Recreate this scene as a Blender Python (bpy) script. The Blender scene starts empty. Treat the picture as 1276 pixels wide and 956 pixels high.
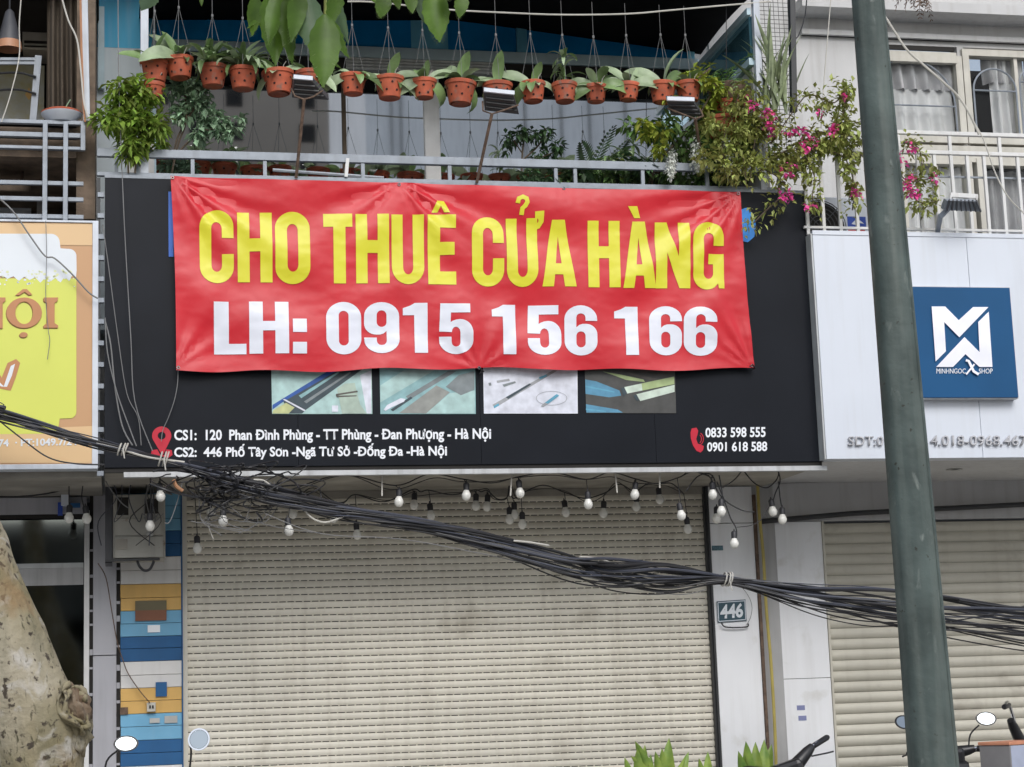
import bpy, bmesh, math, random
from mathutils import Vector, Matrix, Euler, noise
from mathutils.geometry import tessellate_polygon

random.seed(11)
R = math.radians
scene = bpy.context.scene
col = scene.collection

# ------------------------------------------------------------------ camera
F = 2322.0                                   # focal length in photo pixels (photo 1276 x 956)
_X = Vector((10962, 3, F)).normalized()
_Z = Vector((-488, -13778, F)); _Z = (_Z - _Z.dot(_X) * _X).normalized()
_Y = _Z.cross(_X)
ROT = Matrix((_X, _Y, _Z))                   # world = ROT @ camera ray (x right, y down, z forward)
CAM = Vector((0.0, -12.0, 1.6))
cd = bpy.data.cameras.new('camera'); cam = bpy.data.objects.new('camera', cd); col.objects.link(cam)
cd.sensor_width = 36.0; cd.sensor_fit = 'HORIZONTAL'; cd.lens = F / 1276 * 36.0
cd.clip_start = 0.1; cd.clip_end = 1500
m3 = Matrix((ROT @ Vector((1, 0, 0)), ROT @ Vector((0, -1, 0)), ROT @ Vector((0, 0, -1)))).transposed()
cam.matrix_world = Matrix.Translation(CAM) @ m3.to_4x4()
scene.camera = cam

def P(px, py, Y=0.0):
    """Point of the vertical plane y = Y (parallel to the facade) seen at photo pixel px, py."""
    d = ROT @ Vector((px - 638, py - 478, F))
    return CAM + d * ((Y - CAM.y) / d.y)
def PX(px, py, Y=0.0): return P(px, py, Y).x
def PZ(px, py, Y=0.0): return P(px, py, Y).z

# ------------------------------------------------------------------ world, sun, exposure
SUN_EL, SUN_AZ = R(36), R(174)               # azimuth measured from +Y clockwise
w = bpy.data.worlds.new('World'); scene.world = w; w.use_nodes = True
nt = w.node_tree
sky = nt.nodes.new('ShaderNodeTexSky'); sky.sky_type = 'NISHITA'; sky.sun_disc = False
sky.sun_elevation = SUN_EL; sky.sun_rotation = SUN_AZ
sky.air_density = 1.0; sky.dust_density = 2.0; sky.ozone_density = 1.0; sky.altitude = 0
hsv = nt.nodes.new('ShaderNodeHueSaturation'); hsv.inputs['Saturation'].default_value = 0.55
nt.links.new(sky.outputs[0], hsv.inputs['Color'])
bg = nt.nodes['Background']; bg.inputs['Strength'].default_value = 0.12
nt.links.new(hsv.outputs[0], bg.inputs['Color'])
sl = bpy.data.lights.new('sun', 'SUN'); sl.energy = 1.35; sl.angle = R(36); sl.color = (1.0, 0.998, 0.994)
sun = bpy.data.objects.new('sun', sl); col.objects.link(sun)
sdir = Vector((math.sin(SUN_AZ) * math.cos(SUN_EL), math.cos(SUN_AZ) * math.cos(SUN_EL), math.sin(SUN_EL)))
sun.rotation_euler = sdir.to_track_quat('Z', 'Y').to_euler(); sun.location = sdir * 60
scene.view_settings.view_transform = 'Standard'; scene.view_settings.look = 'None'
scene.view_settings.exposure = 0.45; scene.view_settings.gamma = 1.0
scene.cycles.max_bounces = 6; scene.cycles.diffuse_bounces = 4; scene.cycles.glossy_bounces = 4
scene.cycles.transparent_max_bounces = 8

# ------------------------------------------------------------------ materials
def mat(name, c, rough=0.6, metal=0.0, var=0.12, scale=6.0, spec=0.5, streak=0.0, streak_col=(0.12, 0.11, 0.1),
        bump=0.0, bscale=60.0, island=0.0, coat=0.0, trans=0.0, c2=None, objvar=0.0, sub=0.0):
    m = bpy.data.materials.new(name); m.use_nodes = True
    n = m.node_tree; L = n.links; b = n.nodes['Principled BSDF']
    b.inputs['Roughness'].default_value = rough; b.inputs['Metallic'].default_value = metal
    b.inputs['Specular IOR Level'].default_value = spec
    if coat: b.inputs['Coat Weight'].default_value = coat; b.inputs['Coat Roughness'].default_value = 0.15
    geo = n.nodes.new('ShaderNodeNewGeometry')
    tex = n.nodes.new('ShaderNodeTexNoise'); tex.inputs['Scale'].default_value = scale; tex.inputs['Detail'].default_value = 5
    L.new(geo.outputs['Position'], tex.inputs['Vector'])
    mr = n.nodes.new('ShaderNodeMapRange'); mr.inputs['From Min'].default_value = 0.3; mr.inputs['From Max'].default_value = 0.7
    L.new(tex.outputs['Fac'], mr.inputs['Value'])
    mix = n.nodes.new('ShaderNodeMix'); mix.data_type = 'RGBA'
    d = c2 if c2 else tuple(min(1, x * (1 + var)) for x in c)
    mix.inputs[6].default_value = (*(c if c2 else tuple(x * (1 - var) for x in c)), 1); mix.inputs[7].default_value = (*d, 1)
    L.new(mr.outputs[0], mix.inputs[0]); out = mix.outputs[2]
    if streak:
        mp = n.nodes.new('ShaderNodeMapping'); mp.inputs['Scale'].default_value = (9, 9, 0.6)
        L.new(geo.outputs['Position'], mp.inputs['Vector'])
        t2 = n.nodes.new('ShaderNodeTexNoise'); t2.inputs['Scale'].default_value = 2.0; t2.inputs['Detail'].default_value = 6
        L.new(mp.outputs[0], t2.inputs['Vector'])
        r2 = n.nodes.new('ShaderNodeMapRange'); r2.inputs['From Min'].default_value = 0.48; r2.inputs['From Max'].default_value = 0.8
        r2.inputs['To Max'].default_value = streak; L.new(t2.outputs['Fac'], r2.inputs['Value'])
        x2 = n.nodes.new('ShaderNodeMix'); x2.data_type = 'RGBA'; x2.inputs[7].default_value = (*streak_col, 1)
        L.new(r2.outputs[0], x2.inputs[0]); L.new(out, x2.inputs[6]); out = x2.outputs[2]
    if island or objvar:
        src = geo.outputs['Random Per Island']
        if objvar:
            oi = n.nodes.new('ShaderNodeObjectInfo'); src = oi.outputs['Random']
        k = island or objvar
        r3 = n.nodes.new('ShaderNodeMapRange'); r3.inputs['To Min'].default_value = 1 - k; r3.inputs['To Max'].default_value = 1 + k
        L.new(src, r3.inputs['Value'])
        h = n.nodes.new('ShaderNodeHueSaturation'); L.new(r3.outputs[0], h.inputs['Value']); L.new(out, h.inputs['Color'])
        if island:
            r4 = n.nodes.new('ShaderNodeMapRange'); r4.inputs['To Min'].default_value = 0.48; r4.inputs['To Max'].default_value = 0.52
            L.new(src, r4.inputs['Value']); L.new(r4.outputs[0], h.inputs['Hue'])
        out = h.outputs[0]
    L.new(out, b.inputs['Base Color'])
    if bump:
        t3 = n.nodes.new('ShaderNodeTexNoise'); t3.inputs['Scale'].default_value = bscale; t3.inputs['Detail'].default_value = 6
        L.new(geo.outputs['Position'], t3.inputs['Vector'])
        bp = n.nodes.new('ShaderNodeBump'); bp.inputs['Strength'].default_value = bump; bp.inputs['Distance'].default_value = 0.01
        L.new(t3.outputs['Fac'], bp.inputs['Height']); L.new(bp.outputs[0], b.inputs['Normal'])
    if sub:
        tr = n.nodes.new('ShaderNodeBsdfTranslucent'); L.new(out, tr.inputs['Color'])
        ms = n.nodes.new('ShaderNodeMixShader'); ms.inputs[0].default_value = sub
        L.new(b.outputs[0], ms.inputs[1]); L.new(tr.outputs[0], ms.inputs[2])
        L.new(ms.outputs[0], n.nodes['Material Output'].inputs['Surface'])
    return m

K = {}
K['black_panel'] = mat('black_panel', (0.012, 0.014, 0.019), 0.38, var=0.15, scale=2, spec=0.14, coat=0.0)
K['alu'] = mat('aluminium', (0.55, 0.56, 0.57), 0.4, 0.3, streak=0.4)
K['white_text'] = mat('white_print', (0.86, 0.88, 0.92), 0.4, var=0.03)
K['red_icon'] = mat('red_print', (0.55, 0.01, 0.035), 0.4, var=0.05)
K['banner_red'] = mat('banner_red', (0.60, 0.016, 0.028), 0.42, var=0.06, scale=3, spec=0.5, coat=0.0, bump=0.05, bscale=500)
K['banner_yellow'] = mat('banner_yellow', (0.72, 0.68, 0.035), 0.42, var=0.04, scale=3, spec=0.5)
K['banner_white'] = mat('banner_white', (0.76, 0.78, 0.86), 0.42, var=0.03, scale=3, spec=0.6)
K['slat'] = mat('shutter_slat', (0.71, 0.672, 0.575), 0.42, 0.0, var=0.05, scale=2.5, spec=0.5, streak=0.35, streak_col=(0.40, 0.35, 0.27), objvar=0.05)
K['slat2'] = mat('shutter_slat_plain', (0.56, 0.535, 0.455), 0.5, var=0.06, scale=2.5, streak=0.2, streak_col=(0.3, 0.26, 0.2), objvar=0.03)
K['dark'] = mat('dark_gap', (0.02, 0.018, 0.016), 0.8)
K['soffit'] = mat('soffit_render', (0.32, 0.30, 0.26), 0.8, var=0.25, scale=4, bump=0.2)
K['wall_grey'] = mat('wall_grey', (0.42, 0.42, 0.42), 0.8, var=0.1, scale=3, streak=0.35)
K['wall_white'] = mat('wall_white', (0.56, 0.56, 0.56), 0.75, var=0.06, scale=2.5, streak=0.3, streak_col=(0.3, 0.28, 0.25), bump=0.1)
K['panel_white'] = mat('cladding_white', (0.84, 0.85, 0.87), 0.4, var=0.04, scale=2, streak=0.18, streak_col=(0.4, 0.38, 0.35))
K['panel_sign'] = mat('sign_white', (0.68, 0.72, 0.79), 0.35, var=0.03, scale=1.5, streak=0.22, streak_col=(0.5, 0.5, 0.5))
K['panel_grey'] = mat('cladding_grey', (0.42, 0.42, 0.45), 0.5, var=0.06, scale=3, streak=0.25)
K['blue_wall'] = mat('blue_wall', (0.05, 0.38, 0.62), 0.6, var=0.15, scale=1.5, streak=0.2, streak_col=(0.5, 0.55, 0.6))
K['blue_pane'] = mat('blue_glass', (0.015, 0.30, 0.70), 0.15, var=0.3, scale=1.2, spec=0.6)
K['blue_frame'] = mat('blue_frame', (0.46, 0.60, 0.67), 0.5, var=0.1)
K['frame_grey'] = mat('frame_grey', (0.50, 0.52, 0.52), 0.55, streak=0.3)
K['frame_white'] = mat('frame_white', (0.66, 0.66, 0.65), 0.5, streak=0.25)
K['glass_mirror'] = mat('reflective_glass', (0.92, 0.93, 0.95), 0.02, 1.0, var=0.06, scale=1.0)
K['glass_dark'] = mat('dark_glass', (0.14, 0.155, 0.155), 0.05, 1.0, var=0.1, scale=1.0)
K['fabric_black'] = mat('awning_black', (0.006, 0.006, 0.007), 1.0, var=0.2, spec=0.1)
K['rail'] = mat('rail_galvanised', (0.27, 0.30, 0.34), 0.45, 0.2, var=0.12, scale=12, streak=0.35)
K['rail_white'] = mat('rail_white', (0.70, 0.70, 0.69), 0.45, var=0.05, streak=0.3, streak_col=(0.3, 0.2, 0.12))
K['post_white'] = mat('post_white', (0.52, 0.56, 0.62), 0.45, streak=0.3)
K['post_black'] = mat('post_black', (0.035, 0.037, 0.04), 0.5)
K['terracotta'] = mat('terracotta', (0.42, 0.092, 0.042), 0.7, var=0.25, scale=14, streak=0.45, streak_col=(0.22, 0.09, 0.055), objvar=0.2)
K['hole'] = mat('pot_hole', (0.03, 0.01, 0.008), 0.9)
K['soil'] = mat('soil', (0.04, 0.028, 0.018), 0.95, bump=0.6)
K['orchid'] = mat('orchid_leaf', (0.17, 0.26, 0.10), 0.42, var=0.3, scale=10, objvar=0.35, sub=0.15)
K['orchid_pale'] = mat('orchid_leaf_pale', (0.34, 0.43, 0.26), 0.45, var=0.25, scale=10, objvar=0.25, sub=0.15)
K['leaf_tree'] = mat('tree_leaf', (0.10, 0.19, 0.022), 0.45, var=0.25, scale=14, objvar=0.3, sub=0.45)
K['leaf_tree_pale'] = mat('tree_leaf_pale', (0.13, 0.21, 0.11), 0.45, var=0.2, scale=14, objvar=0.2, sub=0.3)
K['vein'] = mat('leaf_vein', (0.26, 0.36, 0.12), 0.6)
K['leaf_yellowgreen'] = mat('leaf_yellowgreen', (0.26, 0.37, 0.06), 0.5, var=0.35, scale=5, island=0.55, sub=0.3)
K['leaf_greygreen'] = mat('leaf_greygreen', (0.30, 0.43, 0.28), 0.5, var=0.3, scale=6, island=0.5, sub=0.2)
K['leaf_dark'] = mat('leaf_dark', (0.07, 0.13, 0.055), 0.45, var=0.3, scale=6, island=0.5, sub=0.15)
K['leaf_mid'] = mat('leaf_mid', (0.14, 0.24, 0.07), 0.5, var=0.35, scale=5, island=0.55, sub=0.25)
K['leaf_olive'] = mat('leaf_olive', (0.33, 0.36, 0.10), 0.55, var=0.35, scale=5, island=0.5, sub=0.25)
K['leaf_silver'] = mat('leaf_silver', (0.66, 0.68, 0.62), 0.6, var=0.2, island=0.25)
K['leaf_snake'] = mat('leaf_snake', (0.24, 0.29, 0.16), 0.5, var=0.4, scale=14, objvar=0.3)
K['leaf_lime'] = mat('leaf_lime', (0.36, 0.42, 0.06), 0.5, var=0.25, island=0.35, sub=0.3)
K['flower'] = mat('pink_bract', (0.80, 0.10, 0.42), 0.6, var=0.25, scale=30, island=0.3, sub=0.25)
K['twig'] = mat('twig', (0.10, 0.075, 0.05), 0.85, var=0.3)
K['cable'] = mat('cable_black', (0.025, 0.025, 0.028), 0.45, var=0.3, scale=3)
K['cable_blue'] = mat('cable_slate', (0.06, 0.065, 0.085), 0.4, var=0.2)
K['cable_white'] = mat('cable_white', (0.55, 0.53, 0.48), 0.5)
K['cable_grey'] = mat('cable_grey', (0.20, 0.20, 0.20), 0.5)
K['socket'] = mat('lamp_socket', (0.03, 0.03, 0.035), 0.5)
K['bulb'] = mat('lamp_bulb', (0.80, 0.79, 0.74), 0.25, var=0.03, spec=0.6)
K['pole'] = mat('pole_green', (0.090, 0.116, 0.108), 0.5, var=0.3, scale=5, spec=.25, streak=0.6, streak_col=(0.21, 0.235, 0.21), bump=0.4, bscale=25)
K['grey_box'] = mat('meter_box', (0.40, 0.39, 0.35), 0.6, var=0.12, scale=6, streak=0.4, streak_col=(0.14, 0.12, 0.09))
K['grey_light'] = mat('light_grey', (0.45, 0.45, 0.43), 0.5)
K['black_plastic'] = mat('black_plastic', (0.02, 0.02, 0.022), 0.35)
K['flood'] = mat('floodlight_body', (0.06, 0.062, 0.07), 0.5, var=0.2, streak=0.3)
K['rust'] = mat('rusty_bar', (0.13, 0.085, 0.06), 0.8, var=0.4, scale=30)
K['copper'] = mat('copper_pipe', (0.45, 0.22, 0.12), 0.5)
K['chrome'] = mat('chrome', (0.75, 0.76, 0.78), 0.12, 1.0, var=0.05)
K['mirror_glass'] = mat('mirror_glass', (0.42, 0.46, 0.48), 0.03, 1.0, var=0.02)
K['cream'] = mat('window_cream', (0.56, 0.54, 0.48), 0.6, streak=0.3, streak_col=(0.3, 0.27, 0.2))
K['curtain'] = mat('grey_curtain', (0.46, 0.45, 0.46), 0.9, var=0.15)
K['curtain_white'] = mat('white_curtain', (0.80, 0.79, 0.79), 0.9, var=0.1)
K['curtain_brown'] = mat('brown_curtain', (0.10, 0.08, 0.06), 0.9, var=0.25, scale=2)
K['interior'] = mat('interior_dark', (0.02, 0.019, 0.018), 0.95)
K['wood_old'] = mat('weathered_wood', (0.19, 0.14, 0.10), 0.85, var=0.35, scale=9, streak=0.3, bump=0.4)
K['mesh_wire'] = mat('mesh_wire', (0.12, 0.12, 0.115), 0.6)
K['yellow_pipe'] = mat('yellow_conduit', (0.42, 0.34, 0.09), 0.5, var=0.15)
K['blue_sign'] = mat('blue_sign', (0.006, 0.080, 0.21), 0.45, var=0.08, scale=2, spec=.3)
K['silver_letter'] = mat('silver_letter', (0.84, 0.84, 0.92), 0.3, 0.8, var=0.06, scale=5)
K['letter_edge'] = mat('raised_letter', (0.50, 0.50, 0.52), 0.4)
K['plate_blue'] = mat('number_plate_blue', (0.04, 0.085, 0.11), 0.35)
K['asphalt'] = mat('asphalt', (0.13, 0.13, 0.13), 0.9, var=0.2, scale=8, bump=0.5, bscale=120)
K['pave'] = mat('pavement_tile', (0.42, 0.40, 0.37), 0.8, var=0.15, scale=3, bump=0.2)
K['concrete'] = mat('concrete', (0.32, 0.31, 0.30), 0.85, var=0.1, scale=2)

def speckle(k, c, scale, lo, hi, dist=0.0, zs=1.0):
    """worn spots, scuffs or lichen of another colour on material k"""
    n = K[k].node_tree; L = n.links; b = n.nodes['Principled BSDF']; src = b.inputs['Base Color'].links[0].from_socket
    geo = n.nodes.new('ShaderNodeNewGeometry'); mp = n.nodes.new('ShaderNodeMapping'); mp.inputs['Scale'].default_value = (1, 1, zs)
    v = n.nodes.new('ShaderNodeTexNoise'); v.inputs['Scale'].default_value = scale; v.inputs['Detail'].default_value = 7; v.inputs['Distortion'].default_value = dist
    L.new(geo.outputs['Position'], mp.inputs['Vector']); L.new(mp.outputs[0], v.inputs['Vector'])
    r = n.nodes.new('ShaderNodeMapRange'); r.inputs['From Min'].default_value = lo; r.inputs['From Max'].default_value = hi; L.new(v.outputs['Fac'], r.inputs['Value'])
    x = n.nodes.new('ShaderNodeMix'); x.data_type = 'RGBA'; x.inputs[7].default_value = (*c, 1); L.new(r.outputs[0], x.inputs[0]); L.new(src, x.inputs[6]); L.new(x.outputs[2], b.inputs['Base Color'])
speckle('pole', (0.22, 0.25, 0.23), 17, .63, .76, 0.6, .5); speckle('pole', (0.05, 0.05, 0.04), 28, .66, .72); speckle('pole', (0.065, 0.088, 0.082), 2.2, .52, .70, .4, .4)
speckle('slat', (0.46, 0.42, 0.34), 3.0, .60, .80, .5); speckle('slat2', (0.40, 0.37, 0.31), 4.0, .60, .80, .5); speckle('terracotta', (0.24, 0.12, 0.085), 20, .58, .70)
speckle('panel_white', (0.55, 0.53, 0.48), 3.5, .60, .85, .3); speckle('grey_box', (0.22, 0.15, 0.09), 12, .66, .74)

# ------------------------------------------------------------------ mesh helpers
class MB:
    def __init__(s): s.v = []; s.f = []; s.mi = []
    def add(s, vs, fs, mi=0):
        o = len(s.v); s.v += [Vector(a) for a in vs]; s.f += [tuple(i + o for i in f) for f in fs]; s.mi += [mi] * len(fs); return s
    def box(s, x0, x1, y0, y1, z0, z1, mi=0):
        vs = [(x, y, z) for z in (z0, z1) for y in (y0, y1) for x in (x0, x1)]
        return s.add(vs, [(0, 2, 3, 1), (4, 5, 7, 6), (0, 1, 5, 4), (2, 6, 7, 3), (0, 4, 6, 2), (1, 3, 7, 5)], mi)
    def bar(s, a, b, w, h, mi=0, up=Vector((0, 0, 1))):
        a = Vector(a); b = Vector(b); d = (b - a).normalized()
        if abs(d.dot(up)) > 0.95: up = Vector((0, 1, 0))
        r = d.cross(up).normalized(); u = r.cross(d)
        vs = [p + r * (w / 2) * i + u * (h / 2) * j for p in (a, b) for i, j in ((-1, -1), (1, -1), (1, 1), (-1, 1))]
        return s.add(vs, [(3, 2, 1, 0), (4, 5, 6, 7), (0, 1, 5, 4), (1, 2, 6, 5), (2, 3, 7, 6), (3, 0, 4, 7)], mi)
    def tube(s, pts, r, n=6, mi=0, caps=True):
        pts = [Vector(p) for p in pts]; rs = r if isinstance(r, (list, tuple)) else [r] * len(pts)
        prev = None; vs = []
        for i, p in enumerate(pts):
            d = (pts[min(i + 1, len(pts) - 1)] - pts[max(i - 1, 0)])
            d = d.normalized() if d.length > 1e-9 else Vector((0, 0, 1))
            if prev is None:
                a = Vector((0, 0, 1)) if abs(d.z) < 0.9 else Vector((1, 0, 0)); u = d.cross(a).normalized()
            else:
                u = (prev - d * prev.dot(d)).normalized()
            prev = u; v = d.cross(u)
            vs += [p + (u * math.cos(2 * math.pi * k / n) + v * math.sin(2 * math.pi * k / n)) * rs[i] for k in range(n)]
        fs = [(i * n + k, i * n + (k + 1) % n, (i + 1) * n + (k + 1) % n, (i + 1) * n + k) for i in range(len(pts) - 1) for k in range(n)]
        if caps: fs += [tuple(reversed(range(n))), tuple(range((len(pts) - 1) * n, len(pts) * n))]
        return s.add(vs, fs, mi)
    def lathe(s, prof, c=(0, 0, 0), n=20, mi=0, mtx=None, cap=True):
        c = Vector(c); vs = []
        for r, z in prof:
            for k in range(n):
                p = Vector((r * math.cos(2 * math.pi * k / n), r * math.sin(2 * math.pi * k / n), z))
                vs.append(c + (mtx @ p if mtx else p))
        m = len(prof)
        fs = [(i * n + k, i * n + (k + 1) % n, (i + 1) * n + (k + 1) % n, (i + 1) * n + k) for i in range(m - 1) for k in range(n)]
        if cap: fs += [tuple(reversed(range(n))), tuple(range((m - 1) * n, m * n))]
        return s.add(vs, fs, mi)
    def poly(s, loops, fn, mi=0, back=None):
        """Flat polygon with holes: loops of 2D points mapped by fn(a, b) to 3D; back = function of the rear copy for thickness."""
        l3 = [[Vector((a, b, 0)) for a, b in L] for L in loops]
        tris = tessellate_polygon(l3); flat = [p for L in loops for p in L]
        s.add([fn(a, b) for a, b in flat], [tuple(t) for t in tris], mi)
        if back:
            o = 0
            for L in loops:
                n = len(L); vs = [fn(a, b) for a, b in L] + [back(a, b) for a, b in L]
                s.add(vs, [(i, (i + 1) % n, n + (i + 1) % n, n + i) for i in range(n)], mi)
        return s
    def quadstrip(s, rows, mi=0):
        n = len(rows[0]); vs = [p for r in rows for p in r]
        return s.add(vs, [(i * n + k, i * n + k + 1, (i + 1) * n + k + 1, (i + 1) * n + k) for i in range(len(rows) - 1) for k in range(n - 1)], mi)
    def build(s, name, mats, parent=None, smooth=False, bevel=0.0, kind=None, local=False, fix=True):
        if not isinstance(mats, (list, tuple)): mats = [mats]
        o0 = Vector((0, 0, 0)) if (parent is None or local) else wloc(parent)
        me = bpy.data.meshes.new(name); me.from_pydata([tuple(v - o0) for v in s.v], [], s.f)
        for m in mats: me.materials.append(K[m] if isinstance(m, str) else m)
        me.polygons.foreach_set('material_index', s.mi); me.validate(); me.update()
        if fix:
            bm = bmesh.new(); bm.from_mesh(me); bmesh.ops.recalc_face_normals(bm, faces=bm.faces); bm.to_mesh(me); bm.free()
        if smooth:
            me.polygons.foreach_set('use_smooth', [True] * len(me.polygons))
            if smooth != 'all': me.set_sharp_from_angle(angle=R(40))
        o = bpy.data.objects.new(name, me); col.objects.link(o)
        if parent is not None: o.parent = parent
        if bevel:
            b = o.modifiers.new('bevel', 'BEVEL'); b.width = bevel; b.segments = 2; b.limit_method = 'ANGLE'
        if kind: o['kind'] = kind
        return o
def wloc(o):
    p = Vector((0, 0, 0))
    while o is not None: p += o.location; o = o.parent
    return p
def tag(o, label, cat, group=None, kind=None):
    if label: o['label'] = label
    if cat: o['category'] = cat
    if group: o['group'] = group
    if kind: o['kind'] = kind
    return o
def thing(name, label, cat, loc=(0, 0, 0), group=None):
    o = bpy.data.objects.new(name, None); col.objects.link(o); o.location = loc; o.empty_display_size = 0.1
    return tag(o, label, cat, group)
def struct(name, mb, m, **k):
    o = mb.build(name, m, **k); o['kind'] = 'structure'; return o
def kids(o): return [c for c in o.children]
def copy_tree(o, loc=None, rot=None, scale=None, label=None, parent=None):
    c = o.copy(); col.objects.link(c); c.parent = parent
    if loc is not None: c.location = loc
    if rot is not None: c.rotation_euler = rot
    if scale is not None: c.scale = (scale,) * 3
    if label: c['label'] = label
    for ch in kids(o): copy_tree(ch, parent=c)
    return c
def smooth_path(pts, sub=6):
    pts = [Vector(p) for p in pts]; out = []
    for i in range(len(pts) - 1):
        p0 = pts[max(i - 1, 0)]; p1 = pts[i]; p2 = pts[i + 1]; p3 = pts[min(i + 2, len(pts) - 1)]
        for k in range(sub):
            t = k / sub
            out.append(0.5 * ((2 * p1) + (p2 - p0) * t + (2 * p0 - 5 * p1 + 4 * p2 - p3) * t * t + (3 * p1 - p0 - 3 * p2 + p3) * t ** 3))
    out.append(pts[-1]); return out
def pxpath(l, Y, sub=5):
    return smooth_path([P(p[0], p[1], p[2] if len(p) > 2 else Y) for p in l], sub)

# text from the built-in font, fitted into a pixel box of the facade plane
def text_mesh(body, box, Y, name, m, parent, bold=0.012, depth=0.0, shear=0.0, spacing=1.0, split=False):
    def width(tx):
        c_ = bpy.data.curves.new('t', 'FONT'); c_.body = tx; c_.offset = bold; c_.space_character = spacing
        o_ = bpy.data.objects.new('t', c_); col.objects.link(o_); bpy.context.view_layer.update()
        d_ = o_.bound_box; r_ = (d_[0][0], d_[4][0], d_[2][1]); bpy.data.objects.remove(o_); return r_
    bars = []
    for i_, ch_ in enumerate(body):              # the stroke of each D-with-bar is laid on separately
        if ch_ == 'Đ':
            p_ = body[:i_].replace('Đ', 'D'); r_ = width(p_ + 'D')[1]; w_ = width('D')
            l_ = r_ - (w_[1] - w_[0]); h_ = w_[2]; bars.append((l_ - .07, l_ + .30, h_ * .44, h_ * .58))
    body = body.replace('Đ', 'D')
    cu = bpy.data.curves.new('t', 'FONT'); cu.body = body; cu.offset = bold; cu.resolution_u = 3; cu.shear = shear; cu.space_character = spacing
    to = bpy.data.objects.new('t', cu); col.objects.link(to)
    bpy.context.view_layer.update()
    me = bpy.data.meshes.new_from_object(to.evaluated_get(bpy.context.evaluated_depsgraph_get()))
    bpy.data.objects.remove(to)
    xs = [v.co.x for v in me.vertices]; ys = [v.co.y for v in me.vertices]
    x0, x1, y0, y1 = min(xs), max(xs), min(ys), max(ys)
    if bars:
        bm = bmesh.new(); bm.from_mesh(me)
        for l_, r_, a_, b_ in bars: bm.faces.new([bm.verts.new(c) for c in ((l_, a_, .03), (r_, a_, .03), (r_, b_, .03), (l_, b_, .03))])
        bm.to_mesh(me); bm.free()
    a, b, t, bo = box                          # left px, right px, top px at left, bottom px at left (or tuples left/right)
    t = t if isinstance(t, tuple) else (t, t); bo = bo if isinstance(bo, tuple) else (bo, bo)
    org = wloc(parent) if parent else Vector((0, 0, 0))
    def mp(c, dy=0.0):
        u = (c.x - x0) / (x1 - x0); v = (y1 - c.y) / (y1 - y0)
        q = P(a + (b - a) * u, (t[0] + (t[1] - t[0]) * u) * (1 - v) + (bo[0] + (bo[1] - bo[0]) * u) * v, Y - (.0008 if c.z > .02 else 0))
        return q - org
    for v in me.vertices: v.co = mp(v.co)
    bm = bmesh.new(); bm.from_mesh(me); bmesh.ops.remove_doubles(bm, verts=bm.verts, dist=0.00002)
    if depth:
        r = bmesh.ops.extrude_face_region(bm, geom=bm.faces[:])
        bmesh.ops.translate(bm, verts=[g for g in r['geom'] if isinstance(g, bmesh.types.BMVert)], vec=(0, depth, 0))
    bmesh.ops.recalc_face_normals(bm, faces=bm.faces)
    bm.to_mesh(me); bm.free()
    me.materials.clear(); me.materials.append(K[m]); me.name = name
    if split:                                    # every letter a part of its own
        bm = bmesh.new(); bm.from_mesh(me); bm.verts.ensure_lookup_table(); seen = {}; comps = []
        for v in bm.verts:
            if v.index in seen: continue
            st = [v]; comp = []; seen[v.index] = 1
            while st:
                q = st.pop(); comp.append(q.index)
                for e in q.link_edges:
                    o2 = e.other_vert(q)
                    if o2.index not in seen: seen[o2.index] = 1; st.append(o2)
            xs_ = [me.vertices[i].co.x for i in comp]; comps.append([min(xs_), max(xs_), set(comp)])
        comps.sort(key=lambda c: c[0]); mg = []
        for c in comps:
            if mg and c[0] < mg[-1][1] - .3 * (c[1] - c[0]): mg[-1][1] = max(mg[-1][1], c[1]); mg[-1][2] |= c[2]
            else: mg.append(c)
        bm.free()
        for _, _, ids in mg:
            b2 = bmesh.new(); b2.from_mesh(me); b2.verts.ensure_lookup_table()
            bmesh.ops.delete(b2, geom=[v for v in b2.verts if v.index not in ids], context='VERTS')
            m2 = bpy.data.meshes.new('letter'); b2.to_mesh(m2); b2.free(); m2.materials.append(K[m])
            o = bpy.data.objects.new('letter', m2); col.objects.link(o); o.parent = parent
        return o
    o = bpy.data.objects.new(name, me); col.objects.link(o)
    if parent: o.parent = parent
    return o
# ------------------------------------------------------------------ ground and street
XL, XR = -0.08, 4.75                          # main signboard span
YW = 1.2; YR = 1.3                            # shop wall planes behind the canopies
ZS0, ZS1 = 3.125, 5.044                       # signboard bottom, top
PZG = 0.15                                    # pavement height
struct('ground', MB().box(-300, 300, -300, 300, -0.5, -0.02), 'asphalt')
struct('road', MB().box(-150, 150, -19, -6.9, -0.1, 0.0), 'asphalt')
pv = struct('pavement', MB().box(-60, 60, -6.7, 8, -0.1, PZG - 0.012), 'concrete')
t = MB()
for i in range(-7, 22):
    for j in range(12):
        if -6.6 + j * 0.62 < 1.1: t.box(i * 0.62 + 0.006, i * 0.62 + 0.614, -6.6 + j * 0.62 + 0.006, -6.6 + j * 0.62 + 0.614, PZG - 0.02, PZG)
o = t.build('paving_tiles', 'pave', pv, kind='stuff')
kb = struct('kerb', MB().box(-60, 60, -6.9, -6.7, -0.1, 0.15), 'concrete')
struct('far_pavement', MB().box(-60, 60, -24, -19, -0.1, 0.15), 'concrete')
m = MB()
for i in range(-12, 12): m.box(i * 5, i * 5 + 2.2, -13.06, -12.94, 0.0, 0.004)
m.build('road_marking', 'white_text')['kind'] = 'structure'

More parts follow.
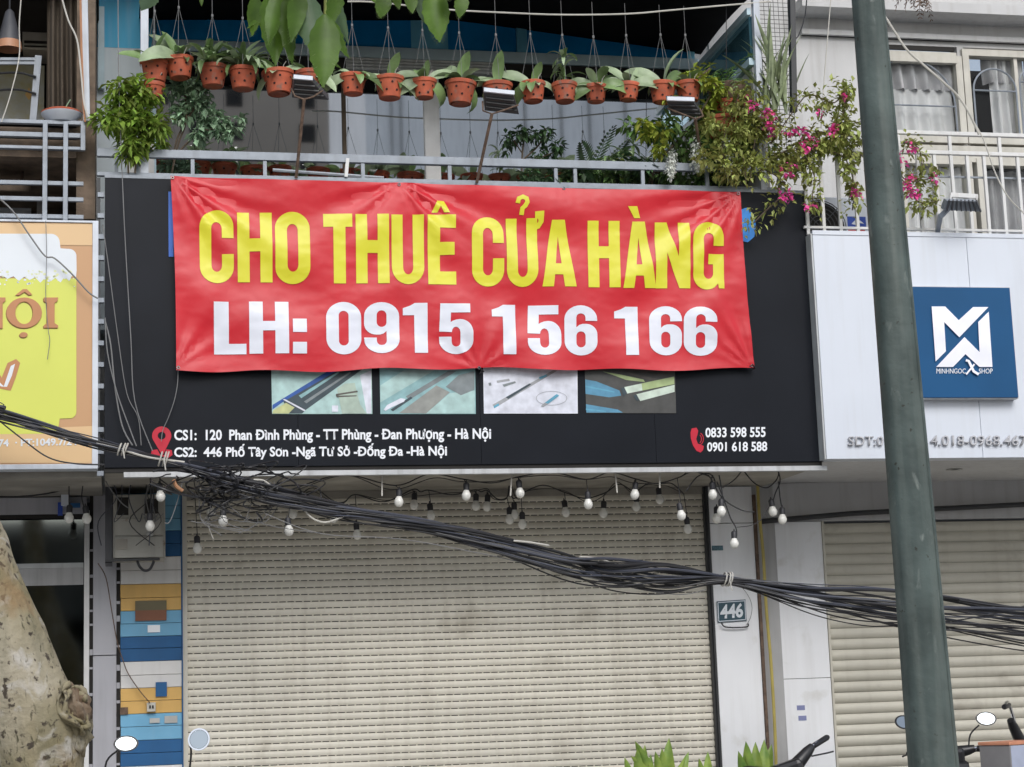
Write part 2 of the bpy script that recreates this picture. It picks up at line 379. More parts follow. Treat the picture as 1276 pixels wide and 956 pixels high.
# ------------------------------------------------------------------ buildings across the street (seen as reflections in the glass)
def virt(px, py, Yb): return P(px, py, 2 * YW - Yb)
tw = thing('apartment_tower', 'tall brown apartment tower mirrored in the balcony glass at upper left', 'building', (virt(240, 170, -140).x, -140, 0))
a, b = virt(170, 170, -140).x, virt(452, 170, -140).x
K['tower'] = mat('tower_wall', (0.34, 0.29, 0.24), 0.85, var=0.1, scale=0.2)
MB().box(a, b, -160, -140, 0, 75).build('wall', 'tower', tw)
wm = MB().box(0, 1.35, -139.98, -139.9, 0, 1.5); pr = None
for c in range(int((b - a) / 3.1)):
    for r in range(8, 20):
        if c % 4 == 3: continue
        if pr is None:
            pr = MB().box(-.7, .7, -0.03, 0.05, -.8, .8).build('window', 'interior', tw, local=True)
            q = pr
        else:
            q = pr.copy(); col.objects.link(q)
        q.location = (a + 2 + c * 3.1 - tw.location.x, 0, 2.0 + r * 3.0)
gb = thing('grey_building', 'plain light grey building mirrored in the middle of the balcony glass', 'building', (virt(600, 170, -42).x, -42, 0))
a, b = virt(456, 170, -42).x, virt(1010, 170, -42).x
K['opp_wall'] = mat('opposite_wall', (0.80, 0.80, 0.80), 0.85, var=0.08, scale=0.5, streak=0.25)
MB().box(a, b, -52, -42, 0, 24).build('wall', 'opp_wall', gb)
g = MB()
for x in (488, 500, 655, 700, 735, 780, 830):
    X = virt(x, 170, -42).x; g.box(X - .04, X + .04, -42.0, -41.9, 0, 24)
g.build('joint', 'wall_grey', gb, kind='stuff')
K['opp_low'] = mat('opposite_low_wall', (0.16, 0.15, 0.13), 0.8, var=0.9, scale=0.6)
lb = thing('shop_row', 'low row of shops across the street reflected in the glass shopfront', 'building', (-10, -25, 0))
MB().box(-60, 50, -33, -25, 0, 5.2).build('wall', 'opp_low', lb)
MB().box(-60, 50, -25.3, -25.0, 3.0, 3.5).build('fascia', 'concrete', lb)
MB().box(-60, 50, -26.2, -24.4, 5.2, 5.45).build('roof', 'concrete', lb)

# ------------------------------------------------------------------ main shop building
mb_ = thing('shop_building', 'middle building with black signboard, white pilaster and glazed plant balcony above the roller shutter', 'building', (2.3, YW, 0))
xs0, xs1 = 0.455, 4.283                       # shutter opening
xp1 = PX(943, 700, YW)                        # right end of the white pilaster
xl0 = PX(113, 800, YW)                        # left end of the grey cladding
z_sof = 3.10
# wall pieces round the shutter opening
MB().box(XL - .05, XR + .02, YW + 0.12, YW + 0.35, z_sof - .02, 7.2).build('wall', 'wall_grey', mb_)
MB().box(XL, XR, 0.06, YW + 0.12, z_sof, z_sof + 0.12).build('soffit', 'soffit', mb_)
MB().box(XL + .02, XR - .02, 0.12, YW + 0.12, z_sof + 0.12, 4.15).build('canopy_box', 'wall_grey', mb_)
MB().box(XL, XR, 0.10, YW + 0.12, 4.15, 4.25).build('balcony_slab', 'concrete', mb_)
MB().box(xs1, xp1, YW + 0.02, YW + .3, PZG, z_sof).build('pilaster_core', 'wall_grey', mb_)
MB().box(xl0, xs0, YW + 0.03, YW + .3, PZG, z_sof).build('pilaster_core', 'wall_grey', mb_)
# white cladding panels on the right pilaster
zj = [z_sof - .004, PZ(910, 652, YW), PZG]
for i in range(2):
    MB().box(xs1 + .012, xp1 - .01, YW, YW + .02, zj[i + 1] + .003, zj[i] - .003).build('cladding_panel', 'panel_white', mb_, bevel=.002)
MB().box(xs1 - .004, xs1 + .012, YW - .012, YW + .2, PZG, z_sof - .002).build('corner_trim', 'post_black', mb_)
# rear wall inside, side closures so that no light leaks
MB().box(-3.2, 9.5, YR + 3, YR + 3.1, 0, 7.2).build('rear_wall', 'interior', mb_)

# balcony glazing at Y = YW
def bx(x0, y0, x1, y1, Y, name, m, parent, d=0.05, bevel=0.0, **k):
    """box whose front face covers the pixel rectangle at depth Y"""
    a = P((x0 + x1) / 2, y0, Y).z; b = P((x0 + x1) / 2, y1, Y).z
    l = P(x0, (y0 + y1) / 2, Y).x; r = P(x1, (y0 + y1) / 2, Y).x
    return MB().box(l, r, Y, Y + d, b, a).build(name, m, parent, bevel=bevel, **k)
zt = PZ(500, 15, YW); zb1 = PZ(500, 61, YW); zb2 = PZ(500, 70, YW); zb3 = PZ(500, 90, YW); zf = 4.25
xw0 = PX(190, 150, YW)
X_ = lambda px, py=150: PX(px, py, YW)
xwr = 4.40
win = MB().box(X_(528), X_(547), YW - .03, YW + .06, zf, zb3).build('mullion', 'frame_white', mb_, bevel=.004)
MB().box(X_(426), X_(431), YW - .02, YW + .04, zf, zb3).build('mullion', 'twig', mb_)
for a, b in ((xw0 + .02, X_(426)), (X_(431), X_(528)), (X_(547), xwr - .04)):
    MB().box(a + .002, b - .002, YW, YW + .02, zf + .05, zb3 - .002).build('window_pane', 'glass_mirror', mb_)
MB().box(xw0, xwr, YW - .03, YW + .05, zb2 - .03, zb1).build('transom_rail', 'blue_frame', mb_, bevel=.004)
MB().box(xw0, X_(432), YW - .01, YW + .05, zb3, zb2 - .032).build('lintel_panel', 'interior', mb_)
MB().box(X_(432), X_(628), YW - .02, YW + .05, zb3, zb2 - .032).build('lintel_panel', 'frame_grey', mb_)
MB().box(X_(628), xwr, YW - .01, YW + .05, zb3, zb2 - .032).build('lintel_panel', 'interior', mb_)
for i in range(4):
    z = zb3 + (zb2 - .03 - zb3) * (i + .5) / 4
    MB().box(X_(432), X_(628), YW - .035, YW - .02, z - .012, z + .006).build('lintel_bead', 'frame_grey', mb_)
ed = [xw0 + .03, X_(418, 45), X_(430, 45), X_(643, 45), X_(656, 45), X_(855, 45), xwr - .03]
for i in (0, 2, 4):
    MB().box(ed[i] + .002, ed[i + 1] - .002, YW, YW + .02, zb1 + .002, zt + .2).build('transom_pane', 'blue_pane', mb_)
K['cyan'] = mat('cyan_frame', (0.22, 0.60, 0.80), 0.4, var=0.2, scale=2)
for a, b in ((ed[1], ed[2]), (ed[3], ed[4]), (ed[5], ed[6])):
    MB().box(a, b, YW - .02, YW + .04, zb1, zt + .2).build('transom_mullion', 'cyan', mb_, bevel=.003)
bx(512, 21, 558, 61, YW - .005, 'pane_reflection', 'cyan', mb_, d=.004)  # pale blue reflection on the transom glass, laid on as a coloured sheet
MB().box(xw0, xw0 + .025, YW - .02, YW + .05, zf, zt + .2).build('window_jamb', 'blue_frame', mb_)
K['side_pale'] = mat('side_wall_pale', (0.55, 0.62, 0.66), .7, var=.08, scale=2, streak=.3, streak_col=(.3, .42, .5))
# left stretch of light blue wall beside the glazing
MB().box(PX(112, 100, YW), xw0, YW - .04, YW + .1, PZ(150, 62, YW), 7.2).build('side_wall', 'blue_wall', mb_)
MB().box(PX(112, 100, YW), xw0, YW - .038, YW + .1, zf, PZ(150, 62, YW)).build('side_wall', 'side_pale', mb_)
bx(122, 8, 130, 110, YW - .09, 'drain_pipe', 'blue_frame', mb_, d=.04)
bx(158, 175, 192, 218, YW - .06, 'wall_base', 'frame_white', mb_, d=.02)
# right end wall of the balcony with its glass upper part
MB().box(4.42, 4.5, 0.05, YW + .1, zf, PZ(870, 145, YW)).build('end_wall', 'wall_white', mb_)
K['end_glass'] = mat('end_pane_glass', (0.22, 0.42, 0.48), .06, .6, var=.5, scale=2.5, c2=(.03, .16, .24))
MB().box(4.43, 4.47, 0.10, YW + .1, PZ(870, 145, YW) + .0, 6.36).build('end_pane', 'end_glass', mb_)
bb = MB(); bb.bar((4.41, 0.03, PZ(870, 140, YW)), (4.41, YW, PZ(870, 140, YW)), .04, .05); bb.bar((4.41, 0.03, 6.37), (4.41, YW, 6.37), .03, .05)
bb.build('end_frame', 'blue_frame', mb_)
# upper storeys above the frame
MB().box(XL, XR, 0.3, YW + .12, 7.1, 12).build('upper_storey', 'wall_grey', mb_)

# awning: black fabric over the balcony
aw = thing('awning', 'black fabric awning stretched over the plant balcony', 'awning', (2.2, 0, 6.4))
rows = []
for j in range(9):
    v = j / 8; row = []
    for i in range(25):
        u = i / 24; x = PX(176, 0, 0) + (4.43 - PX(176, 0, 0)) * u
        zfr = 6.47 + 0.02 * math.sin(u * 9)
        pxx = 176 + u * 700
        zbk = PZ(pxx, 25 if pxx < 560 else 25 + (pxx - 560) * 0.135, YW)
        row.append(Vector((x, 0.02 + (YW - .01) * v, zfr + (zbk - zfr) * v + 0.03 * math.sin(math.pi * v) * math.sin(u * 14))))
    rows.append(row)
MB().quadstrip(rows).build('fabric', 'fabric_black', aw, smooth=True)
MB().quadstrip([[p + Vector((0, 0, .02)) for p in r] for r in rows]).build('fabric_top', 'fabric_black', aw, smooth=True)
MB().tube([rows[0][0], rows[0][-1]], .02).build('front_bar', 'post_black', aw)
MB().box(PX(176, 0, 0), 4.43, 0.0, 0.02, 6.47, 7.1).build('valance', 'fabric_black', aw)

# balcony railing
rl = thing('balcony_railing', 'grey steel railing along the front edge of the plant balcony', 'railing', (2.3, 0.05, ZS1))
zr1, zr0 = PZ(500, 195, 0.05), PZ(500, 205, 0.05)
MB().box(XL - .05, 4.60, 0.03, 0.07, zr0, zr1).build('top_rail', 'rail', rl, bevel=.003)
MB().box(XL - .05, 4.62, 0.03, 0.07, ZS1 + .004, ZS1 + .03).build('bottom_rail', 'rail', rl, bevel=.003)
for px in (145, 172, 240, 330, 452, 560, 692, 716, 800, 880, 947, 970):
    X = PX(px, 208, .05); MB().box(X - .012, X + .012, 0.038, 0.062, ZS1 + .03, zr0).build('baluster', 'rail', rl)
MB().tube([P(340, 212, .25), P(478, 222, .25)], .012).build('loose_rod', 'post_white', rl)
w_ = MB(); w_.bar(P(433, 198, .03), P(431, 221, .03), .022, .03); w_.build('clamp', 'rail_white', rl)

# tall posts
def post(px0, y0, px1, y1, wpx, Y, m, label, name='steel_post'):
    mbb = MB(); mbb.bar(P(px0, y0, Y), P(px1, y1, Y), wpx / 193.0 * (Y + 12) / 12, .05); o = mbb.build(name, m, bevel=.003)
    return tag(o, label, 'post')
post(180, -20, 180, 218, 10, .06, 'post_white', 'pale blue steel post at the left end of the plant balcony')
post(940, -20, 951, 238, 9, .02, 'post_white', 'pale steel post behind the pink flowers at the right end of the balcony')
post(986, -20, 989, 140, 8, .02, 'post_black', 'slim black steel post beside the wire mesh above the pink flowers')
# wire mesh between those posts
K['meshw'] = K['mesh_wire']
g = MB()
xa, xb, za, zbm = PX(950, 60, .04), PX(986, 60, .04), PZ(960, 200, .04), 6.5
n = 7
for i in range(n): g.tube([(xa + (xb - xa) * i / (n - 1), .06, za), (xa + (xb - xa) * i / (n - 1), .06, zbm)], .0022, 4)
z = za
while z < zbm: g.tube([(xa, .063, z), (xb, .063, z)], .0022, 4); z += .032
tag(g.build('wire_mesh', 'mesh_wire'), 'narrow wire mesh panel between pale post and black post', 'mesh')

# ------------------------------------------------------------------ plank pilaster
K['p_white'] = mat('plank_white', (0.72, 0.71, 0.69), 0.6, var=0.05, scale=5, streak=0.25, streak_col=(0.35, 0.3, 0.25), objvar=.06)
K['p_yellow'] = mat('plank_yellow', (0.68, 0.42, 0.13), 0.6, var=0.08, scale=5, streak=0.25, streak_col=(0.35, 0.22, 0.08), objvar=.06)
K['p_light'] = mat('plank_light_blue', (0.17, 0.42, 0.62), 0.6, var=0.07, scale=5, streak=0.2, streak_col=(0.3, 0.4, 0.5), objvar=.06)
K['p_dark'] = mat('plank_dark_blue', (0.012, 0.10, 0.26), 0.6, var=0.1, scale=5, streak=0.2, streak_col=(0.03, 0.08, 0.16), objvar=.06)
pp = thing('plank_pilaster', 'pilaster clad in white, yellow, light blue and dark blue planks left of the shutter', 'pilaster', (0.25, YW, PZG))
xq0, xq1 = PX(150, 800, YW), PX(226, 800, YW)
ys = [600, 615, 631, 647, 662, 678, 694, 711, 728, 745, 761, 777, 793, 808, 824, 841, 857, 873, 889, 905, 922, 938, 954, 970, 986, 1002]
seq = ['p_light'] * 4 + ['p_dark'] * 2 + ['p_white'] * 2 + ['p_yellow'] * 2 + ['p_light'] * 2 + ['p_dark'] * 2 + ['p_white'] * 2 + ['p_yellow'] * 2 + ['p_light'] * 2 + ['p_dark'] * 2 + ['p_white'] * 3
zz = [min(PZ(190, y, YW), z_sof - .005) for y in ys]
zc = zz[-1]
order = ['p_white', 'p_yellow', 'p_light', 'p_dark']; k = 1
while zc > PZG + .1:
    for _ in range(2):
        if zc > PZG + .1: zc = max(zc - .092, PZG); zz.append(zc); seq.append(order[k % 4])
    k += 1
for i in range(len(zz) - 1):
    if zz[i] - zz[i + 1] < .01: continue
    j = random.uniform(-.003, .003)
    MB().box(xq0 + random.uniform(0, .003), xq1, YW - .02 + j, YW + .015, zz[i + 1] + .0015, zz[i] - .0015).build('plank', seq[i], pp, bevel=.0015)
MB().box(xq1 + .001, xs0 - .012, YW - .03, YW + .16, PZG, z_sof - .01).build('edge_board', 'p_dark', pp)
K['brown_patch'] = mat('brown_patch', (0.21, 0.085, 0.045), 0.6)
K['olive_patch'] = mat('olive_patch', (0.14, 0.12, 0.065), 0.6)
bx(168.5, 748.5, 207.5, 760.5, YW - .034, 'notice_board', 'olive_patch', pp, d=.01)
bx(168.5, 760.5, 207.5, 773.5, YW - .034, 'notice_board', 'brown_patch', pp, d=.01)
bx(184, 779, 199.5, 788, YW - .03, 'paper_label', 'white_text', pp, d=.006)
bx(194, 850, 208, 868, YW - .034, 'switch_plate', 'p_dark', pp, d=.01)
bx(149.5, 881.5, 159.5, 890.5, YW - .034, 'small_block', 'rust', pp, d=.01)
bx(186.5, 895, 199, 901, YW - .03, 'paper_label', 'grey_light', pp, d=.006)
bx(205, 892, 221, 901, YW - .03, 'paper_label', 'grey_light', pp, d=.006)
so = thing('wall_socket', 'small cream power socket on a yellow plank with a wire hanging to it', 'socket', P(188, 881, YW - .05))
bx(183, 875.5, 194, 887, YW - .06, 'plate', 'cream', so, d=.035, bevel=.003)
bx(186, 879, 188, 883, YW - .064, 'pin_hole', 'dark', so, d=.004); bx(189.5, 879, 191.5, 883, YW - .064, 'pin_hole', 'dark', so, d=.004)
tag(MB().tube(pxpath([(122, 702), (132, 720), (139, 760), (146, 800), (153, 822), (160, 840), (175, 862), (187, 876)], YW - .07), .004).build('thin_cable', 'rust', smooth=True),
    'thin brown wire running from the grey cladding down to the power socket', 'cable')

# grey cladding strip with perforated edge strips at its left
gc = thing('cladding_strip', 'narrow grey cladding strip between the glass shopfront and the coloured planks', 'cladding', (0.0, YW, PZG))
xg0, xg1 = PX(116, 800, YW), PX(145, 800, YW)
zj = [z_sof - .01, PZ(130, 817, YW), PZG]
for i in range(2): MB().box(xg0, xg1, YW - .02, YW + .02, zj[i + 1] + .003, zj[i] - .003).build('cladding_panel', 'panel_grey', gc, bevel=.002)
for x0, x1 in ((xg1 + .001, xq0 - .002), (PX(111.5, 800, YW), xg0 - .001)):
    MB().box(x0, x1, YW - .005, YW + .02, PZG, z_sof - .02).build('edge_strip', 'dark', gc)
    z = z_sof - .25; tk = MB()
    while z > PZG + .1:
        h = random.choice((.015, .02, .04)); tk.box(x0, x1 - .001, YW - .012, YW - .004, z - h, z); z -= h + random.choice((.08, .12, .16))
    tk.build('white_tab', 'panel_grey', gc, kind='stuff')

# ------------------------------------------------------------------ roller shutters
def slotted_slat(x0, x1, pitch, ph=0.0):
    m = MB(); h = pitch
    # profile (y, z) local: shallow convex face, then a slot line with bridging tabs
    prof = [(0.0, -0.001), (-.005, -.004), (-.008, -h * .35), (-.008, -h * .6), (-.004, -h * .86)]
    for k in range(len(prof) - 1):
        (ya, za), (yb, zb) = prof[k], prof[k + 1]
        m.add([(x0, ya, za), (x1, ya, za), (x1, yb, zb), (x0, yb, zb)], [(0, 3, 2, 1)])
    px = .0575; n = int((x1 - x0) / px)
    for i in range(n + 2):
        a = x0 + i * px - .008 - ph * px; b = a + .012
        a = max(a, x0); b = min(b, x1)
        if b - a < .002: continue
        m.add([(a, -.004, -h * .86), (b, -.004, -h * .86), (b, -.001, -h - .001), (a, -.001, -h - .001)], [(0, 3, 2, 1)])
    m.add([(x0, -.001, -h * .975), (x1, -.001, -h * .975), (x1, 0.0, -h - .002), (x0, 0.0, -h - .002)], [(0, 3, 2, 1)])
    return m
def plain_slat(x0, x1, pitch):
    m = MB(); h = pitch; n = 6
    pr = [(-.016 * math.sin(math.pi * k / n) ** .8 if 0 < k < n else 0.0, -.004 - (h - .006) * k / n) for k in range(n + 1)]
    for k in range(n):
        (ya, za), (yb, zb) = pr[k], pr[k + 1]
        m.add([(x0, ya, za), (x1, ya, za), (x1, yb, zb), (x0, yb, zb)], [(0, 3, 2, 1)])
    m.add([(x0, 0, -h + .001), (x1, 0, -h + .001), (x1, .004, -h - .004), (x0, .004, -h - .004)], [(0, 3, 2, 1)])
    return m
def shutter(root, gen, x0, x1, Y, ztop, pitch, m):
    meshes = []
    if gen is slotted_slat:
        for ph_ in (.22, .47, .71, .9):
            q_ = gen(x0 - root.location.x, x1 - root.location.x, pitch, ph_).build('slat', m, root, local=True, fix=False); meshes.append(q_.data); bpy.data.objects.remove(q_)
    proto = gen(x0 - root.location.x, x1 - root.location.x, pitch).build('slat', m, root, local=True, smooth=False, fix=False)
    z = ztop; first = True; i = 0
    while z > PZG + .06:
        s = proto if first else proto.copy()
        if not first:
            col.objects.link(s)
            if meshes: s.data = random.choice(meshes)
        s.location = (0, Y - root.location.y + random.uniform(-.0012, .0012), z - root.location.z); first = False; z -= pitch; i += 1
    MB().box(x0, x1, Y - .015, Y + .02, PZG + .005, z).build('bottom_bar', 'alu', root)
    MB().box(x0, x1, Y + .012, Y + .02, PZG, ztop + .0).build('backing', 'dark', root)
YS = YW + .06
sh = thing('roller_shutter', 'closed beige roller shutter with rows of small slots under the black signboard', 'shutter', (2.3, YS, PZG))
shutter(sh, slotted_slat, xs0 + .02, xs1 - .016, YS, 3.05, 0.0489, 'slat')
MB().box(xs0 - .01, xs0 + .022, YS - .05, YS + .03, PZG, z_sof - .004).build('guide_rail', 'slat', sh)
MB().box(xs1 - .018, xs1 - .004, YS - .05, YS + .03, PZG, z_sof - .004).build('guide_rail', 'post_black', sh)
MB().box(xs0 - .01, xs1 - .004, YS - .03, YS + .05, 3.045, z_sof - .002).build('housing', 'soffit', sh)
# ------------------------------------------------------------------ main black signboard
sg = thing('shop_signboard', 'large black signboard with white address lines, phone numbers and four product photos', 'signboard', (XL, 0, ZS0))
seams = [XL, PX(372, 570, 0), PX(600, 570, 0), PX(818, 570, 0), XR]
for i in range(4):
    MB().box(seams[i] + .0008, seams[i + 1] - .0008, 0.0, 0.05, ZS0, ZS1 - .02).build('panel', 'black_panel', sg, bevel=.001)
MB().box(XL, XR, -.004, .06, ZS1 - .019, ZS1 + .002).build('top_edge', 'rail', sg)
MB().box(XL + .12, XR + .02, -.005, .05, ZS0 - .062, ZS0 - .03).build('edge_strip', 'alu', sg)
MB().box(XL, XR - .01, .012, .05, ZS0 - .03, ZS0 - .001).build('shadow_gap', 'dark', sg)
# ladder-like bracket stubs along the left edge
for i in range(14):
    z = ZS1 - .12 - i * .14
    MB().box(XL - .045, XL - .004, -.01, .03, z - .03, z).build('bracket', 'rail', sg)
MB().box(XL - .05, XL - .028, .0, .03, ZS0, ZS1 - .02).build('bracket_post', 'post_black', sg)
random.seed(4)
z = 4.2
while z > ZS0:                                 # flaking pale edge strip at the right end
    h = random.uniform(.04, .2); MB().box(XR + .001, XR + .012, -.003, .04, z - h, z).build('worn_edge', 'panel_sign', sg); z -= h + random.uniform(.01, .06)
text_mesh('CS1:  120  Phan Đình Phùng - TT Phùng - Đan Phượng - Hà Nội', (217, 612, (534.5, 532.5), (552.8, 551)), -.003, 'lettering', 'white_text', sg, bold=.030, split=True)
text_mesh('CS2:  446 Phố Tây Sơn -Ngã Tư Sở -Đống Đa -Hà Nội', (217, 557, (553.8, 552), (573.4, 571.5)), -.003, 'lettering', 'white_text', sg, bold=.030, split=True)
text_mesh('0833 598 555', (879, 954, (533, 532), (545.5, 545)), -.003, 'lettering', 'white_text', sg, bold=.026, split=True)
text_mesh('0901 618 588', (881, 956, (551, 550), (563, 562.5)), -.003, 'lettering', 'white_text', sg, bold=.026, split=True)

def arc(cx, cy, rx, ry, a0, a1, n=10):
    return [(cx + rx * math.cos(R(a0 + (a1 - a0) * i / n)), cy + ry * math.sin(R(a0 + (a1 - a0) * i / n))) for i in range(n + 1)]
def ell(cx, cy, rx, ry, n=24): return arc(cx, cy, rx, ry, 0, 360 * (n - 1) / n, n - 1)
def flat(loops, Y, name, m, parent, **k):
    return MB().poly(loops, lambda a, b: P(a, b, Y)).build(name, m, parent, fix=False, **k)
# location pin: head with hole, tip, and the split ring below it
head = arc(201.5, 543, 12, 11.5, 155, 385, 16) + [(202.5, 568)]
flat([head, ell(201.5, 543, 5, 4.8, 16)], -.003, 'pin_icon', 'red_icon', sg)
flat([[(189, 561), (196, 560), (200, 567.5), (205, 567.5), (207, 560), (214, 561), (215, 567), (210, 570.5), (193, 570.5), (188, 567)]], -.0035, 'pin_icon', 'red_icon', sg)
# telephone handset with two sound waves
hs = [(862, 534), (868, 533), (870, 537), (869, 542), (867.5, 547), (869.5, 553), (873, 554), (877, 556), (876, 561), (873, 564), (868, 562), (863.5, 555), (860.8, 546), (860.5, 539)]
flat([hs], -.003, 'phone_icon', 'red_icon', sg)
for r in (3.5, 6.0):
    a_ = arc(871, 547, r, r + 2, -70, 70, 8); b_ = arc(871, 547, r - .9, r + 1.1, 70, -70, 8)
    flat([a_ + b_], -.003, 'phone_icon', 'red_icon', sg)

# four printed photos (flat prints, layered sheets)
PC = {'pale': (0.42, 0.60, 0.58), 'teal': (0.28, 0.48, 0.50), 'blue': (0.03, 0.10, 0.36), 'tube': (0.05, 0.075, 0.09), 'grey': (0.22, 0.25, 0.26),
      'yel': (0.55, 0.58, 0.28), 'wh': (0.70, 0.72, 0.80), 'hand': (0.42, 0.52, 0.44), 'br': (0.10, 0.09, 0.08), 'stone': (0.30, 0.31, 0.29),
      'dk': (0.075, 0.075, 0.072), 'sky': (0.10, 0.28, 0.42), 'cream': (0.60, 0.70, 0.60), 'lime': (0.40, 0.50, 0.24), 'silver': (0.35, 0.36, 0.38), 'cy': (0.12, 0.36, 0.50)}
for k, v in PC.items(): K['ph_' + k] = mat('photo_' + k, v, 0.35, var=0.18, scale=14)
def photo(box, base, shapes, ox, oy):
    x0, y0, x1, y1, xb0, xb1 = box
    rt = bpy.data.objects.new('product_photo', None); col.objects.link(rt)
    mm = MB(); mats = []
    def mi(k):
        if k not in mats: mats.append(k)
        return mats.index(k)
    mm.poly([[(x0, y0), (x1, y0), (xb1, y1), (xb0, y1)]], lambda a, b: P(a, b, -.006), mi(base), back=lambda a, b: P(a, b, -.0006))
    for i, (k, pts) in enumerate(shapes):
        pts = [(min(max(ox + a / 4.726, x0 + .4), x1 - .4), min(max(oy + b / 4.726, y0 + .3), y1 - .6)) for a, b in pts]
        mm.poly([pts], lambda a, b: P(a, b, -.0065 - .0004 * i), mi(k))
    bpy.data.objects.remove(rt)
    return mm.build('product_photo', ['ph_' + k for k in mats], sg, fix=False)
photo((338, 458, 463, 516, 339, 464), 'pale', [
    ('wh', [(560, 60), (630, 30), (630, 285), (600, 285)]),
    ('blue', [(45, 235), (330, 60), (400, 20), (450, 20), (110, 215), (45, 262)]),
    ('tube', [(110, 215), (450, 20), (580, 20), (240, 265), (220, 288), (140, 288)]),
    ('teal', [(200, 180), (430, 40), (440, 45), (215, 195)]), ('grey', [(230, 215), (500, 40), (510, 45), (245, 225)]),
    ('yel', [(45, 285), (50, 265), (125, 222), (175, 250), (140, 288)]), ('wh', [(105, 203), (118, 200), (240, 265), (232, 272)]),
    ('hand', [(425, 140), (470, 110), (530, 105), (545, 170), (560, 230), (600, 288), (455, 288), (440, 210)]),
    ('br', [(418, 170), (545, 150), (548, 160), (420, 180)]), ('br', [(418, 180), (540, 178), (540, 184), (425, 190)]),
    ('wh', [(395, 238), (432, 238), (432, 275), (395, 275)])], 330, 455)
photo((473, 458, 592, 516, 474, 593), 'teal', [
    ('pale', [(680, 120), (820, 30), (1000, 30), (680, 220)]), ('grey', [(830, 185), (1080, 35), (1130, 35), (850, 205)]),
    ('pale', [(950, 285), (1090, 165), (1240, 150), (1240, 285)]), ('stone', [(790, 283), (1010, 120), (1090, 160), (950, 285)]),
    ('grey', [(1065, 128), (1140, 60), (1235, 35), (1235, 145), (1155, 178)]),
    ('tube', [(740, 262), (860, 185), (870, 195), (755, 272)]), ('wh', [(700, 262), (720, 235), (800, 195), (830, 200), (820, 215), (745, 250), (710, 270)])], 330, 455)
photo((602, 458, 719.5, 515.5, 603, 720), 'wh', [
    ('silver', [(110, 235), (470, 30), (495, 32), (130, 250)]), ('tube', [(190, 190), (330, 108), (340, 115), (205, 200)]),
    ('cy', [(118, 242), (148, 225), (152, 238), (122, 255)]), ('cy', [(385, 72), (430, 55), (432, 66), (392, 85)]),
    ('grey', [(170, 115), (245, 95), (250, 105), (180, 128)]), ('grey', [(88, 105), (103, 103), (106, 120), (92, 122)]), ('silver', [(135, 92), (210, 80), (215, 92), (140, 104)]),
    ('silver', arc(460, 195, 92, 42, 0, 180, 12) + arc(460, 195, 89, 40, 180, 0, 12)), ('silver', arc(460, 195, 92, 42, 180, 360, 12) + arc(460, 195, 89, 40, 360, 180, 12)),
    ('cy', [(420, 222), (490, 170), (505, 180), (440, 228)]), ('silver', [(398, 240), (420, 222), (440, 228), (410, 246)])], 590, 455)
photo((728.5, 458.5, 841, 515, 730.5, 842.5), 'dk', [
    ('sky', [(658, 85), (720, 95), (860, 150), (870, 180), (800, 190), (660, 170)]), ('cy', [(660, 120), (830, 155), (830, 162), (660, 130)]),
    ('sky', [(662, 230), (720, 240), (850, 262), (880, 280), (665, 280)]), ('cy', [(662, 255), (780, 270), (780, 277), (662, 265)]),
    ('lime', [(760, 38), (860, 55), (1000, 85), (1010, 100), (900, 88), (840, 65)]), ('br', [(900, 40), (1080, 80), (1060, 95), (930, 60)]),
    ('cream', [(888, 130), (1180, 68), (1183, 112), (905, 168)]), ('lime', [(990, 108), (1182, 68), (1183, 112), (995, 150)]),
    ('cream', [(960, 172), (1184, 116), (1186, 158), (982, 212)]), ('tube', [(868, 135), (888, 132), (905, 165), (885, 185)]), ('tube', [(940, 180), (960, 175), (980, 208), (962, 210)])], 590, 455)
# blue emblem whose edges show beside the banner
K['emblem_blue'] = mat('emblem_blue', (0.02, 0.13, 0.55), 0.35)
K['emblem_sky'] = mat('emblem_sky', (0.03, 0.25, 0.72), 0.35)
bx(210, 239, 216, 320, -.006, 'blue_emblem', 'emblem_blue', sg, d=.006)
flat([[(921, 262), (930, 259), (938, 266), (942, 280), (940, 295), (932, 302), (923, 300)]], -.004, 'blue_emblem', 'emblem_sky', sg)

# ------------------------------------------------------------------ red banner
bn = thing('rental_banner', 'red vinyl banner with yellow and white rental lettering tied over the black signboard', 'banner', P(576, 459, -.05))
YB = -.055
TL, TR, BR_, BL = (212.5, 220), (922, 239.5), (940, 459.5), (219.5, 462)
def edge_top(u): return .0 + 6.0 * u * (1 - u) * 0 + (2.0 * math.sin(math.pi * min(u / .4, 1)) if u < .4 else 2.5 * math.sin(math.pi * (u - .4) / .6))
def bpx(u, v):
    tx = TL[0] + (TR[0] - TL[0]) * u; ty = TL[1] + (TR[1] - TL[1]) * u + edge_top(u) * .6
    bx_ = BL[0] + (BR_[0] - BL[0]) * u; by = BL[1] + (BR_[1] - BL[1]) * u + 1.5 * math.sin(u * 9.5) + (1.6 * math.sin(u * 31))
    x = tx + (bx_ - tx) * v + 2.0 * math.sin(math.pi * v) * (1 - 2 * u) ; y = ty + (by - ty) * v
    return x, y
BX0, BX1, BZ0, BZ1 = PX(216, 340, YB), PX(931, 340, YB), PZ(576, 461, YB), PZ(576, 229, YB)
def gauss(x, s): return math.exp(-(x / s) ** 2)
def fold(px, py, x, z, a0, spread, k, A, L, ph=0.0):
    """creases fanning out from a tie point"""
    dx, dz = x - px, z - py; r = math.hypot(dx, dz); th = math.atan2(dz, dx); d = math.atan2(math.sin(th - a0), math.cos(th - a0))
    return A * min(r / .12, 1) * math.exp(-r / L) * gauss(d, spread) * math.sin(k * d + ph)
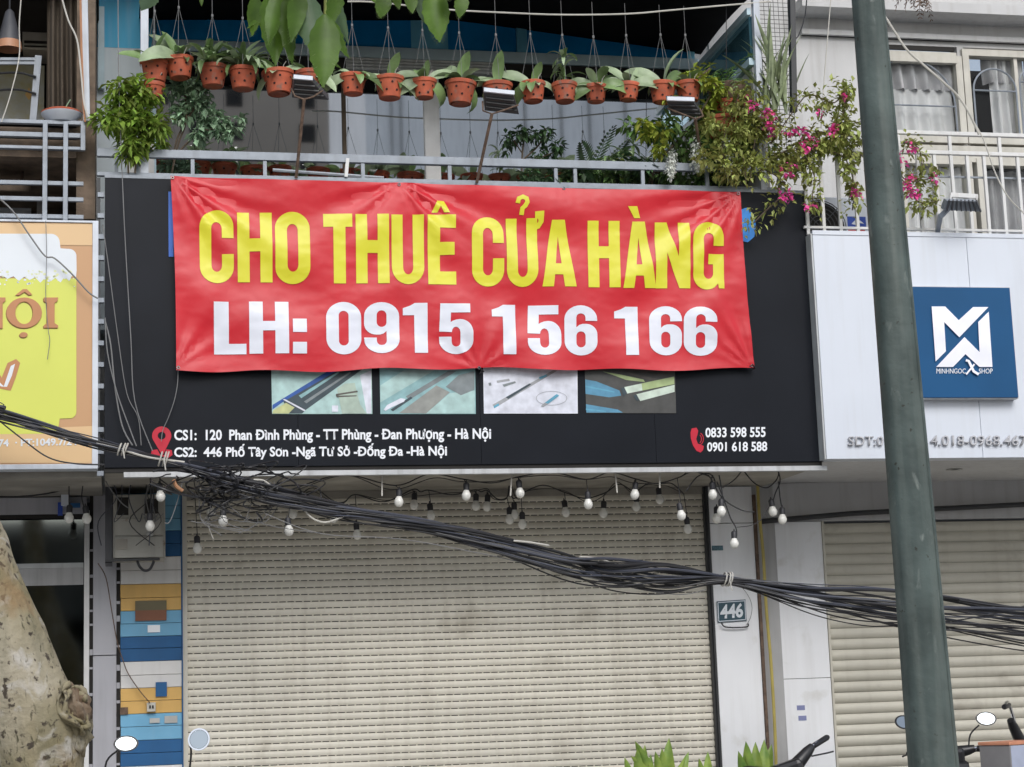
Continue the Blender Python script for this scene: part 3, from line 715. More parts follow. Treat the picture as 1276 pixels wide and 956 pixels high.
def relief(x, z):
    """how far the cloth stands off the sign at world x, z"""
    u = (x - BX0) / (BX1 - BX0); v = (BZ1 - z) / (BZ1 - BZ0); W = BX1 - BX0
    xm, xb = PX(497, 228, YB), PX(597, 460, YB)
    h = .010
    h += fold(BX0, BZ1, x, z, R(-38), .55, 17, .017, .85, .6)
    h += fold(xm, BZ1, x, z, R(-32), .5, 15, .020, .75, 1.2)
    h += fold(xm, BZ1, x, z, R(-150), .45, 13, .012, .6, .3)
    h += fold(BX1, BZ1, x, z, R(-145), .6, 21, .018, .7, .2)
    h += fold(xb, BZ0, x, z, R(60), .9, 11, .007, .5, .5)
    h += fold(xb, BZ0, x, z, R(130), .7, 11, .007, .5, 1.5)
    h += fold(BX1, BZ0, x, z, R(110), .6, 17, .012, .5, 0)
    h += fold(BX0, BZ0, x, z, R(60), .6, 13, .008, .5, 1)
    # hanging swags between the ties
    for c0, c1, sag, A in ((.0, .40, .30, .010), (.40, 1.0, .42, .013)):
        if c0 - .03 < u < c1 + .03:
            t_ = (u - c0) / (c1 - c0); par = 4 * t_ * (1 - t_)
            e = min(max((t_ + .05) / .15, 0), 1) * min(max((1.05 - t_) / .15, 0), 1)
            h += A * e * math.sin((v - sag * par) * 16.0) * math.exp(-v * 1.1)
    # diagonal rolls and a broad vertical sway
    h += .007 * math.sin((x * .9 + z * 1.5) * 6.5 + 1.2 * math.sin(x * 2.1)) * (0.35 + .65 * v)
    h += .006 * math.sin(x * 7.0 + .8 * math.sin(z * 4)) * v
    h += .0022 * max(0, noise.noise(Vector((x * 5 + z * 3, z * 14 - x * 2, 8)))) ** .5
    h += .009 * (noise.noise(Vector((x * 1.6 + z * .8, z * 2.6, 3.3)))) + .0022 * noise.noise(Vector((x * 8 + z * 5, z * 11 - x * 2, 1.7)))
    h += .0012 * noise.noise(Vector((x * 26, z * 30, 5)))
    h += .012 * (v ** 8) * (0.5 + .5 * math.sin(u * 40 + 2 * math.sin(u * 11)))
    return h
rows = []; NU, NV = 250, 84
for j in range(NV + 1):
    row = []
    for i in range(NU + 1):
        u, v = i / NU, j / NV; q = P(*bpx(u, v), YB); q.y = YB - relief(q.x, q.z); row.append(q)
    rows.append(row)
MB().quadstrip(rows).build('cloth', 'banner_red', bn, smooth='all', fix=False)
MB().quadstrip([[p + Vector((0, .002, 0)) for p in r] for r in rows[::4]]).build('cloth_back', 'banner_red', bn, smooth='all', fix=False)

def glyph(loops, box, m, lean=0.0):
    """one printed letter: loops in unit space mapped to a pixel box, cut along a fine grid and laid on the cloth"""
    x0, x1, y0, y1 = box
    bm = bmesh.new(); fl = [p for L in loops for p in L]
    vs = []
    for a, b in fl:
        q = P(x0 + (x1 - x0) * a - lean * (b - .5) * -1, y0 + (y1 - y0) * b, YB); vs.append(bm.verts.new(q))
    for t in tessellate_polygon([[Vector((a, b, 0)) for a, b in L] for L in loops]):
        try: bm.faces.new([vs[i] for i in t])
        except ValueError: pass
    st = .016
    for ax in (0, 2):
        lo = min(v.co[ax] for v in bm.verts); hi = max(v.co[ax] for v in bm.verts); n = Vector((0, 0, 0)); n[ax] = 1
        k = math.floor(lo / st) + 1
        while k * st < hi:
            c = Vector((0, YB, 0)); c[ax] = k * st
            bmesh.ops.bisect_plane(bm, geom=bm.verts[:] + bm.edges[:] + bm.faces[:], plane_co=c, plane_no=n, dist=1e-6); k += 1
    bmesh.ops.recalc_face_normals(bm, faces=bm.faces)
    if bm.faces and sum(f.normal.y for f in bm.faces) > 0: bmesh.ops.reverse_faces(bm, faces=bm.faces)
    org = wloc(bn)
    for v in bm.verts: v.co.y = YB - relief(v.co.x, v.co.z) - .0042; v.co -= org
    me = bpy.data.meshes.new('letter'); bm.to_mesh(me); bm.free(); me.materials.append(K[m])
    me.polygons.foreach_set('use_smooth', [True] * len(me.polygons))
    o = bpy.data.objects.new('letter', me); col.objects.link(o); o.parent = bn; return o
def rr(x0, x1, y0, y1, rx, ry, n=8):
    return arc(x1 - rx, y0 + ry, rx, ry, -90, 0, n) + arc(x1 - rx, y1 - ry, rx, ry, 0, 90, n) + arc(x0 + rx, y1 - ry, rx, ry, 90, 180, n) + arc(x0 + rx, y0 + ry, rx, ry, 180, 270, n)
S = .345; T = .165
G = {
 'H': [[(0, 0), (S, 0), (S, .38), (1 - S, .38), (1 - S, 0), (1, 0), (1, 1), (1 - S, 1), (1 - S, .56), (S, .56), (S, 1), (0, 1)]],
 'T': [[(0, 0), (1, 0), (1, .19), (.76, .19), (.76, 1), (.34, 1), (.34, .19), (0, .19)]],
 'L': [[(0, 0), (.46, 0), (.46, .8), (1, .8), (1, 1), (0, 1)]],
 'E': [[(0, 0), (1, 0), (1, .19), (.43, .19), (.43, .395), (.94, .395), (.94, .575), (.43, .575), (.43, .81), (1, .81), (1, 1), (0, 1)]],
 'U': [[(0, 0), (S, 0)] + [(S, .72)] + arc(.5, .76, .5 - S, .10, 180, 0, 8) + [(1 - S, .72), (1 - S, 0), (1, 0), (1, .72)] + arc(.5, .75, .5, .25, 0, 180, 14)],
 'O': [rr(0, 1, 0, 1, .5, .23, 10), rr(S, 1 - S, T, 1 - T, .5 - S, .09, 6)],
 'A': [[(0, 1), (.31, 0), (.68, 0), (1, 1), (.66, 1), (.61, .82), (.37, .82), (.33, 1)], [(.49, .24), (.405, .65), (.575, .65)]],
 'N': [[(0, 0), (.34, 0), (.67, .52), (.67, 0), (1, 0), (1, 1), (.68, 1), (.33, .46), (.33, 1), (0, 1)]],
 'C': [[(1, .38), (1, .24)] + arc(.5, .23, .5, .23, 0, -180, 16) + arc(.5, .77, .5, .23, 180, 0, 16) + [(1, .60), (1 - S, .60), (1 - S, .74)] +
       arc(.5, .75, .5 - S, .09, 0, 180, 8) + arc(.5, .25, .5 - S, .09, 180, 360, 8) + [(1 - S, .38)]],
 'G': [[(1, .35), (1, .24)] + arc(.5, .23, .5, .23, 0, -180, 16) + arc(.45, .77, .45, .23, 180, 60, 12) + [(.80, .91), (.82, .985), (1, .985), (1, .47), (.5, .47), (.5, .62), (1 - S, .62), (1 - S, .74)] +
       arc(.5, .75, .5 - S, .09, 0, 180, 8) + arc(.5, .25, .5 - S, .09, 180, 360, 8) + [(1 - S, .35)]],
 '0': [rr(0, 1, 0, 1, .5, .30, 12), rr(.36, .64, .17, .83, .14, .09, 6)],
 '1': [[(0, .10), (.30, .05), (.48, 0), (1, 0), (1, 1), (.46, 1), (.46, .24), (0, .24)]],
 ':': [[(0, .33), (1, .33), (1, .59), (0, .59)]],
 '5': [[(.04, 0), (.92, 0), (.92, .18), (.35, .18), (.34, .37), (.40, .345), (.5, .32), (.62, .31)] + arc(.62, .58, .38, .27, -90, 0, 8) + arc(.5, .74, .5, .26, 0, 180, 14) +
       [(0, .66), (.36, .66), (.365, .76)] + arc(.5, .77, .13, .085, 180, 0, 6) + arc(.5, .57, .13, .11, 0, -180, 6) + [(0, .56)]],
}
six = [[(1, .31), (1, .26)] + arc(.5, .27, .5, .27, 0, -180, 14) + arc(.5, .73, .5, .27, 180, 0, 14) + [(1, .58)] + arc(.66, .58, .34, .21, 0, -90, 8) + [(.55, .37), (.45, .39), (.36, .44), (.36, .24)] +
       arc(.5, .24, .14, .08, 180, 360, 6) + [(.64, .31)], rr(.36, .64, .52, .84, .14, .09, 6)]
G['6'] = six; G['9'] = [[(1 - a, 1 - b) for a, b in L] for L in six]
line1 = [('C', 248.6, 291, 263, 353.7), ('H', 295.7, 339, 265.5, 352.2), ('O', 342.7, 386, 264.6, 354.3), ('T', 403, 439, 267, 353.7), ('H', 443.2, 484.6, 267.5, 353.5),
         ('U', 487.7, 528, 268.5, 355), ('E', 532.6, 567.8, 268.5, 355.2), ('C', 587.6, 627.4, 270.7, 357.4), ('U', 630.8, 669.4, 272.8, 358.3), ('A', 674.5, 717, 275, 358),
         ('H', 732, 772, 276, 358.8), ('A', 775.4, 816.4, 276.8, 359.6), ('N', 815.8, 859, 278, 360), ('G', 862.6, 901.2, 278, 361.5)]
for c, a, b, y0, y1 in line1: glyph(G[c], (a, b, y0, y1), 'banner_yellow', lean=1.2)
line2 = [('L', 266.5, 306.7, 377, 441.7), ('H', 310.4, 359.6, 376.6, 441.2), (':', 364.6, 382, 376.5, 441.5), ('0', 406.2, 450, 376.8, 442), ('9', 453.6, 497.4, 377, 440.5),
         ('1', 502, 532.4, 378.3, 440.5), ('5', 546.7, 589, 379, 441.4), ('1', 612.7, 642.3, 380, 442.2), ('5', 656.8, 698.8, 381, 443.3), ('6', 702.8, 743.6, 381.3, 443.5),
         ('1', 765.4, 794.8, 382.4, 443.2), ('6', 808.6, 848.8, 382.2, 443.5), ('6', 851, 893, 383, 443.8)]
for c, a, b, y0, y1 in line2:
    L = G[c]
    o = glyph(L, (a, b, y0, y1), 'banner_white', lean=.8)
    if c == ':': glyph([[(0, .78), (1, .78), (1, 1.0), (0, 1.0)]], (a, b, y0, y1), 'banner_white')
pxl = lambda l, ox, oy: [(ox + a / 3.1875, oy + b / 3.1875) for a, b in l]
glyph([pxl([(1075, 178), (1098, 130), (1125, 130), (1147, 178), (1124, 178), (1111, 152), (1098, 178)], 200, 210)], (0, 1, 0, 1), 'banner_yellow')
glyph([pxl([(706, 153), (743, 153), (756, 199), (733, 199)], 560, 210)], (0, 1, 0, 1), 'banner_yellow')
glyph([pxl([(337, 175), (373, 172), (372, 215), (358, 238), (345, 243), (345, 222), (352, 212), (350, 202), (338, 202)], 560, 210)], (0, 1, 0, 1), 'banner_yellow')
def stroke(pts, w):
    l, r = [], []
    for i, (x, y) in enumerate(pts):
        a = pts[max(i - 1, 0)]; b = pts[min(i + 1, len(pts) - 1)]; dx, dy = b[0] - a[0], b[1] - a[1]; q = math.hypot(dx, dy)
        l.append((x - dy / q * w, y + dx / q * w)); r.append((x + dy / q * w, y - dx / q * w))
    return l + r[::-1]
glyph([pxl(stroke([(268, 142), (272, 124), (288, 117), (303, 124), (306, 138), (298, 152), (287, 162), (284, 187)], 9), 560, 210)], (0, 1, 0, 1), 'banner_yellow')
# eyelets and tie cords of the banner
for i, (x, y) in enumerate([(215, 222.5), (497, 230.5), (702, 235.5), (919, 242), (937, 456), (597, 458.5), (222, 459)]):
    q = P(x, y, YB); q.y = YB - relief(q.x, q.z) - .004
    MB().lathe([(.006, -.002), (.011, -.002), (.011, .002), (.006, .002)], q, 12, mtx=Matrix.Rotation(R(90), 3, 'X'), cap=False).build('eyelet', 'chrome', bn)
MB().tube([P(597, 458, YB - .03), P(603, 463, YB - .02), P(598, 466, YB), P(600, 461, -.01)], .004).build('tie_cord', 'cable', bn)
MB().tube([P(934, 457, YB - .03), P(938, 454, YB - .03), P(941, 459, YB), P(937, 460, -.01)], .004).build('tie_cord', 'cable', bn)
MB().tube(pxpath([(222, 461), (221, 480), (217, 500), (210, 520), (203, 536), (201, 550)], -.04), .0028, 5).build('tie_cord', 'cable_grey', bn)

# ------------------------------------------------------------------ left beer sign
YLs = 0.0
K['beer_orange'] = mat('beer_orange', (0.56, 0.32, 0.16), 0.4, var=0.03, scale=1)
K['beer_tan'] = mat('beer_tan', (0.72, 0.49, 0.26), 0.4, var=0.05, scale=1)
K['beer_yellow'] = mat('beer_yellow', (0.66, 0.70, 0.12), 0.4, var=0.04, scale=1.5)
K['foam'] = mat('foam_white', (0.74, 0.78, 0.82), 0.4, var=0.03, scale=3)
K['foam_yellow'] = mat('foam_yellow', (0.72, 0.75, 0.42), 0.4)
K['beer_letter'] = mat('beer_letter', (0.50, 0.22, 0.09), 0.4, var=0.05)
K['beer_shadow'] = mat('beer_letter_edge', (0.30, 0.16, 0.03), 0.4)
K['sign_edge'] = mat('sign_edge', (0.62, 0.66, 0.72), 0.4, streak=0.2)
bs = thing('beer_signboard', 'orange and yellow beer mug signboard with white frame at the left edge', 'signboard', (PX(0, 430, YLs) - 1.6, YLs, ZS0))
xa = PX(0, 430, YLs) - 2.4; xb = PX(122, 430, YLs); za = PZ(60, 584.5, YLs); zb = PZ(60, 275, YLs)
MB().box(xa, xb, YLs + .002, YLs + .12, za, zb).build('panel', 'beer_orange', bs)
for b_ in ((xb - .035, xb + .002, za - .002, zb + .002), (xa, xb - .035, za - .002, za + .03), (xa, xb - .035, zb - .012, zb + .002)):
    MB().box(b_[0], b_[1], YLs - .012, YLs + .125, b_[2], b_[3]).build('frame', 'sign_edge', bs, bevel=.002)
fp = lambda pts: [(a / 2.984, 270 + b / 2.9875) for a, b in pts]
flat([[(-400, 551), (115, 531), (115.3, 577), (-400, 577)]], YLs - .0014, 'print_band', 'beer_tan', bs)
flat([[(-400, 276), (115, 278.5), (115, 306), (-400, 300)]], YLs - .0014, 'print_band', 'beer_tan', bs)
mug = fp([(-1100, 230), (284, 230), (284, 725)] + arc(262, 725, 22, 26, 0, 90, 6)[1:] + [(222, 752), (218, 780), (205, 808), (-1100, 820)])
flat([mug], YLs - .002, 'beer_print', 'beer_yellow', bs)
foam = fp([(-1100, 60), (160, 64)] + arc(190, 96, 32, 32, -90, 0, 6) + [(225, 118), (250, 120)] + arc(256, 146, 28, 26, -90, 0, 6) + [(285, 200), (282, 235), (270, 215), (258, 240), (240, 225), (225, 245), (205, 228), (190, 240), (170, 225), (150, 246), (130, 226), (110, 236), (90, 224), (70, 240), (50, 222), (28, 232), (10, 220), (-60, 236), (-1100, 222)])
flat([foam], YLs - .0028, 'foam_print', 'foam', bs)
random.seed(9); mm = MB(); my = MB()
for i in range(70):
    x = random.uniform(-60, 278); y = random.triangular(196, 262, 226); r = random.uniform(1.5, 5.0)
    (mm if y > 226 else my).poly([fp(ell(x, y, r * 1.3, r, 7))], lambda a, b: P(a, b, YLs - .0034 - .0000 * i))
mm.build('foam_speckle', 'foam', bs, fix=False, kind='stuff'); my.build('beer_speckle', 'foam_yellow', bs, fix=False, kind='stuff')
def raised(loops, m1, m2, name='letter', d=.008, Y0=YLs):
    o = MB().poly(loops, lambda a, b: P(a, b, Y0 - .002 - d), back=lambda a, b: P(a, b, Y0 - .002)).build(name, m1, bs, fix=False)
    return o
def outline(loops, k, m, Y0):   # wider copy behind a letter
    pass
Iy0, Iy1 = 300, 412
serif_I = [(163, 301), (216, 301), (214, 314), (203, 322), (203, 396), (216, 405), (216, 414), (163, 414), (163, 405), (175, 396), (175, 322), (163, 314)]
Oo = ell(90, 358, 66, 57, 28); Oi = ell(90, 358, 33, 42, 24)
Ncap = [(-90, 301), (-50, 301), (-8, 365), (-8, 322), (-20, 314), (-20, 301), (20, 301), (20, 314), (10, 322), (10, 416), (-15, 416), (-62, 345), (-62, 396), (-50, 405), (-50, 414), (-95, 414), (-95, 405), (-82, 396), (-82, 322), (-95, 314)]
for L in ([Oo, Oi], [serif_I], [Ncap], [[(58, 292), (85, 270), (100, 270), (120, 290), (108, 292), (92, 280), (72, 293)]], [ell(88, 440, 15, 10, 14)]):
    raised([fp(l) for l in L], 'beer_letter', None)
    flat([fp([(a - 3, b + 4) for a, b in l]) for l in L], YLs - .0036, 'letter_shadow', 'beer_shadow', bs)
flat([fp([(-70, 560), (-20, 552), (6, 600), (28, 545), (60, 530), (75, 545), (58, 600), (40, 648), (-2, 640), (-20, 600), (-60, 640)])], YLs - .004, 'script_outline', 'beer_letter', bs)
flat([fp([(-55, 575), (-28, 568), (0, 618), (14, 632), (40, 556), (56, 548), (44, 592), (26, 634), (2, 632), (-22, 590)])], YLs - .005, 'script_letter', 'foam', bs)
text_mesh('74  · PT:1049.7/24', (-2, 96, (547.5, 545.5), (557, 555)), YLs - .006, 'lettering', 'foam', bs, bold=.03)

# ------------------------------------------------------------------ right building: white fascia, blue sign, raised numbers
YRs = -.10
ws = thing('white_fascia', 'white panelled fascia with raised silver phone number right of the black signboard', 'fascia', (4.8, YRs, 3.1))
fz0, fz1 = PZ(1100, 571.5, YRs), PZ(1100, 294, YRs)
fx0 = PX(1021, 430, YRs)
js = [fx0, PX(1222, 530, YRs), PX(1222, 530, YRs) + 1.22, PX(1222, 530, YRs) + 3.6]
for i in range(3):
    MB().box(js[i] + .0015, js[i + 1] - .0015, YRs, YRs + .15, fz0, fz1).build('panel', 'panel_sign', ws, bevel=.002)
MB().box(fx0 - .0004, js[-1], YRs - .006, YRs + .02, fz1 - .0, fz1 + .03).build('top_edge', 'panel_sign', ws)
MB().box(fx0 - .012, fx0 - .001, YRs + .004, YRs + .16, fz0, fz1 + .01).build('side_edge', 'frame_grey', ws)
for s_, a, b in (('SDT:0', 1057.5, 1101), ('4.018-0968.467.', 1160, 1283)):
    o = text_mesh(s_, (a, b, 543.5 if a < 1100 else 542.5, 555.5), YRs - .02, 'lettering', 'letter_edge', ws, bold=.004, depth=.017, split=True)
bl = thing('blue_shop_sign', 'square blue sign box with silver chevron monogram on the white fascia', 'sign', P(1200, 497, YRs - .1))
Yb = YRs - .09
x0, x1 = PX(1127, 430, Yb), PX(1264, 430, Yb); z0, z1 = PZ(1200, 495.5, Yb), PZ(1200, 358, Yb)
MB().box(x0, x1, Yb, YRs - .001, z0, z1).build('sign_face', 'blue_sign', bl, bevel=.003)
MB().box(x0 - .006, x1 + .006, Yb + .012, YRs - .0012, z0 - .006, z1 + .006).build('sign_rim', 'alu', bl)
lg = lambda l: [(1120 + a / 5.622, 340 + b / 5.622) for a, b in l]
def lift(pts, name='monogram', d=.012, m='silver_letter'):
    MB().poly([lg(pts)], lambda a, b: P(a, b, Yb - d), back=lambda a, b: P(a, b, Yb - .0005)).build(name, m, bl, fix=False)
lift([(230, 236), (325, 236), (420, 332), (520, 240), (628, 240), (424, 452), (318, 345), (330, 550), (258, 622)])
lift([(262, 660), (460, 450), (566, 556), (556, 345), (630, 272), (656, 660), (565, 660), (467, 570), (380, 660)])
text_mesh('MINHNGOC', (1167, 1203.5, 459.3, 465.5), Yb - .006, 'lettering', 'white_text', bl, bold=0, depth=.005, split=True)
text_mesh('SHOP', (1220, 1237, 459.3, 465.5), Yb - .006, 'lettering', 'white_text', bl, bold=0, depth=.005, split=True)
lift(stroke([(470, 612), (490, 618), (505, 650), (525, 690), (560, 712)], 9), 'cross_stroke', .016)
lift(stroke([(530, 640), (510, 665), (490, 690), (472, 712)], 6), 'cross_stroke', .018)
# ------------------------------------------------------------------ right building
rb = thing('right_building', 'white building with cream windows and curtains above the white fascia at the right', 'building', (5.5, YR, 0))
zrs = 3.13
RX0 = XR + .03
MB().box(RX0, 13, -.09, YR + .1, zrs, zrs + .03).build('soffit', 'wall_white', rb)
MB().box(xp1 + .003, 13, YR + .03, YR + .2, PZ(1150, 647, YR), zrs).build('lintel', 'wall_white', rb)
xr0 = PX(1027, 700, YR)
# white tiled pier between the shops
zj = [PZ(990, 650, YR), PZ(990, 846, YR), PZG]
xpi = PX(966, 700, YR)
for i in range(2): MB().box(xpi, xr0 - .006, YR - .0, YR + .2, zj[i + 1] + .002, zj[i] - .002).build('pier_panel', 'panel_white', rb, bevel=.002)
MB().box(xp1 + .001, xpi - .002, YW + .06, YR + .2, PZG, zrs - .003).build('pier_core', 'wall_grey', rb)
MB().box(xp1 - .008, xp1 + .012, YW - .02, YW + .06, PZG, zrs - .1).build('seam_trim', 'rust', rb)
MB().box(xpi, xr0 - .006, YR + .01, YR + .03, zj[0] + .002, zrs - .004).build('pier_top', 'wall_white', rb)
bx(993, 879, 1003, 885, YR - .002, 'faded_sticker', 'p_light', rb, d=.0015); bx(995, 892, 1005, 898, YR - .002, 'faded_sticker', 'p_light', rb, d=.0015)
K['sticker_blue'] = mat('faded_sticker', (0.22, 0.24, 0.42), 0.6)
for o in rb.children:
    if o.name.startswith('faded_sticker'): o.data.materials[0] = K['sticker_blue']
tag(MB().tube(pxpath([(944, 600), (946, 640), (951, 690), (955, 760), (961, 830), (966, 920), (968, 1000)], YW - .045), .0125, 8).build('yellow_conduit', 'yellow_pipe', smooth=True),
    'thin yellow conduit pipe running down beside the white pilaster', 'pipe')
tag(MB().tube([P(948, 650, YR - .04), P(1060, 640, YR - .04), P(1170, 634, YR - .04), P(1330, 626, YR - .04)], .02, 8).build('black_conduit', 'post_black', smooth=True),
    'thick black conduit running above the plain shutter on the right', 'pipe')
# downlight in the soffit
dl = thing('downlight', 'small round recessed downlight in the soffit of the right building', 'light', P(1189, 584.5, .6))
c = P(1189, 584.5, .55); c.z = zrs
MB().lathe([(.03, 0), (.055, -.004), (.06, .0)], c - Vector((0, 0, .004)), 20).build('rim', 'grey_light', dl)
# plain shutter
s2 = thing('plain_shutter', 'closed beige roller shutter with plain ribbed slats behind the green pole', 'shutter', (7, YR, PZG))
shutter(s2, plain_slat, xr0, 10.5, YR + .06, PZ(1150, 650, YR + .06), 0.0795, 'slat2')
MB().box(xr0 - .004, xr0 + .012, YR - .01, YR + .1, PZG, PZ(1150, 648, YR)).build('guide_rail', 'slat2', s2)
MB().box(10.5, 10.8, YR - .02, YR + .2, PZG, zrs).build('pier', 'wall_white', rb)
# upper wall with two windows
zfl = fz1 - .06
wz0, wz1 = PZ(1150, 182, YR), PZ(1150, 66, YR)
MB().box(RX0, 13, YR - .1 - .8, YR + .05, zfl - .1, zfl).build('balcony_floor', 'concrete', rb)
w1a, w1b = PX(1098, 120, YR), PX(1192, 120, YR); w2a, w2b = PX(1209, 120, YR), PX(1283, 120, YR)
wy = (YR, YR + .12)
MB().box(RX0 - .25, w1a, wy[0], wy[1], zfl, 9).build('wall', 'wall_white', rb)
MB().box(w1a, 13, wy[0], wy[1], wz1 + .06, 9).build('wall', 'wall_white', rb)
MB().box(w1b + .085, w2a - .085, wy[0], wy[1], zfl, wz1 + .06).build('wall', 'wall_white', rb)
MB().box(w2b + .06, 13, wy[0], wy[1], zfl, wz1 + .06).build('wall', 'wall_white', rb)
bx(1000, 44, 1400, 50, YR - .05, 'ledge', 'wall_white', rb, d=.06)
bx(1000, 4, 1400, 16, YR - .25, 'eave', 'wall_white', rb, d=.26)
bx(1000, 50, 1400, 52, YR - .02, 'ledge_shade_strip', 'dark', rb, d=.03)  # black strip painted in as the shade below the ledge
def curtain(x0, x1, z0, z1, Y, m, parent, n=9, amp=.035, name='curtain'):
    rows = []; N = n * 8
    for j in range(7):
        z = z1 + (z0 - z1) * j / 6
        rows.append([Vector((x0 + (x1 - x0) * i / N, Y + amp * math.sin(2 * math.pi * n * i / N + .5 * math.sin(j * .6 + i * .05)) * (.6 + .4 * j / 6) + .01 * math.sin(i * .7), z)) for i in range(N + 1)])
    return MB().quadstrip(rows).build(name, m, parent, smooth='all', fix=False)
K['pane_clear'] = mat('window_pane_glass', (0.3, 0.32, 0.33), 0.02, var=0.0)
def clear(k, alpha, c=(0.02, 0.02, 0.02)):
    m = bpy.data.materials.new(k); m.use_nodes = True; n = m.node_tree; b = n.nodes['Principled BSDF']
    b.inputs['Base Color'].default_value = (*c, 1); b.inputs['Roughness'].default_value = .02; b.inputs['Specular IOR Level'].default_value = .9
    tr = n.nodes.new('ShaderNodeBsdfTransparent'); tr.inputs[0].default_value = (.97, .98, .98, 1); mx = n.nodes.new('ShaderNodeMixShader'); mx.inputs[0].default_value = alpha
    n.links.new(tr.outputs[0], mx.inputs[1]); n.links.new(b.outputs[0], mx.inputs[2]); n.links.new(mx.outputs[0], n.nodes['Material Output'].inputs['Surface']); K[k] = m
clear('glass_clear', .10)
def window(x0, x1, zlo, zhi, parts_x, arch, label_part=None):
    wn = bpy.data.objects.new('window', None); col.objects.link(wn); wn.parent = rb; wn.location = (x0 - rb.location.x, 0, zlo)
    f = .055
    fm = MB(); fm.box(x0 - f, x0, YR - .03, YR + .06, zlo - f, zhi + f); fm.box(x1, x1 + f, YR - .03, YR + .06, zlo - f, zhi + f)
    fm.box(x0, x1, YR - .03, YR + .06, zhi, zhi + f); fm.box(x0, x1, YR - .03, YR + .06, zlo - f, zlo)
    fm.build('frame', 'cream', wn)
    MB().box(x0, x1, YR + .02, YR + .026, zlo, zhi).build('pane', 'glass_clear', wn)
    for p in parts_x: MB().box(p - .015, p + .015, YR - .01, YR + .05, zlo, zhi).build('glazing_bar', 'cream', wn)
    # arched grille
    for a, b in arch:
        g = MB(); r = (b - a) / 2; cx = (a + b) / 2; zc_ = zhi - .10 - r if zhi - .1 - r > zlo + .2 else zlo + .25
        g.tube([(cx + r * math.cos(R(t)), YR - .012, zc_ + r * math.sin(R(t))) for t in range(0, 181, 12)], .008, 6)
        g.tube([(a, YR - .012, zc_), (a, YR - .012, zlo)], .008, 6); g.tube([(b, YR - .012, zc_), (b, YR - .012, zlo)], .008, 6); g.tube([(a, YR - .014, zc_), (b, YR - .014, zc_)], .007, 6)
        g.build('grille_arch', 'rail', wn)
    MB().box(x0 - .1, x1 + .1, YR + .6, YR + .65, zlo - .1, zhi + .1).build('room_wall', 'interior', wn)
    return wn
zup = PZ(1150, 78, YR)
zmid = PZ(1150, 170, YR)
W1 = window(w1a, w1b, zmid, zup, [], [(w1a + .02 - .16, w1b - .02)])
curtain(w1a, w1b, zmid - .1, PZ(1150, 108, YR), YR + .075, 'curtain_white', W1, 6)
curtain(w1a, w1b, PZ(1150, 110, YR), zup + .1, YR + .055, 'curtain', W1, 6)
bx(1100, 57, 1189, 62.5, YR - .035, 'vent_slot', 'dark', rb, d=.02); bx(1098, 64, 1192, 77, YR - .04, 'sill_band', 'cream', rb, d=.05)
W2 = window(w2a, w2b, zmid, PZ(1240, 72, YR), [PX(1268, 120, YR)], [(PX(1213, 120, YR), PX(1266, 120, YR)), (PX(1271, 120, YR), PX(1300, 120, YR))])
curtain(PX(1240, 120, YR), w2b, zmid - .1, PZ(1240, 60, YR), YR + .075, 'curtain_white', W2, 4)
curtain(PX(1232, 120, YR), w2b, PZ(1240, 100, YR), PZ(1240, 60, YR), YR + .09, 'curtain', W2, 4)
# hanging lamp glimpsed in window 2
# lower glazed doors behind the railing
zd0, zd1 = zfl, PZ(1150, 205, YR)
bx(1090, 183, 1400, 203, YR - .02, 'sill_beam', 'cream', rb, d=.1)
W3 = window(PX(1128, 240, YR), PX(1204, 240, YR), zd0 + .02, zd1, [PX(1168, 240, YR)], [])
curtain(PX(1120, 240, YR), PX(1206, 240, YR), zd0 - .1, zd1, YR + .075, 'curtain_white', W3, 7, name='curtain')
W4 = window(PX(1226, 240, YR), PX(1300, 240, YR), zd0 + .02, zd1, [], [])
curtain(PX(1236, 240, YR), PX(1302, 240, YR), zd0 - .1, zd1, YR + .14, 'curtain', W4, 5)
# railing of the right balcony
r2 = thing('white_railing', 'white vertical bar railing of the right building with rust spots', 'railing', (5.3, 0, zfl))
Yw = -.02
ztr = PZ(1200, 167.5, Yw); zmr = PZ(1200, 191.5, Yw); zbr = PZ(1200, 287, Yw)
ra, rb2 = PX(998, 230, Yw), 9.0
MB().box(PX(1100, 167, Yw), rb2, Yw - .018, Yw + .018, ztr - .014, ztr + .014).build('top_rail', 'rail_white', r2, bevel=.003)
MB().box(ra, rb2, Yw - .018, Yw + .018, zmr - .014, zmr + .014).build('middle_rail', 'rail_white', r2, bevel=.003)
MB().box(ra, rb2, Yw - .012, Yw + .012, zbr - .008, zbr + .008).build('bottom_rail', 'rail_white', r2)
MB().box(PX(1130, 217, Yw), rb2, Yw + .03, Yw + .045, PZ(1200, 219, Yw) - .006, PZ(1200, 219, Yw) + .006).build('cross_bar', 'rail', r2)
bpx_ = [1004, 1024, 1045, 1066, 1087, 1108, 1124, 1146, 1167, 1188, 1208, 1229, 1250, 1271, 1292]
for i, x in enumerate(bpx_):
    X = PX(x, 240, Yw); top = ztr - .01 if x in (1124, 1188, 1250) else zmr - .014
    MB().box(X - .011, X + .011, Yw - .01, Yw + .01, fz1 + .02, top).build('baluster', 'rail_white', r2)
X = PX(1124, 200, Yw)
for x in (1181, 1240):
    pass
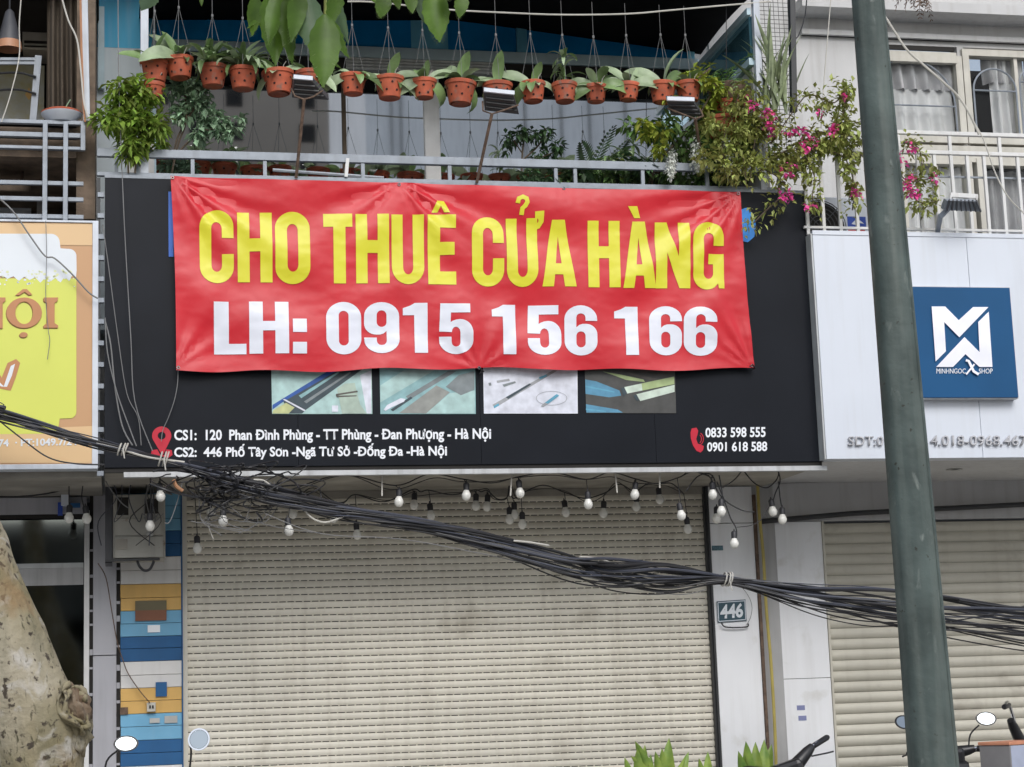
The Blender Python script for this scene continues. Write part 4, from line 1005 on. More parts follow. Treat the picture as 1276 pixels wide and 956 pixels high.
# air conditioner behind the railing
ac = thing('air_conditioner', 'white air conditioner condenser with round grille behind the railing under the pink flowers', 'air conditioner', P(1055, 295, .35))
Ya = .3
bx(1004, 246, 1118, 297, Ya, 'case', 'panel_sign', ac, d=.35, bevel=.01)
cc = P(1022, 283, Ya - .012)
g = MB(); g.lathe([(.0, 0), (.19, 0)], cc + Vector((0, .006, 0)), 28, mtx=Matrix.Rotation(R(90), 3, 'X'), cap=False); g.build('fan_opening', 'dark', ac)
g = MB()
for r in (.05, .08, .11, .14, .17, .195): g.tube([cc + Vector((r * math.cos(R(t)), -.008, r * math.sin(R(t)))) for t in range(0, 361, 15)], .0035, 5)
for a in range(0, 360, 45): g.tube([cc + Vector((0, -.008, 0)), cc + Vector((.195 * math.cos(R(a)), -.008, .195 * math.sin(R(a))))], .0035, 5)
g.build('fan_grille', 'flood', ac)
K['lab_blue'] = mat('label_blue', (0.03, 0.08, 0.42), 0.4); K['lab_red'] = mat('label_red', (0.55, 0.04, 0.05), 0.4)
bx(1055, 269, 1080, 291, Ya - .004, 'sticker', 'panel_sign', ac, d=.003)
bx(1056, 270, 1079, 283, Ya - .006, 'sticker_band', 'lab_blue', ac, d=.002)
flat([[(1061, 279), (1066, 274), (1072, 275), (1077, 279), (1070, 278), (1068, 281)]], Ya - .008, 'sticker_mark', 'panel_sign', ac)
text_mesh('Panasonic', (1057, 1078, 285, 289.5), Ya - .007, 'lettering', 'lab_red', ac, bold=.03) if False else bx(1057, 285, 1078, 289, Ya - .0065, 'sticker_band', 'lab_red', ac, d=.002)
# floodlight on the right railing
fl = thing('slatted_floodlight', 'grey ribbed floodlight clamped to the white railing above the blue sign', 'floodlight', P(1190, 250, -.25))
g = MB(); Yf = -.3
g.bar(P(1168, 290, -.05), P(1172, 268, Yf + .1), .03, .03); g.bar(P(1172, 270, Yf + .1), P(1184, 258, Yf + .05), .028, .03); g.build('arm', 'rail', fl)
a, b, c, d = P(1180, 250, Yf - .05), P(1218, 251, Yf - .05), P(1224, 264, Yf + .02), P(1176, 262, Yf + .02)
g = MB(); n = Vector((0, .05, .03)); g.add([a, b, c, d, a + n, b + n, c + n, d + n], [(0, 1, 2, 3), (7, 6, 5, 4), (0, 4, 5, 1), (1, 5, 6, 2), (2, 6, 7, 3), (3, 7, 4, 0)]); g.build('housing', 'rail', fl, bevel=.003)
for i in range(8):
    u = (i + .5) / 8; p = a.lerp(b, u); q = d.lerp(c, u); g = MB(); g.bar(p + Vector((0, -.012, 0)), q + Vector((0, -.012, 0)), .009, .02); g.build('rib', 'flood', fl)
g = MB(); g.bar(P(1184, 243, Yf + .03), P(1218, 245, Yf + .03), .02, .03); g.bar(P(1185, 243, Yf), P(1184, 251, Yf), .01, .01); g.bar(P(1217, 245, Yf), P(1217, 252, Yf), .01, .01); g.build('bracket', 'rail_white', fl)
# number plate, small sticker on the pilaster
npl = thing('house_number_plate', 'blue house number plate reading 446 on the white pilaster', 'number plate', P(912, 775, YW - .02))
YN = YW - .012
def tilt(x, y, Y): return P(x, y, Y)
MB().poly([[(893, 749.5), (929, 747), (930.5, 773.5), (894.5, 776)]], lambda a, b: P(a, b, YN), back=lambda a, b: P(a, b, YW - .0005)).build('plate', 'plate_blue', npl, fix=False)
for l in ([(894, 750.6), (928.2, 748.2), (928.3, 749.2), (894, 751.6)], [(895.2, 774), (929.6, 771.6), (929.7, 772.6), (895.3, 775)], [(894, 750.6), (895, 750.6), (896.2, 774.5), (895.2, 774.6)], [(927.6, 748.2), (928.7, 748.2), (929.9, 772.4), (928.9, 772.5)]):
    flat([l], YN - .001, 'border', 'panel_sign', npl)
text_mesh('446', (897.5, 926, (753.5, 751), (771.5, 769.5)), YN - .002, 'digits', 'foam', npl, bold=.035)
tag(MB().tube(pxpath([(899, 776), (903, 781), (915, 782), (931, 781), (932, 777)], YW - .03), .0055).build('wire_loop', 'cable', smooth=True), 'short black wire bent under the 446 number plate', 'wire')
tag(MB().tube(pxpath([(905, 722), (920, 728), (932, 742), (937, 756), (935, 770), (930, 779)], YW - .03), .0022, 5).build('wire_loop', 'cable_grey', smooth=True), 'thin grey wire curving from the cable bundle round the 446 plate', 'wire')
K['stk'] = mat('blue_sticker', (0.08, 0.16, 0.20), 0.5, var=.5, scale=90)
tag(bx(887, 680, 901, 686, YW - .002, 'small_sticker', 'stk', None, d=.0018), 'tiny dark blue sticker high on the white pilaster above the 446 plate', 'sticker')

# ------------------------------------------------------------------ left building: shopfront
lfb = thing('left_building', 'left building with dark glass shopfront and cluttered balcony behind steel rails', 'building', (-.5, YR, 0))
LX1 = xl0 - .01
MB().box(-9, XL - .02, .13, YR + .3, 3.08, 3.12).build('soffit', 'soffit', lfb)
MB().box(-9, LX1, YW - .0, YW + .2, PZ(60, 622, YW), 3.08).build('lintel', 'wall_grey', lfb)
bx(-300, 622, 108, 643, YW - .03, 'header_frame', 'panel_grey', lfb, d=.1)
bx(-300, 643, 105, 648, YW - .02, 'header_gap', 'dark', lfb, d=.1)
bx(104.5, 636, 111, 1010, YW - .04, 'door_jamb', 'frame_white', lfb, d=.12)
MB().box(-9, PX(104, 800, YW), YW, YW + .02, PZG, PZ(60, 648, YW)).build('shop_glass', 'glass_dark', lfb)
bx(-300, 705, 104, 711, YW - .015, 'reflection_band_top', 'frame_grey', lfb, d=.05)  # upper edge of the band reflected in the glass, modelled as a grey bar
bx(-300, 711, 104, 733, YW - .006, 'reflection_band', 'wall_grey', lfb, d=.005)  # light band of the street reflection, put on the glass as a grey sheet
tag(MB().tube(pxpath([(-20, 611), (20, 612), (55, 608), (85, 603)], .9), .006).build('ceiling_cable', 'cable', smooth=True), 'black cable sagging under the soffit of the left shop, upper one', 'cable')
tag(MB().tube(pxpath([(-20, 618), (20, 619), (60, 615), (95, 606), (112, 604)], .9), .006).build('ceiling_cable', 'cable', smooth=True), 'black cable sagging under the soffit of the left shop, lower one', 'cable')
cb = thing('junction_box', 'small pale junction box and blue terminal above the left shop glass', 'box', P(80, 625, YW - .08))
bx(76, 616, 86, 630, YW - .12, 'box', 'panel_sign', cb, d=.08, bevel=.004)
bx(84, 627, 100, 632, YW - .11, 'terminal', 'p_dark', cb, d=.05); bx(72, 626, 78, 642, YW - .10, 'plug', 'lab_blue', cb, d=.04)
MB().box(-9, XL - .06, .18, .28, 3.13, PZ(60, 276, .12) - .11).build('fascia_wall', 'wall_grey', lfb)
# header lettering fragments are too small to read; upper wall
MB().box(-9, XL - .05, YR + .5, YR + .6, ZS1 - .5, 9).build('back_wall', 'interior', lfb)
MB().box(PX(96, 50, .3), PX(119, 50, .3), .25, YR + .1, PZ(100, 275, .3), 8).build('party_wall', 'wood_old', lfb)
MB().box(-9, PX(96, 50, .3), .2, YR + .6, PZ(60, 196, .2), PZ(60, 186, .2)).build('balcony_floor', 'wood_old', lfb)
MB().box(-9, PX(100, 50, .1), .09, YR + .6, PZ(60, 276, .12) - .1, PZ(60, 276, .12) - .05).build('lower_floor', 'concrete', lfb)
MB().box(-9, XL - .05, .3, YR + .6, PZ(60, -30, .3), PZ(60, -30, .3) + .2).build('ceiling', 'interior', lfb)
# things on the upper left balcony
bx(28, 37, 62, 62, YR + .1, 'shelf', 'cream', lfb, d=.3)
bx(30, 51, 61, 54, YR + .09, 'shelf_gap', 'dark', lfb, d=.02); bx(30, 57, 61, 58.5, YR + .09, 'shelf_gap', 'dark', lfb, d=.02)
K['pattern'] = mat('patterned_glass', (0.42, 0.44, 0.42), 0.5, c2=(0.36, 0.33, 0.16), scale=9)
bx(-60, 80, 55, 152, YR + .2, 'patterned_pane', 'pattern', lfb, d=.02)
for cx_, cy_ in ((22, 110), (22, 128), (10, 118), (2, 108), (36, 118), (2, 132), (22, 144)):
    flat([[(cx_, cy_ - 9), (cx_ + 5, cy_), (cx_, cy_ + 7), (cx_ - 5, cy_)]], YR + .196, 'pattern_motif', 'pattern' if cx_ % 4 else 'p_yellow', lfb)
rk = thing('clothes_rack', 'grey tubular metal rack standing on the left balcony before the patterned pane', 'rack', P(30, 152, .7))
g = MB(); Yk = .7
for l in ([(-20, 74), (48, 74)], [(-20, 79), (48, 79)]): g = MB(); g.bar(P(*l[0], Yk), P(*l[1], Yk), .02, .02); g.build('bar', 'rail', rk)
MB().bar(P(48, 70, Yk), P(41, 152, Yk), .045, .03).build('leg', 'rail', rk)
for y in (91, 112): MB().tube(pxpath([(-20, y + 3), (5, y), (25, y), (38, y + 3), (45, y + 5)], Yk - .03), .008).build('curved_bar', 'post_black', rk, smooth=True)
curtain(PX(58, 100, .5), PX(102, 100, .5), PZ(80, 150, .5), PZ(80, -20, .5), .5, 'curtain_brown', None, 4, .05, 'brown_curtain')
tag(bpy.data.objects['brown_curtain'], 'dark brown curtain hanging on the left balcony beside the steel post', 'curtain')
lm = thing('pendant_lamp', 'grey cone pendant lamp with copper rim hanging over the left balcony', 'lamp', P(13, 62, .3))
c = P(12, 12, .3); h = P(12, 12, .3).z - P(12, 62, .3).z
MB().lathe([(.012, 0), (.03, -.02), (.076, -h * .8)], c, 24, cap=False).build('shade', 'flood', lm, smooth=True)
MB().lathe([(.0765, -h * .8), (.083, -h)], c, 24, cap=False).build('shade_rim', 'copper', lm, smooth=True)
MB().tube([c, c + Vector((0, 0, .5))], .006).build('cord', 'cable', lm)
bs2 = thing('basin_planter', 'shallow white basin planter with brown rim on the left balcony rail', 'planter', P(77, 152, .12))
c = P(77, 152, .12)
MB().lathe([(.08, -.005), (.125, .035), (.135, .05), (.128, .052), (.11, .03)], c, 28).build('basin', 'panel_sign', bs2, smooth=True)
MB().lathe([(.132, .05), (.134, .06), (.11, .072), (.02, .076)], c, 28).build('rim', 'terracotta', bs2, smooth=True)
MB().tube(pxpath([(80, 140), (83, 132), (88, 124)], .12), [.006] * 5 + [.004] * 5 + [.002]).build('sprout', 'leaf_greygreen', bs2)
MB().tube(pxpath([(84, 140), (92, 137), (95, 141)], .12), .006).build('sprout', 'leaf_greygreen', bs2)
# railing of the left balcony
lr = thing('left_railing', 'pale grey steel rail frame with weathered boards on the left balcony', 'railing', P(50, 190, .08))
Yl = .08
for y, h_ in ((152, 5), (168, 6), (184, 4)):
    a, b = P(-60, y, Yl), P(104, y, Yl); b.z = a.z = (a.z + b.z) / 2; MB().bar(a, b, .04, h_ / 193).build('rail', 'rail', lr, bevel=.002)
for x, y1 in ((56.5, 275), (82, 275), (103.5, 188)):
    a, b = P(x, 152, Yl - .03), P(x, y1, Yl - .03); b.x = a.x; MB().bar(a, b, .03, .028).build('upright', 'rail', lr, bevel=.002)
for y in (161, 176):
    a, b = P(-60, y, Yl + .08), P(108 if y > 165 else 104, y, Yl + .08); b.z = a.z; MB().bar(a, b, .02, .05).build('board', 'wood_old', lr, bevel=.003)
for y in (226, 246, 268):
    a, b = P(-60, y, Yl), P(104, y, Yl); b.z = a.z; MB().bar(a, b, .03, .025).build('rail', 'rail', lr)
for y in (226, 247): pass
ps = MB(); ps.bar(P(104.5, -30, .05), P(108, 152, .05), .045, .05); tag(ps.build('steel_post', 'post_white', bevel=.003), 'pale blue grey steel post at the right end of the left balcony', 'post')
ps = MB(); ps.tube([P(100, -20, .02), P(101.5, 60, .02), P(104, 130, .02), P(106, 152, .02)], .008); tag(ps.build('copper_pipe', 'copper', smooth=True), 'thin copper pipe beside the steel post on the left balcony', 'pipe')
bx(-60, 200, 39, 272, YR + .2, 'lower_window', 'foam', lfb, d=.02)
bx(20, 212, 37, 232, YR + .15, 'red_brick_patch', 'terracotta', lfb, d=.02)
bx(46, 200, 56, 275, YR, 'pier', 'wall_grey', lfb, d=.05)
tb = thing('round_table', 'round dark brown table top leaning behind the left balcony bars', 'table', P(12, 246, .5))
c = P(8, 238, .5)
MB().lathe([(.0, 0), (.155, 0), (.16, .015), (.155, .05), (.0, .055)], c, 28, mtx=Matrix.Rotation(R(14), 3, 'X')).build('table_top', 'wood_old', tb, smooth=True)
MB().tube([P(27, 228, .52), P(29, 190, .6)], .012).build('leg', 'post_black', tb)
K['table_brown'] = mat('table_brown', (0.07, 0.045, 0.035), 0.6)
tb.children[0].data.materials[0] = K['table_brown']
# wires at the left
def wire(pts, Y, r, m, label, name='wire'):
    return tag(MB().tube(pxpath(pts, Y), r, 6).build(name, m, smooth=True), label, 'wire')
wire([(27, -10), (24, 30), (24, 70), (14, 115), (2, 152)], .02, .004, 'cable_white', 'pale wire dangling past the pendant lamp on the left balcony')
wire([(75, -10), (85, 25), (96, 50), (101, 90), (105, 130), (113, 155)], 0, .006, 'cable_white', 'white cable slanting to the steel post on the left balcony')
wire([(-10, 240), (15, 262), (38, 295), (56, 319), (68, 322), (90, 342), (110, 364), (122, 372)], -.06, .0055, 'cable_grey', 'dark cable crossing the upper part of the beer signboard')
wire([(57, 275), (58, 320), (57, 370), (60, 410), (62, 425), (59, 448)], -.04, .0025, 'cable_grey', 'thin wire hanging straight down over the beer signboard')
wire([(147, -10), (148, 100), (152, 210), (156, 300), (163, 420), (168, 500), (190, 562)], -.06, .0035, 'cable_grey', 'long thin wire falling over the left end of the black signboard')
wire([(128, 280), (135, 330), (147, 420), (158, 490), (172, 520), (176, 555)], -.05, .003, 'cable_grey', 'thin wire slanting from the left edge of the black signboard')
wire([(131, 400), (138, 430), (143, 480), (152, 530), (165, 555)], -.06, .005, 'cable_grey', 'doubled grey wire bowing beside the left edge of the black signboard')
wire([(131, 396), (134, 440), (146, 490), (162, 535), (170, 556)], -.07, .004, 'cable_grey', 'second grey wire curling down to the cable tie at the signboard corner')
wire([(1036, -10), (1031, 50), (1027, 100), (1023, 160)], -.05, .004, 'cable_white', 'pale wire hanging down the wall left of the green pole')
wire([(1006, -10), (1003, 20), (996, 42), (992, 48)], .4, .005, 'cable', 'short black cable beside the slim black post')
wire([(1095, 8), (1112, 35), (1130, 62), (1152, 82), (1176, 103), (1192, 118), (1203, 133), (1212, 150), (1220, 168)], -.3, .008, 'cable_white', 'cream cable sweeping across the right window')
wire([(1212, 150), (1226, 175), (1240, 215), (1256, 245), (1280, 270)], -.3, .005, 'cable_white', 'thin pale cable trailing down past the right railing')
wire([(433, 2), (470, 3), (556, 12), (630, 16), (700, 18.5), (780, 17.5), (835, 13), (890, 8), (960, 2)], -.0, .006, 'cable_white', 'pale sagging wire that the orchid pots hang from', 'hanging_wire')
# ------------------------------------------------------------------ leaf helpers
def leaf_mesh(name, L, W, m, droop=.5, fold=.25, n=7, tip=1.0, wave=0.0, vein=False, seed=0):
    """blade along +X starting at the origin, bending down, folded along the midrib"""
    rnd = random.Random(seed); ctr = []; a = 0.0; p = Vector((0, 0, 0))
    for i in range(n + 1):
        t = i / n; ctr.append((p.copy(), a)); a = -droop * (t ** 1.2) * 1.6; p = p + Vector((math.cos(a), 0, math.sin(a))) * (L / n)
    rows = []
    for i, (c, a) in enumerate(ctr):
        t = i / n; w = W / 2 * (math.sin(math.pi * min(t * .92 + .06, 1)) ** .7) * (1 if t < .999 else .02)
        if tip > 1: w = W / 2 * min(1, t * 5 + .25) * (1 - t ** tip)
        up = Vector((-math.sin(a), 0, math.cos(a))); wv = wave * math.sin(i * 2.1 + rnd.random())
        if tip < 0: w = W / 2 * 1.25 * (math.sin(math.pi * min(t ** .8 * .97 + .03, 1)) ** .85) * (1 - t) ** .22 * (1 + .07 * math.sin(i * 2.3 + seed))
        rows.append([c + Vector((0, -w, 0)) + up * (fold * w + wv), c + Vector((0, -w * .5, 0)) + up * (fold * w * .4), c, c + Vector((0, w * .5, 0)) + up * (fold * w * .4), c + Vector((0, w, 0)) + up * (fold * w - wv)])
    me = MB().quadstrip(rows)
    if vein:
        for i in range(n):
            c0, c1 = ctr[i][0], ctr[i + 1][0]; e = W * .018 * (1.2 - i / n)
            me.add([c0 + Vector((0, -e, .0012)), c0 + Vector((0, e, .0012)), c1 + Vector((0, e * .8, .0012)), c1 + Vector((0, -e * .8, .0012))], [(0, 1, 2, 3)], 1)
            if 0 < i < n:
                w = W / 2 * (math.sin(math.pi * min(i / n * .92 + .06, 1)) ** .7) * .85
                for s_ in (-1, 1):
                    q = c0 + (c1 - c0) * 1.3 + Vector((0, s_ * w, fold * w * .9 + .0015)); h_ = Vector((L * .006, 0, 0)); me.add([c0 + Vector((0, 0, .0012)), c0 + h_ + Vector((0, 0, .0012)), q + h_ * .4, q], [(0, 1, 2, 3)], 1)
    o = me.build(name, [m, 'vein'] if vein else m, None, smooth='all', fix=False)
    d = o.data; bpy.data.objects.remove(o); return d
def put(data, name, parent, loc, rot, s=1.0):
    o = bpy.data.objects.new(name, data); col.objects.link(o); o.parent = parent; o.location = loc; o.rotation_euler = rot; o.scale = (s, s, s); return o

# ------------------------------------------------------------------ hanging pots with orchids
random.seed(21)
def pot_part(root, r=.103, h=.150):
    m = MB().lathe([(r * .62, -h), (r * .70, -h + .004), (r * .93, -.028), (r * 1.0, -.026), (r * 1.03, -.004), (r * 1.0, 0), (r * .92, 0), (r * .88, -.03)], (0, 0, 0), 28, cap=False)
    p = m.build('pot', 'terracotta', root, smooth=True, local=True)
    MB().lathe([(.0, -h + .002), (r * .62, -h + .001)], (0, 0, 0), 20, cap=False).build('pot_base', 'terracotta', root, local=True)
    MB().lathe([(.0, -.012), (r * .5, -.01), (r * .89, -.022)], (0, 0, 0), 20, cap=False).build('soil', 'soil', root, local=True)
    hm = MB()
    for k in range(14):
        a = R(-90 + k * 360 / 7 + (0 if k < 7 else 25)); z = -.055 if k < 7 else -.105
        rr_ = r * (.70 + (.93 - .70) * (z + h) / (h - .028)) + .0012
        c = Vector((rr_ * math.cos(a), rr_ * math.sin(a), z)); u = Vector((-math.sin(a), math.cos(a), 0)); w_ = Vector((.1 * math.cos(a), .1 * math.sin(a), 1)).normalized()
        hm.add([c + u * .0085 * math.cos(t) + w_ * .0085 * math.sin(t) for t in [i * math.pi / 4 for i in range(8)]], [tuple(range(8))])
    hm.build('drain_hole', 'hole', p, local=True, fix=False, kind='stuff')
    return p
def hanger(root, H, r=.103):
    g = MB()
    for a in (20, 140, 265): g.tube([(r * math.cos(R(a)), r * math.sin(R(a)), -.005), (0, 0, min(.36, H))], .0016, 4)
    g.tube([(0, 0, min(.36, H)), (0, 0, H)], .0018, 4); g.tube([(0, 0, min(.36, H) - .012), (0, 0, min(.36, H) + .006)], .008, 6)
    g.build('hanger_wire', 'cable_grey', root, local=True)
K['pot_sets'] = None
ORC = [leaf_mesh('leaf', .215, .080, k, droop=d, fold=.3, tip=0, seed=i, wave=.001) for i, (k, d) in enumerate((('orchid', .35), ('orchid_pale', .7), ('orchid', .95), ('orchid_pale', .45), ('orchid', 1.25), ('orchid_pale', 1.1)))]
GRS = [leaf_mesh('leaf', .19, .036, k, droop=d, fold=.3, seed=i) for i, (k, d) in enumerate((('orchid', .8), ('orchid_pale', 1.2), ('orchid', 1.5), ('orchid_pale', .6)))]
pots = [ # px of rim centre, py of rim, scale, kind, leaf specs: (azimuth, pitch up, size, mesh), label
 (193, 78, .95, 'o', [(190, 20, 1.0, 0), (75, 70, .9, 0), (-20, 20, .8, 2)], 'terracotta pot partly hidden behind the pale post at the left end of the balcony'),
 (192, 104, .7, 'o', [(-60, -10, .8, 2)], 'small dark terracotta pot hanging low behind the pale left post'),
 (223, 73, .93, 'o', [(170, 55, 1.2, 3), (230, 5, 1.3, 5), (20, -10, 1.0, 4), (200, 70, .9, 0)], 'terracotta pot with broad pale orchid leaves just right of the pale left post'),
 (265, 83, .95, 'g', 46, 'terracotta pot crowded with curling narrow leaves, left one of the two bushy pots'),
 (303, 86, .97, 'g', 46, 'terracotta pot crowded with curling narrow leaves, right one of the two bushy pots'),
 (346, 90, 1.05, 'o', [(175, -40, 1.0, 1), (0, -20, .8, 3), (190, 30, .8, 2)], 'terracotta pot directly under the big hanging tree leaves'),
 (384, 90, .9, 'o', [(180, 20, .8, 1), (0, -15, 1.0, 1), (-30, -30, 1.0, 3)], 'terracotta pot mostly hidden behind the left floodlight'),
 (440, 94, .9, 'o', [(180, -20, 1.0, 1), (160, 40, .7, 5), (10, 10, 1.0, 4), (-30, -10, 1.1, 2)], 'terracotta pot with curled pale leaf, first right of the big tree leaves'),
 (485, 97, 1.0, 'o', [(105, 65, .8, 0), (185, 0, 1.0, 3), (0, 15, 1.05, 3), (-15, -25, 1.05, 1)], 'terracotta pot with one upright and two level orchid leaves above the left of the banner'),
 (528, 100, .86, 'o', [(95, 75, .6, 0), (5, 25, 1.1, 3), (200, -25, 1.0, 1), (-10, -40, 1.1, 4)], 'smaller terracotta pot with a long level leaf to the right, above the white mullion'),
 (574, 103, 1.05, 'o', [(110, 75, .95, 0), (140, 60, 1.0, 1), (-80, 10, .6, 5), (-5, -50, 1.1, 4)], 'terracotta pot with two upright orchid leaves left of the middle floodlight'),
 (620, 105, 1.0, 'o', [(100, 85, 1.0, 0), (190, 20, .8, 1), (-60, 20, .8, 5), (0, 30, .5, 3)], 'terracotta pot half hidden behind the middle floodlight'),
 (663, 104, .90, 'o', [(175, 25, 1.1, 3), (180, -40, 1.0, 4), (90, 60, .7, 0), (-10, -5, .8, 5)], 'terracotta pot with drooping leaves first to the right of the middle floodlight'),
 (703, 105, .88, 'b', 22, 'terracotta pot holding a bushy upright leafy plant'),
 (742, 107, .80, 'o', [(185, 15, 1.1, 5), (200, -20, 1.1, 4), (100, 60, .8, 2), (-5, 15, 1.1, 5), (-40, 0, 1.1, 4), (-60, 0, .9, 5)], 'terracotta pot under a fountain of arching orchid leaves, left of two'),
 (783, 105, .80, 'o', [(180, 20, 1.2, 4), (205, 0, 1.1, 5), (170, 50, 1.0, 3), (0, 25, 1.2, 4), (-30, 5, 1.1, 5), (20, 50, 1.0, 3)], 'terracotta pot under a fountain of arching orchid leaves, right of two'),
 (826, 104, .95, 'o', [(175, 30, 1.2, 3), (195, 0, 1.1, 5), (80, 65, 1.2, 3), (20, 40, .9, 0), (-20, -10, 1.0, 2)], 'terracotta pot with a large round-tipped leaf pointing up left'),
 (857, 104, .9, 'o', [(160, 20, .9, 2), (10, 20, 1.0, 1)], 'terracotta pot at the right end of the row, overgrown by lime green twigs'),
]
zwire = 6.36
for (px, py, sc, kind, lv, lab) in pots:
    c = P(px, py, .06)
    rt = thing('hanging_pot', lab, 'plant pot', c, 'terracotta orchid pots hanging in a row over the balcony')
    pt_ = pot_part(rt, .103 * sc * 1.0, .150 * sc); pt_.rotation_euler = (random.uniform(-.05, .05), random.uniform(-.06, .06), random.uniform(-.7, .7))
    hanger(rt, 6.40 - c.z, .103 * sc)
    if kind == 'o':
        for (az, el, s, k) in lv:
            # azimuth measured in the picture plane: 0 right, 180 left, 90 away
            put(ORC[k], 'leaf', rt, (0.02 * math.cos(R(az)), -.02, -.005), (R(random.uniform(35, 70)) * (1 if -90 < az < 90 else -1), -R(el), R(az) if -45 < az < 45 or az > 135 else R(az - 140)), s * 1.1)
        for q in range(4): put(ORC[(q * 3 + len(lv)) % 6], 'leaf', rt, (0, 0, -.005), (0, -R(random.uniform(-20, 60)), R(random.uniform(0, 360))), random.uniform(.6, .95))
        if random.random() < .6: MB().tube([(0.03, -.05, 0), (.035, -.06, .03), (.05, -.08, .05)], [.003, .003, .002], 5).build('aerial_root', 'cable_white', rt, local=True)
    elif kind == 'g':
        for q in range(lv):
            put(GRS[q % 4], 'leaf', rt, (random.uniform(-.04, .04), random.uniform(-.05, .03), 0), (0, -R(random.uniform(20, 80)), R(random.uniform(0, 360))), random.uniform(.9, 1.4))
    else:
        MB().tube([(0, 0, 0), (.01, 0, .1), (-.01, -.01, .2)], .005, 5).build('stem', 'leaf_mid', rt, local=True)
        for q in range(lv):
            z = random.uniform(.01, .2); put(GRS[q % 4], 'leaf', rt, (0, 0, z), (0, -R(random.uniform(-5, 60)), R(random.uniform(0, 360))), random.uniform(.5, .95))

# ------------------------------------------------------------------ shrubs: many small leaf faces in uneven clumps
def leaves(mbx, c, rad, n, ls, asp=.42, droop=.3, rnd=random, shell=.35, flat_=None):
    for _ in range(n):
        while True:
            d = Vector((rnd.uniform(-1, 1), rnd.uniform(-1, 1), rnd.uniform(-1, 1)))
            if .05 < d.length < 1: break
        d = d.normalized() * (d.length ** shell)
        p = Vector(c) + Vector((d.x * rad[0], d.y * rad[1], d.z * rad[2]))
        L = ls * rnd.uniform(.6, 1.3); W = L * asp
        f = (d * .6 + Vector((rnd.uniform(-1, 1), rnd.uniform(-1, 1), rnd.uniform(-1, .6) - droop))).normalized()
        s = f.cross(Vector((rnd.uniform(-.4, .4), rnd.uniform(-.4, .4), 1))).normalized() * (W / 2); u = s.cross(f).normalized() * W * .18
        e = p + f * L; m_ = p + f * L * .45
        mbx.add([p, m_ + s + u, e - Vector((0, 0, L * .12)), m_ - s + u, m_ - u * .3], [(0, 1, 4), (1, 2, 4), (2, 3, 4), (3, 0, 4)])
def shrub(name, label, base, clumps, m, ls, Y, stems=(), asp=.42, dens=1.0, pot=None, group=None, cat='shrub', droop=.3):
    """clumps: (px, py, rx px, ry px, number)"""
    rt = thing(name, label, cat, P(base[0], base[1], Y), group)
    f = MB()
    for (x, y, rx, ry, n) in clumps:
        sub = max(2, int(n / 22)); k = 193 * 12 / (12 + Y)
        for _ in range(sub):
            a = random.uniform(0, 6.28); q = random.uniform(.2, .8); cx, cy = x + rx * q * math.cos(a), y + ry * q * math.sin(a)
            leaves(f, P(cx, cy, Y + random.uniform(-.06, .08)), (rx / k * .42, min(rx, 30) / k * .5, ry / k * .42), int(n / sub * dens), ls, asp, droop)
    f.build('foliage', m, rt, fix=False, kind='stuff')
    sm = MB()
    for st in stems: sm.tube(pxpath(st, Y), .007 if len(st) > 2 else .005, 6)
    if stems: sm.build('stem', 'twig', rt, smooth=True)
    return rt
random.seed(5)
shrub('leafy_shrub', 'bright yellow green shrub spilling over the rail at the left end of the balcony', (165, 215), [(155, 115, 24, 18, 260), (150, 145, 30, 22, 420), (180, 155, 26, 24, 380), (165, 175, 26, 18, 240), (168, 190, 10, 8, 50), (185, 125, 16, 20, 160), (203, 178, 9, 8, 40), (172, 98, 8, 7, 30)], 'leaf_yellowgreen', .075, .0, [[(160, 216), (158, 180), (150, 130)], [(168, 216), (172, 180), (180, 140)]])
shrub('leafy_shrub', 'grey green shrub with small round leaves leaning right behind the left end of the rail', (215, 215), [(228, 108, 22, 14, 190), (245, 125, 22, 18, 230), (222, 135, 14, 16, 100), (262, 150, 24, 16, 170), (285, 160, 18, 12, 110), (250, 172, 14, 16, 90), (300, 148, 6, 4, 12)], 'leaf_greygreen', .062, .25, [[(214, 216), (222, 180), (232, 150), (230, 110)], [(222, 190), (250, 165), (285, 158)], [(216, 200), (222, 170), (245, 130)]], asp=.6)
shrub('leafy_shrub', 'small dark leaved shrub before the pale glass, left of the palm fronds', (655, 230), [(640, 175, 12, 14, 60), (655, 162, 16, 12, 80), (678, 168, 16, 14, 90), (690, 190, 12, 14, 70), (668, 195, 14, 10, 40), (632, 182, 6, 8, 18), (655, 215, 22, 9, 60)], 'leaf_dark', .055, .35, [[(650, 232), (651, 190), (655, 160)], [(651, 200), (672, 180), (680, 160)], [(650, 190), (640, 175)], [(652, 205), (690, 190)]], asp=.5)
shrub('leafy_shrub', 'tangled mid green shrub reaching over the rail around the right floodlight', (815, 235), [(800, 160, 28, 10, 130), (830, 165, 24, 20, 220), (850, 195, 22, 18, 170), (880, 140, 18, 20, 150), (905, 170, 18, 26, 180), (868, 165, 16, 14, 100), (770, 215, 40, 14, 130), (900, 215, 40, 14, 170), (852, 218, 30, 12, 120), (700, 222, 20, 8, 50)], 'leaf_mid', .075, .2, [[(812, 236), (815, 200), (822, 175)], [(806, 238), (818, 205), (860, 160)], [(830, 215), (880, 160), (880, 130)]])
shrub('lime_shrub', 'lime yellow shoots standing up beside and over the right floodlight', (865, 150), [(862, 95, 18, 14, 50), (885, 100, 18, 12, 55), (900, 112, 16, 14, 60), (832, 118, 12, 6, 20), (815, 165, 16, 12, 70), (820, 180, 12, 10, 40), (880, 130, 14, 10, 35), (878, 88, 16, 6, 20), (790, 152, 20, 5, 35)], 'leaf_lime', .07, .05, [[(850, 150), (860, 110), (885, 85)], [(868, 150), (890, 110)]], asp=.5)
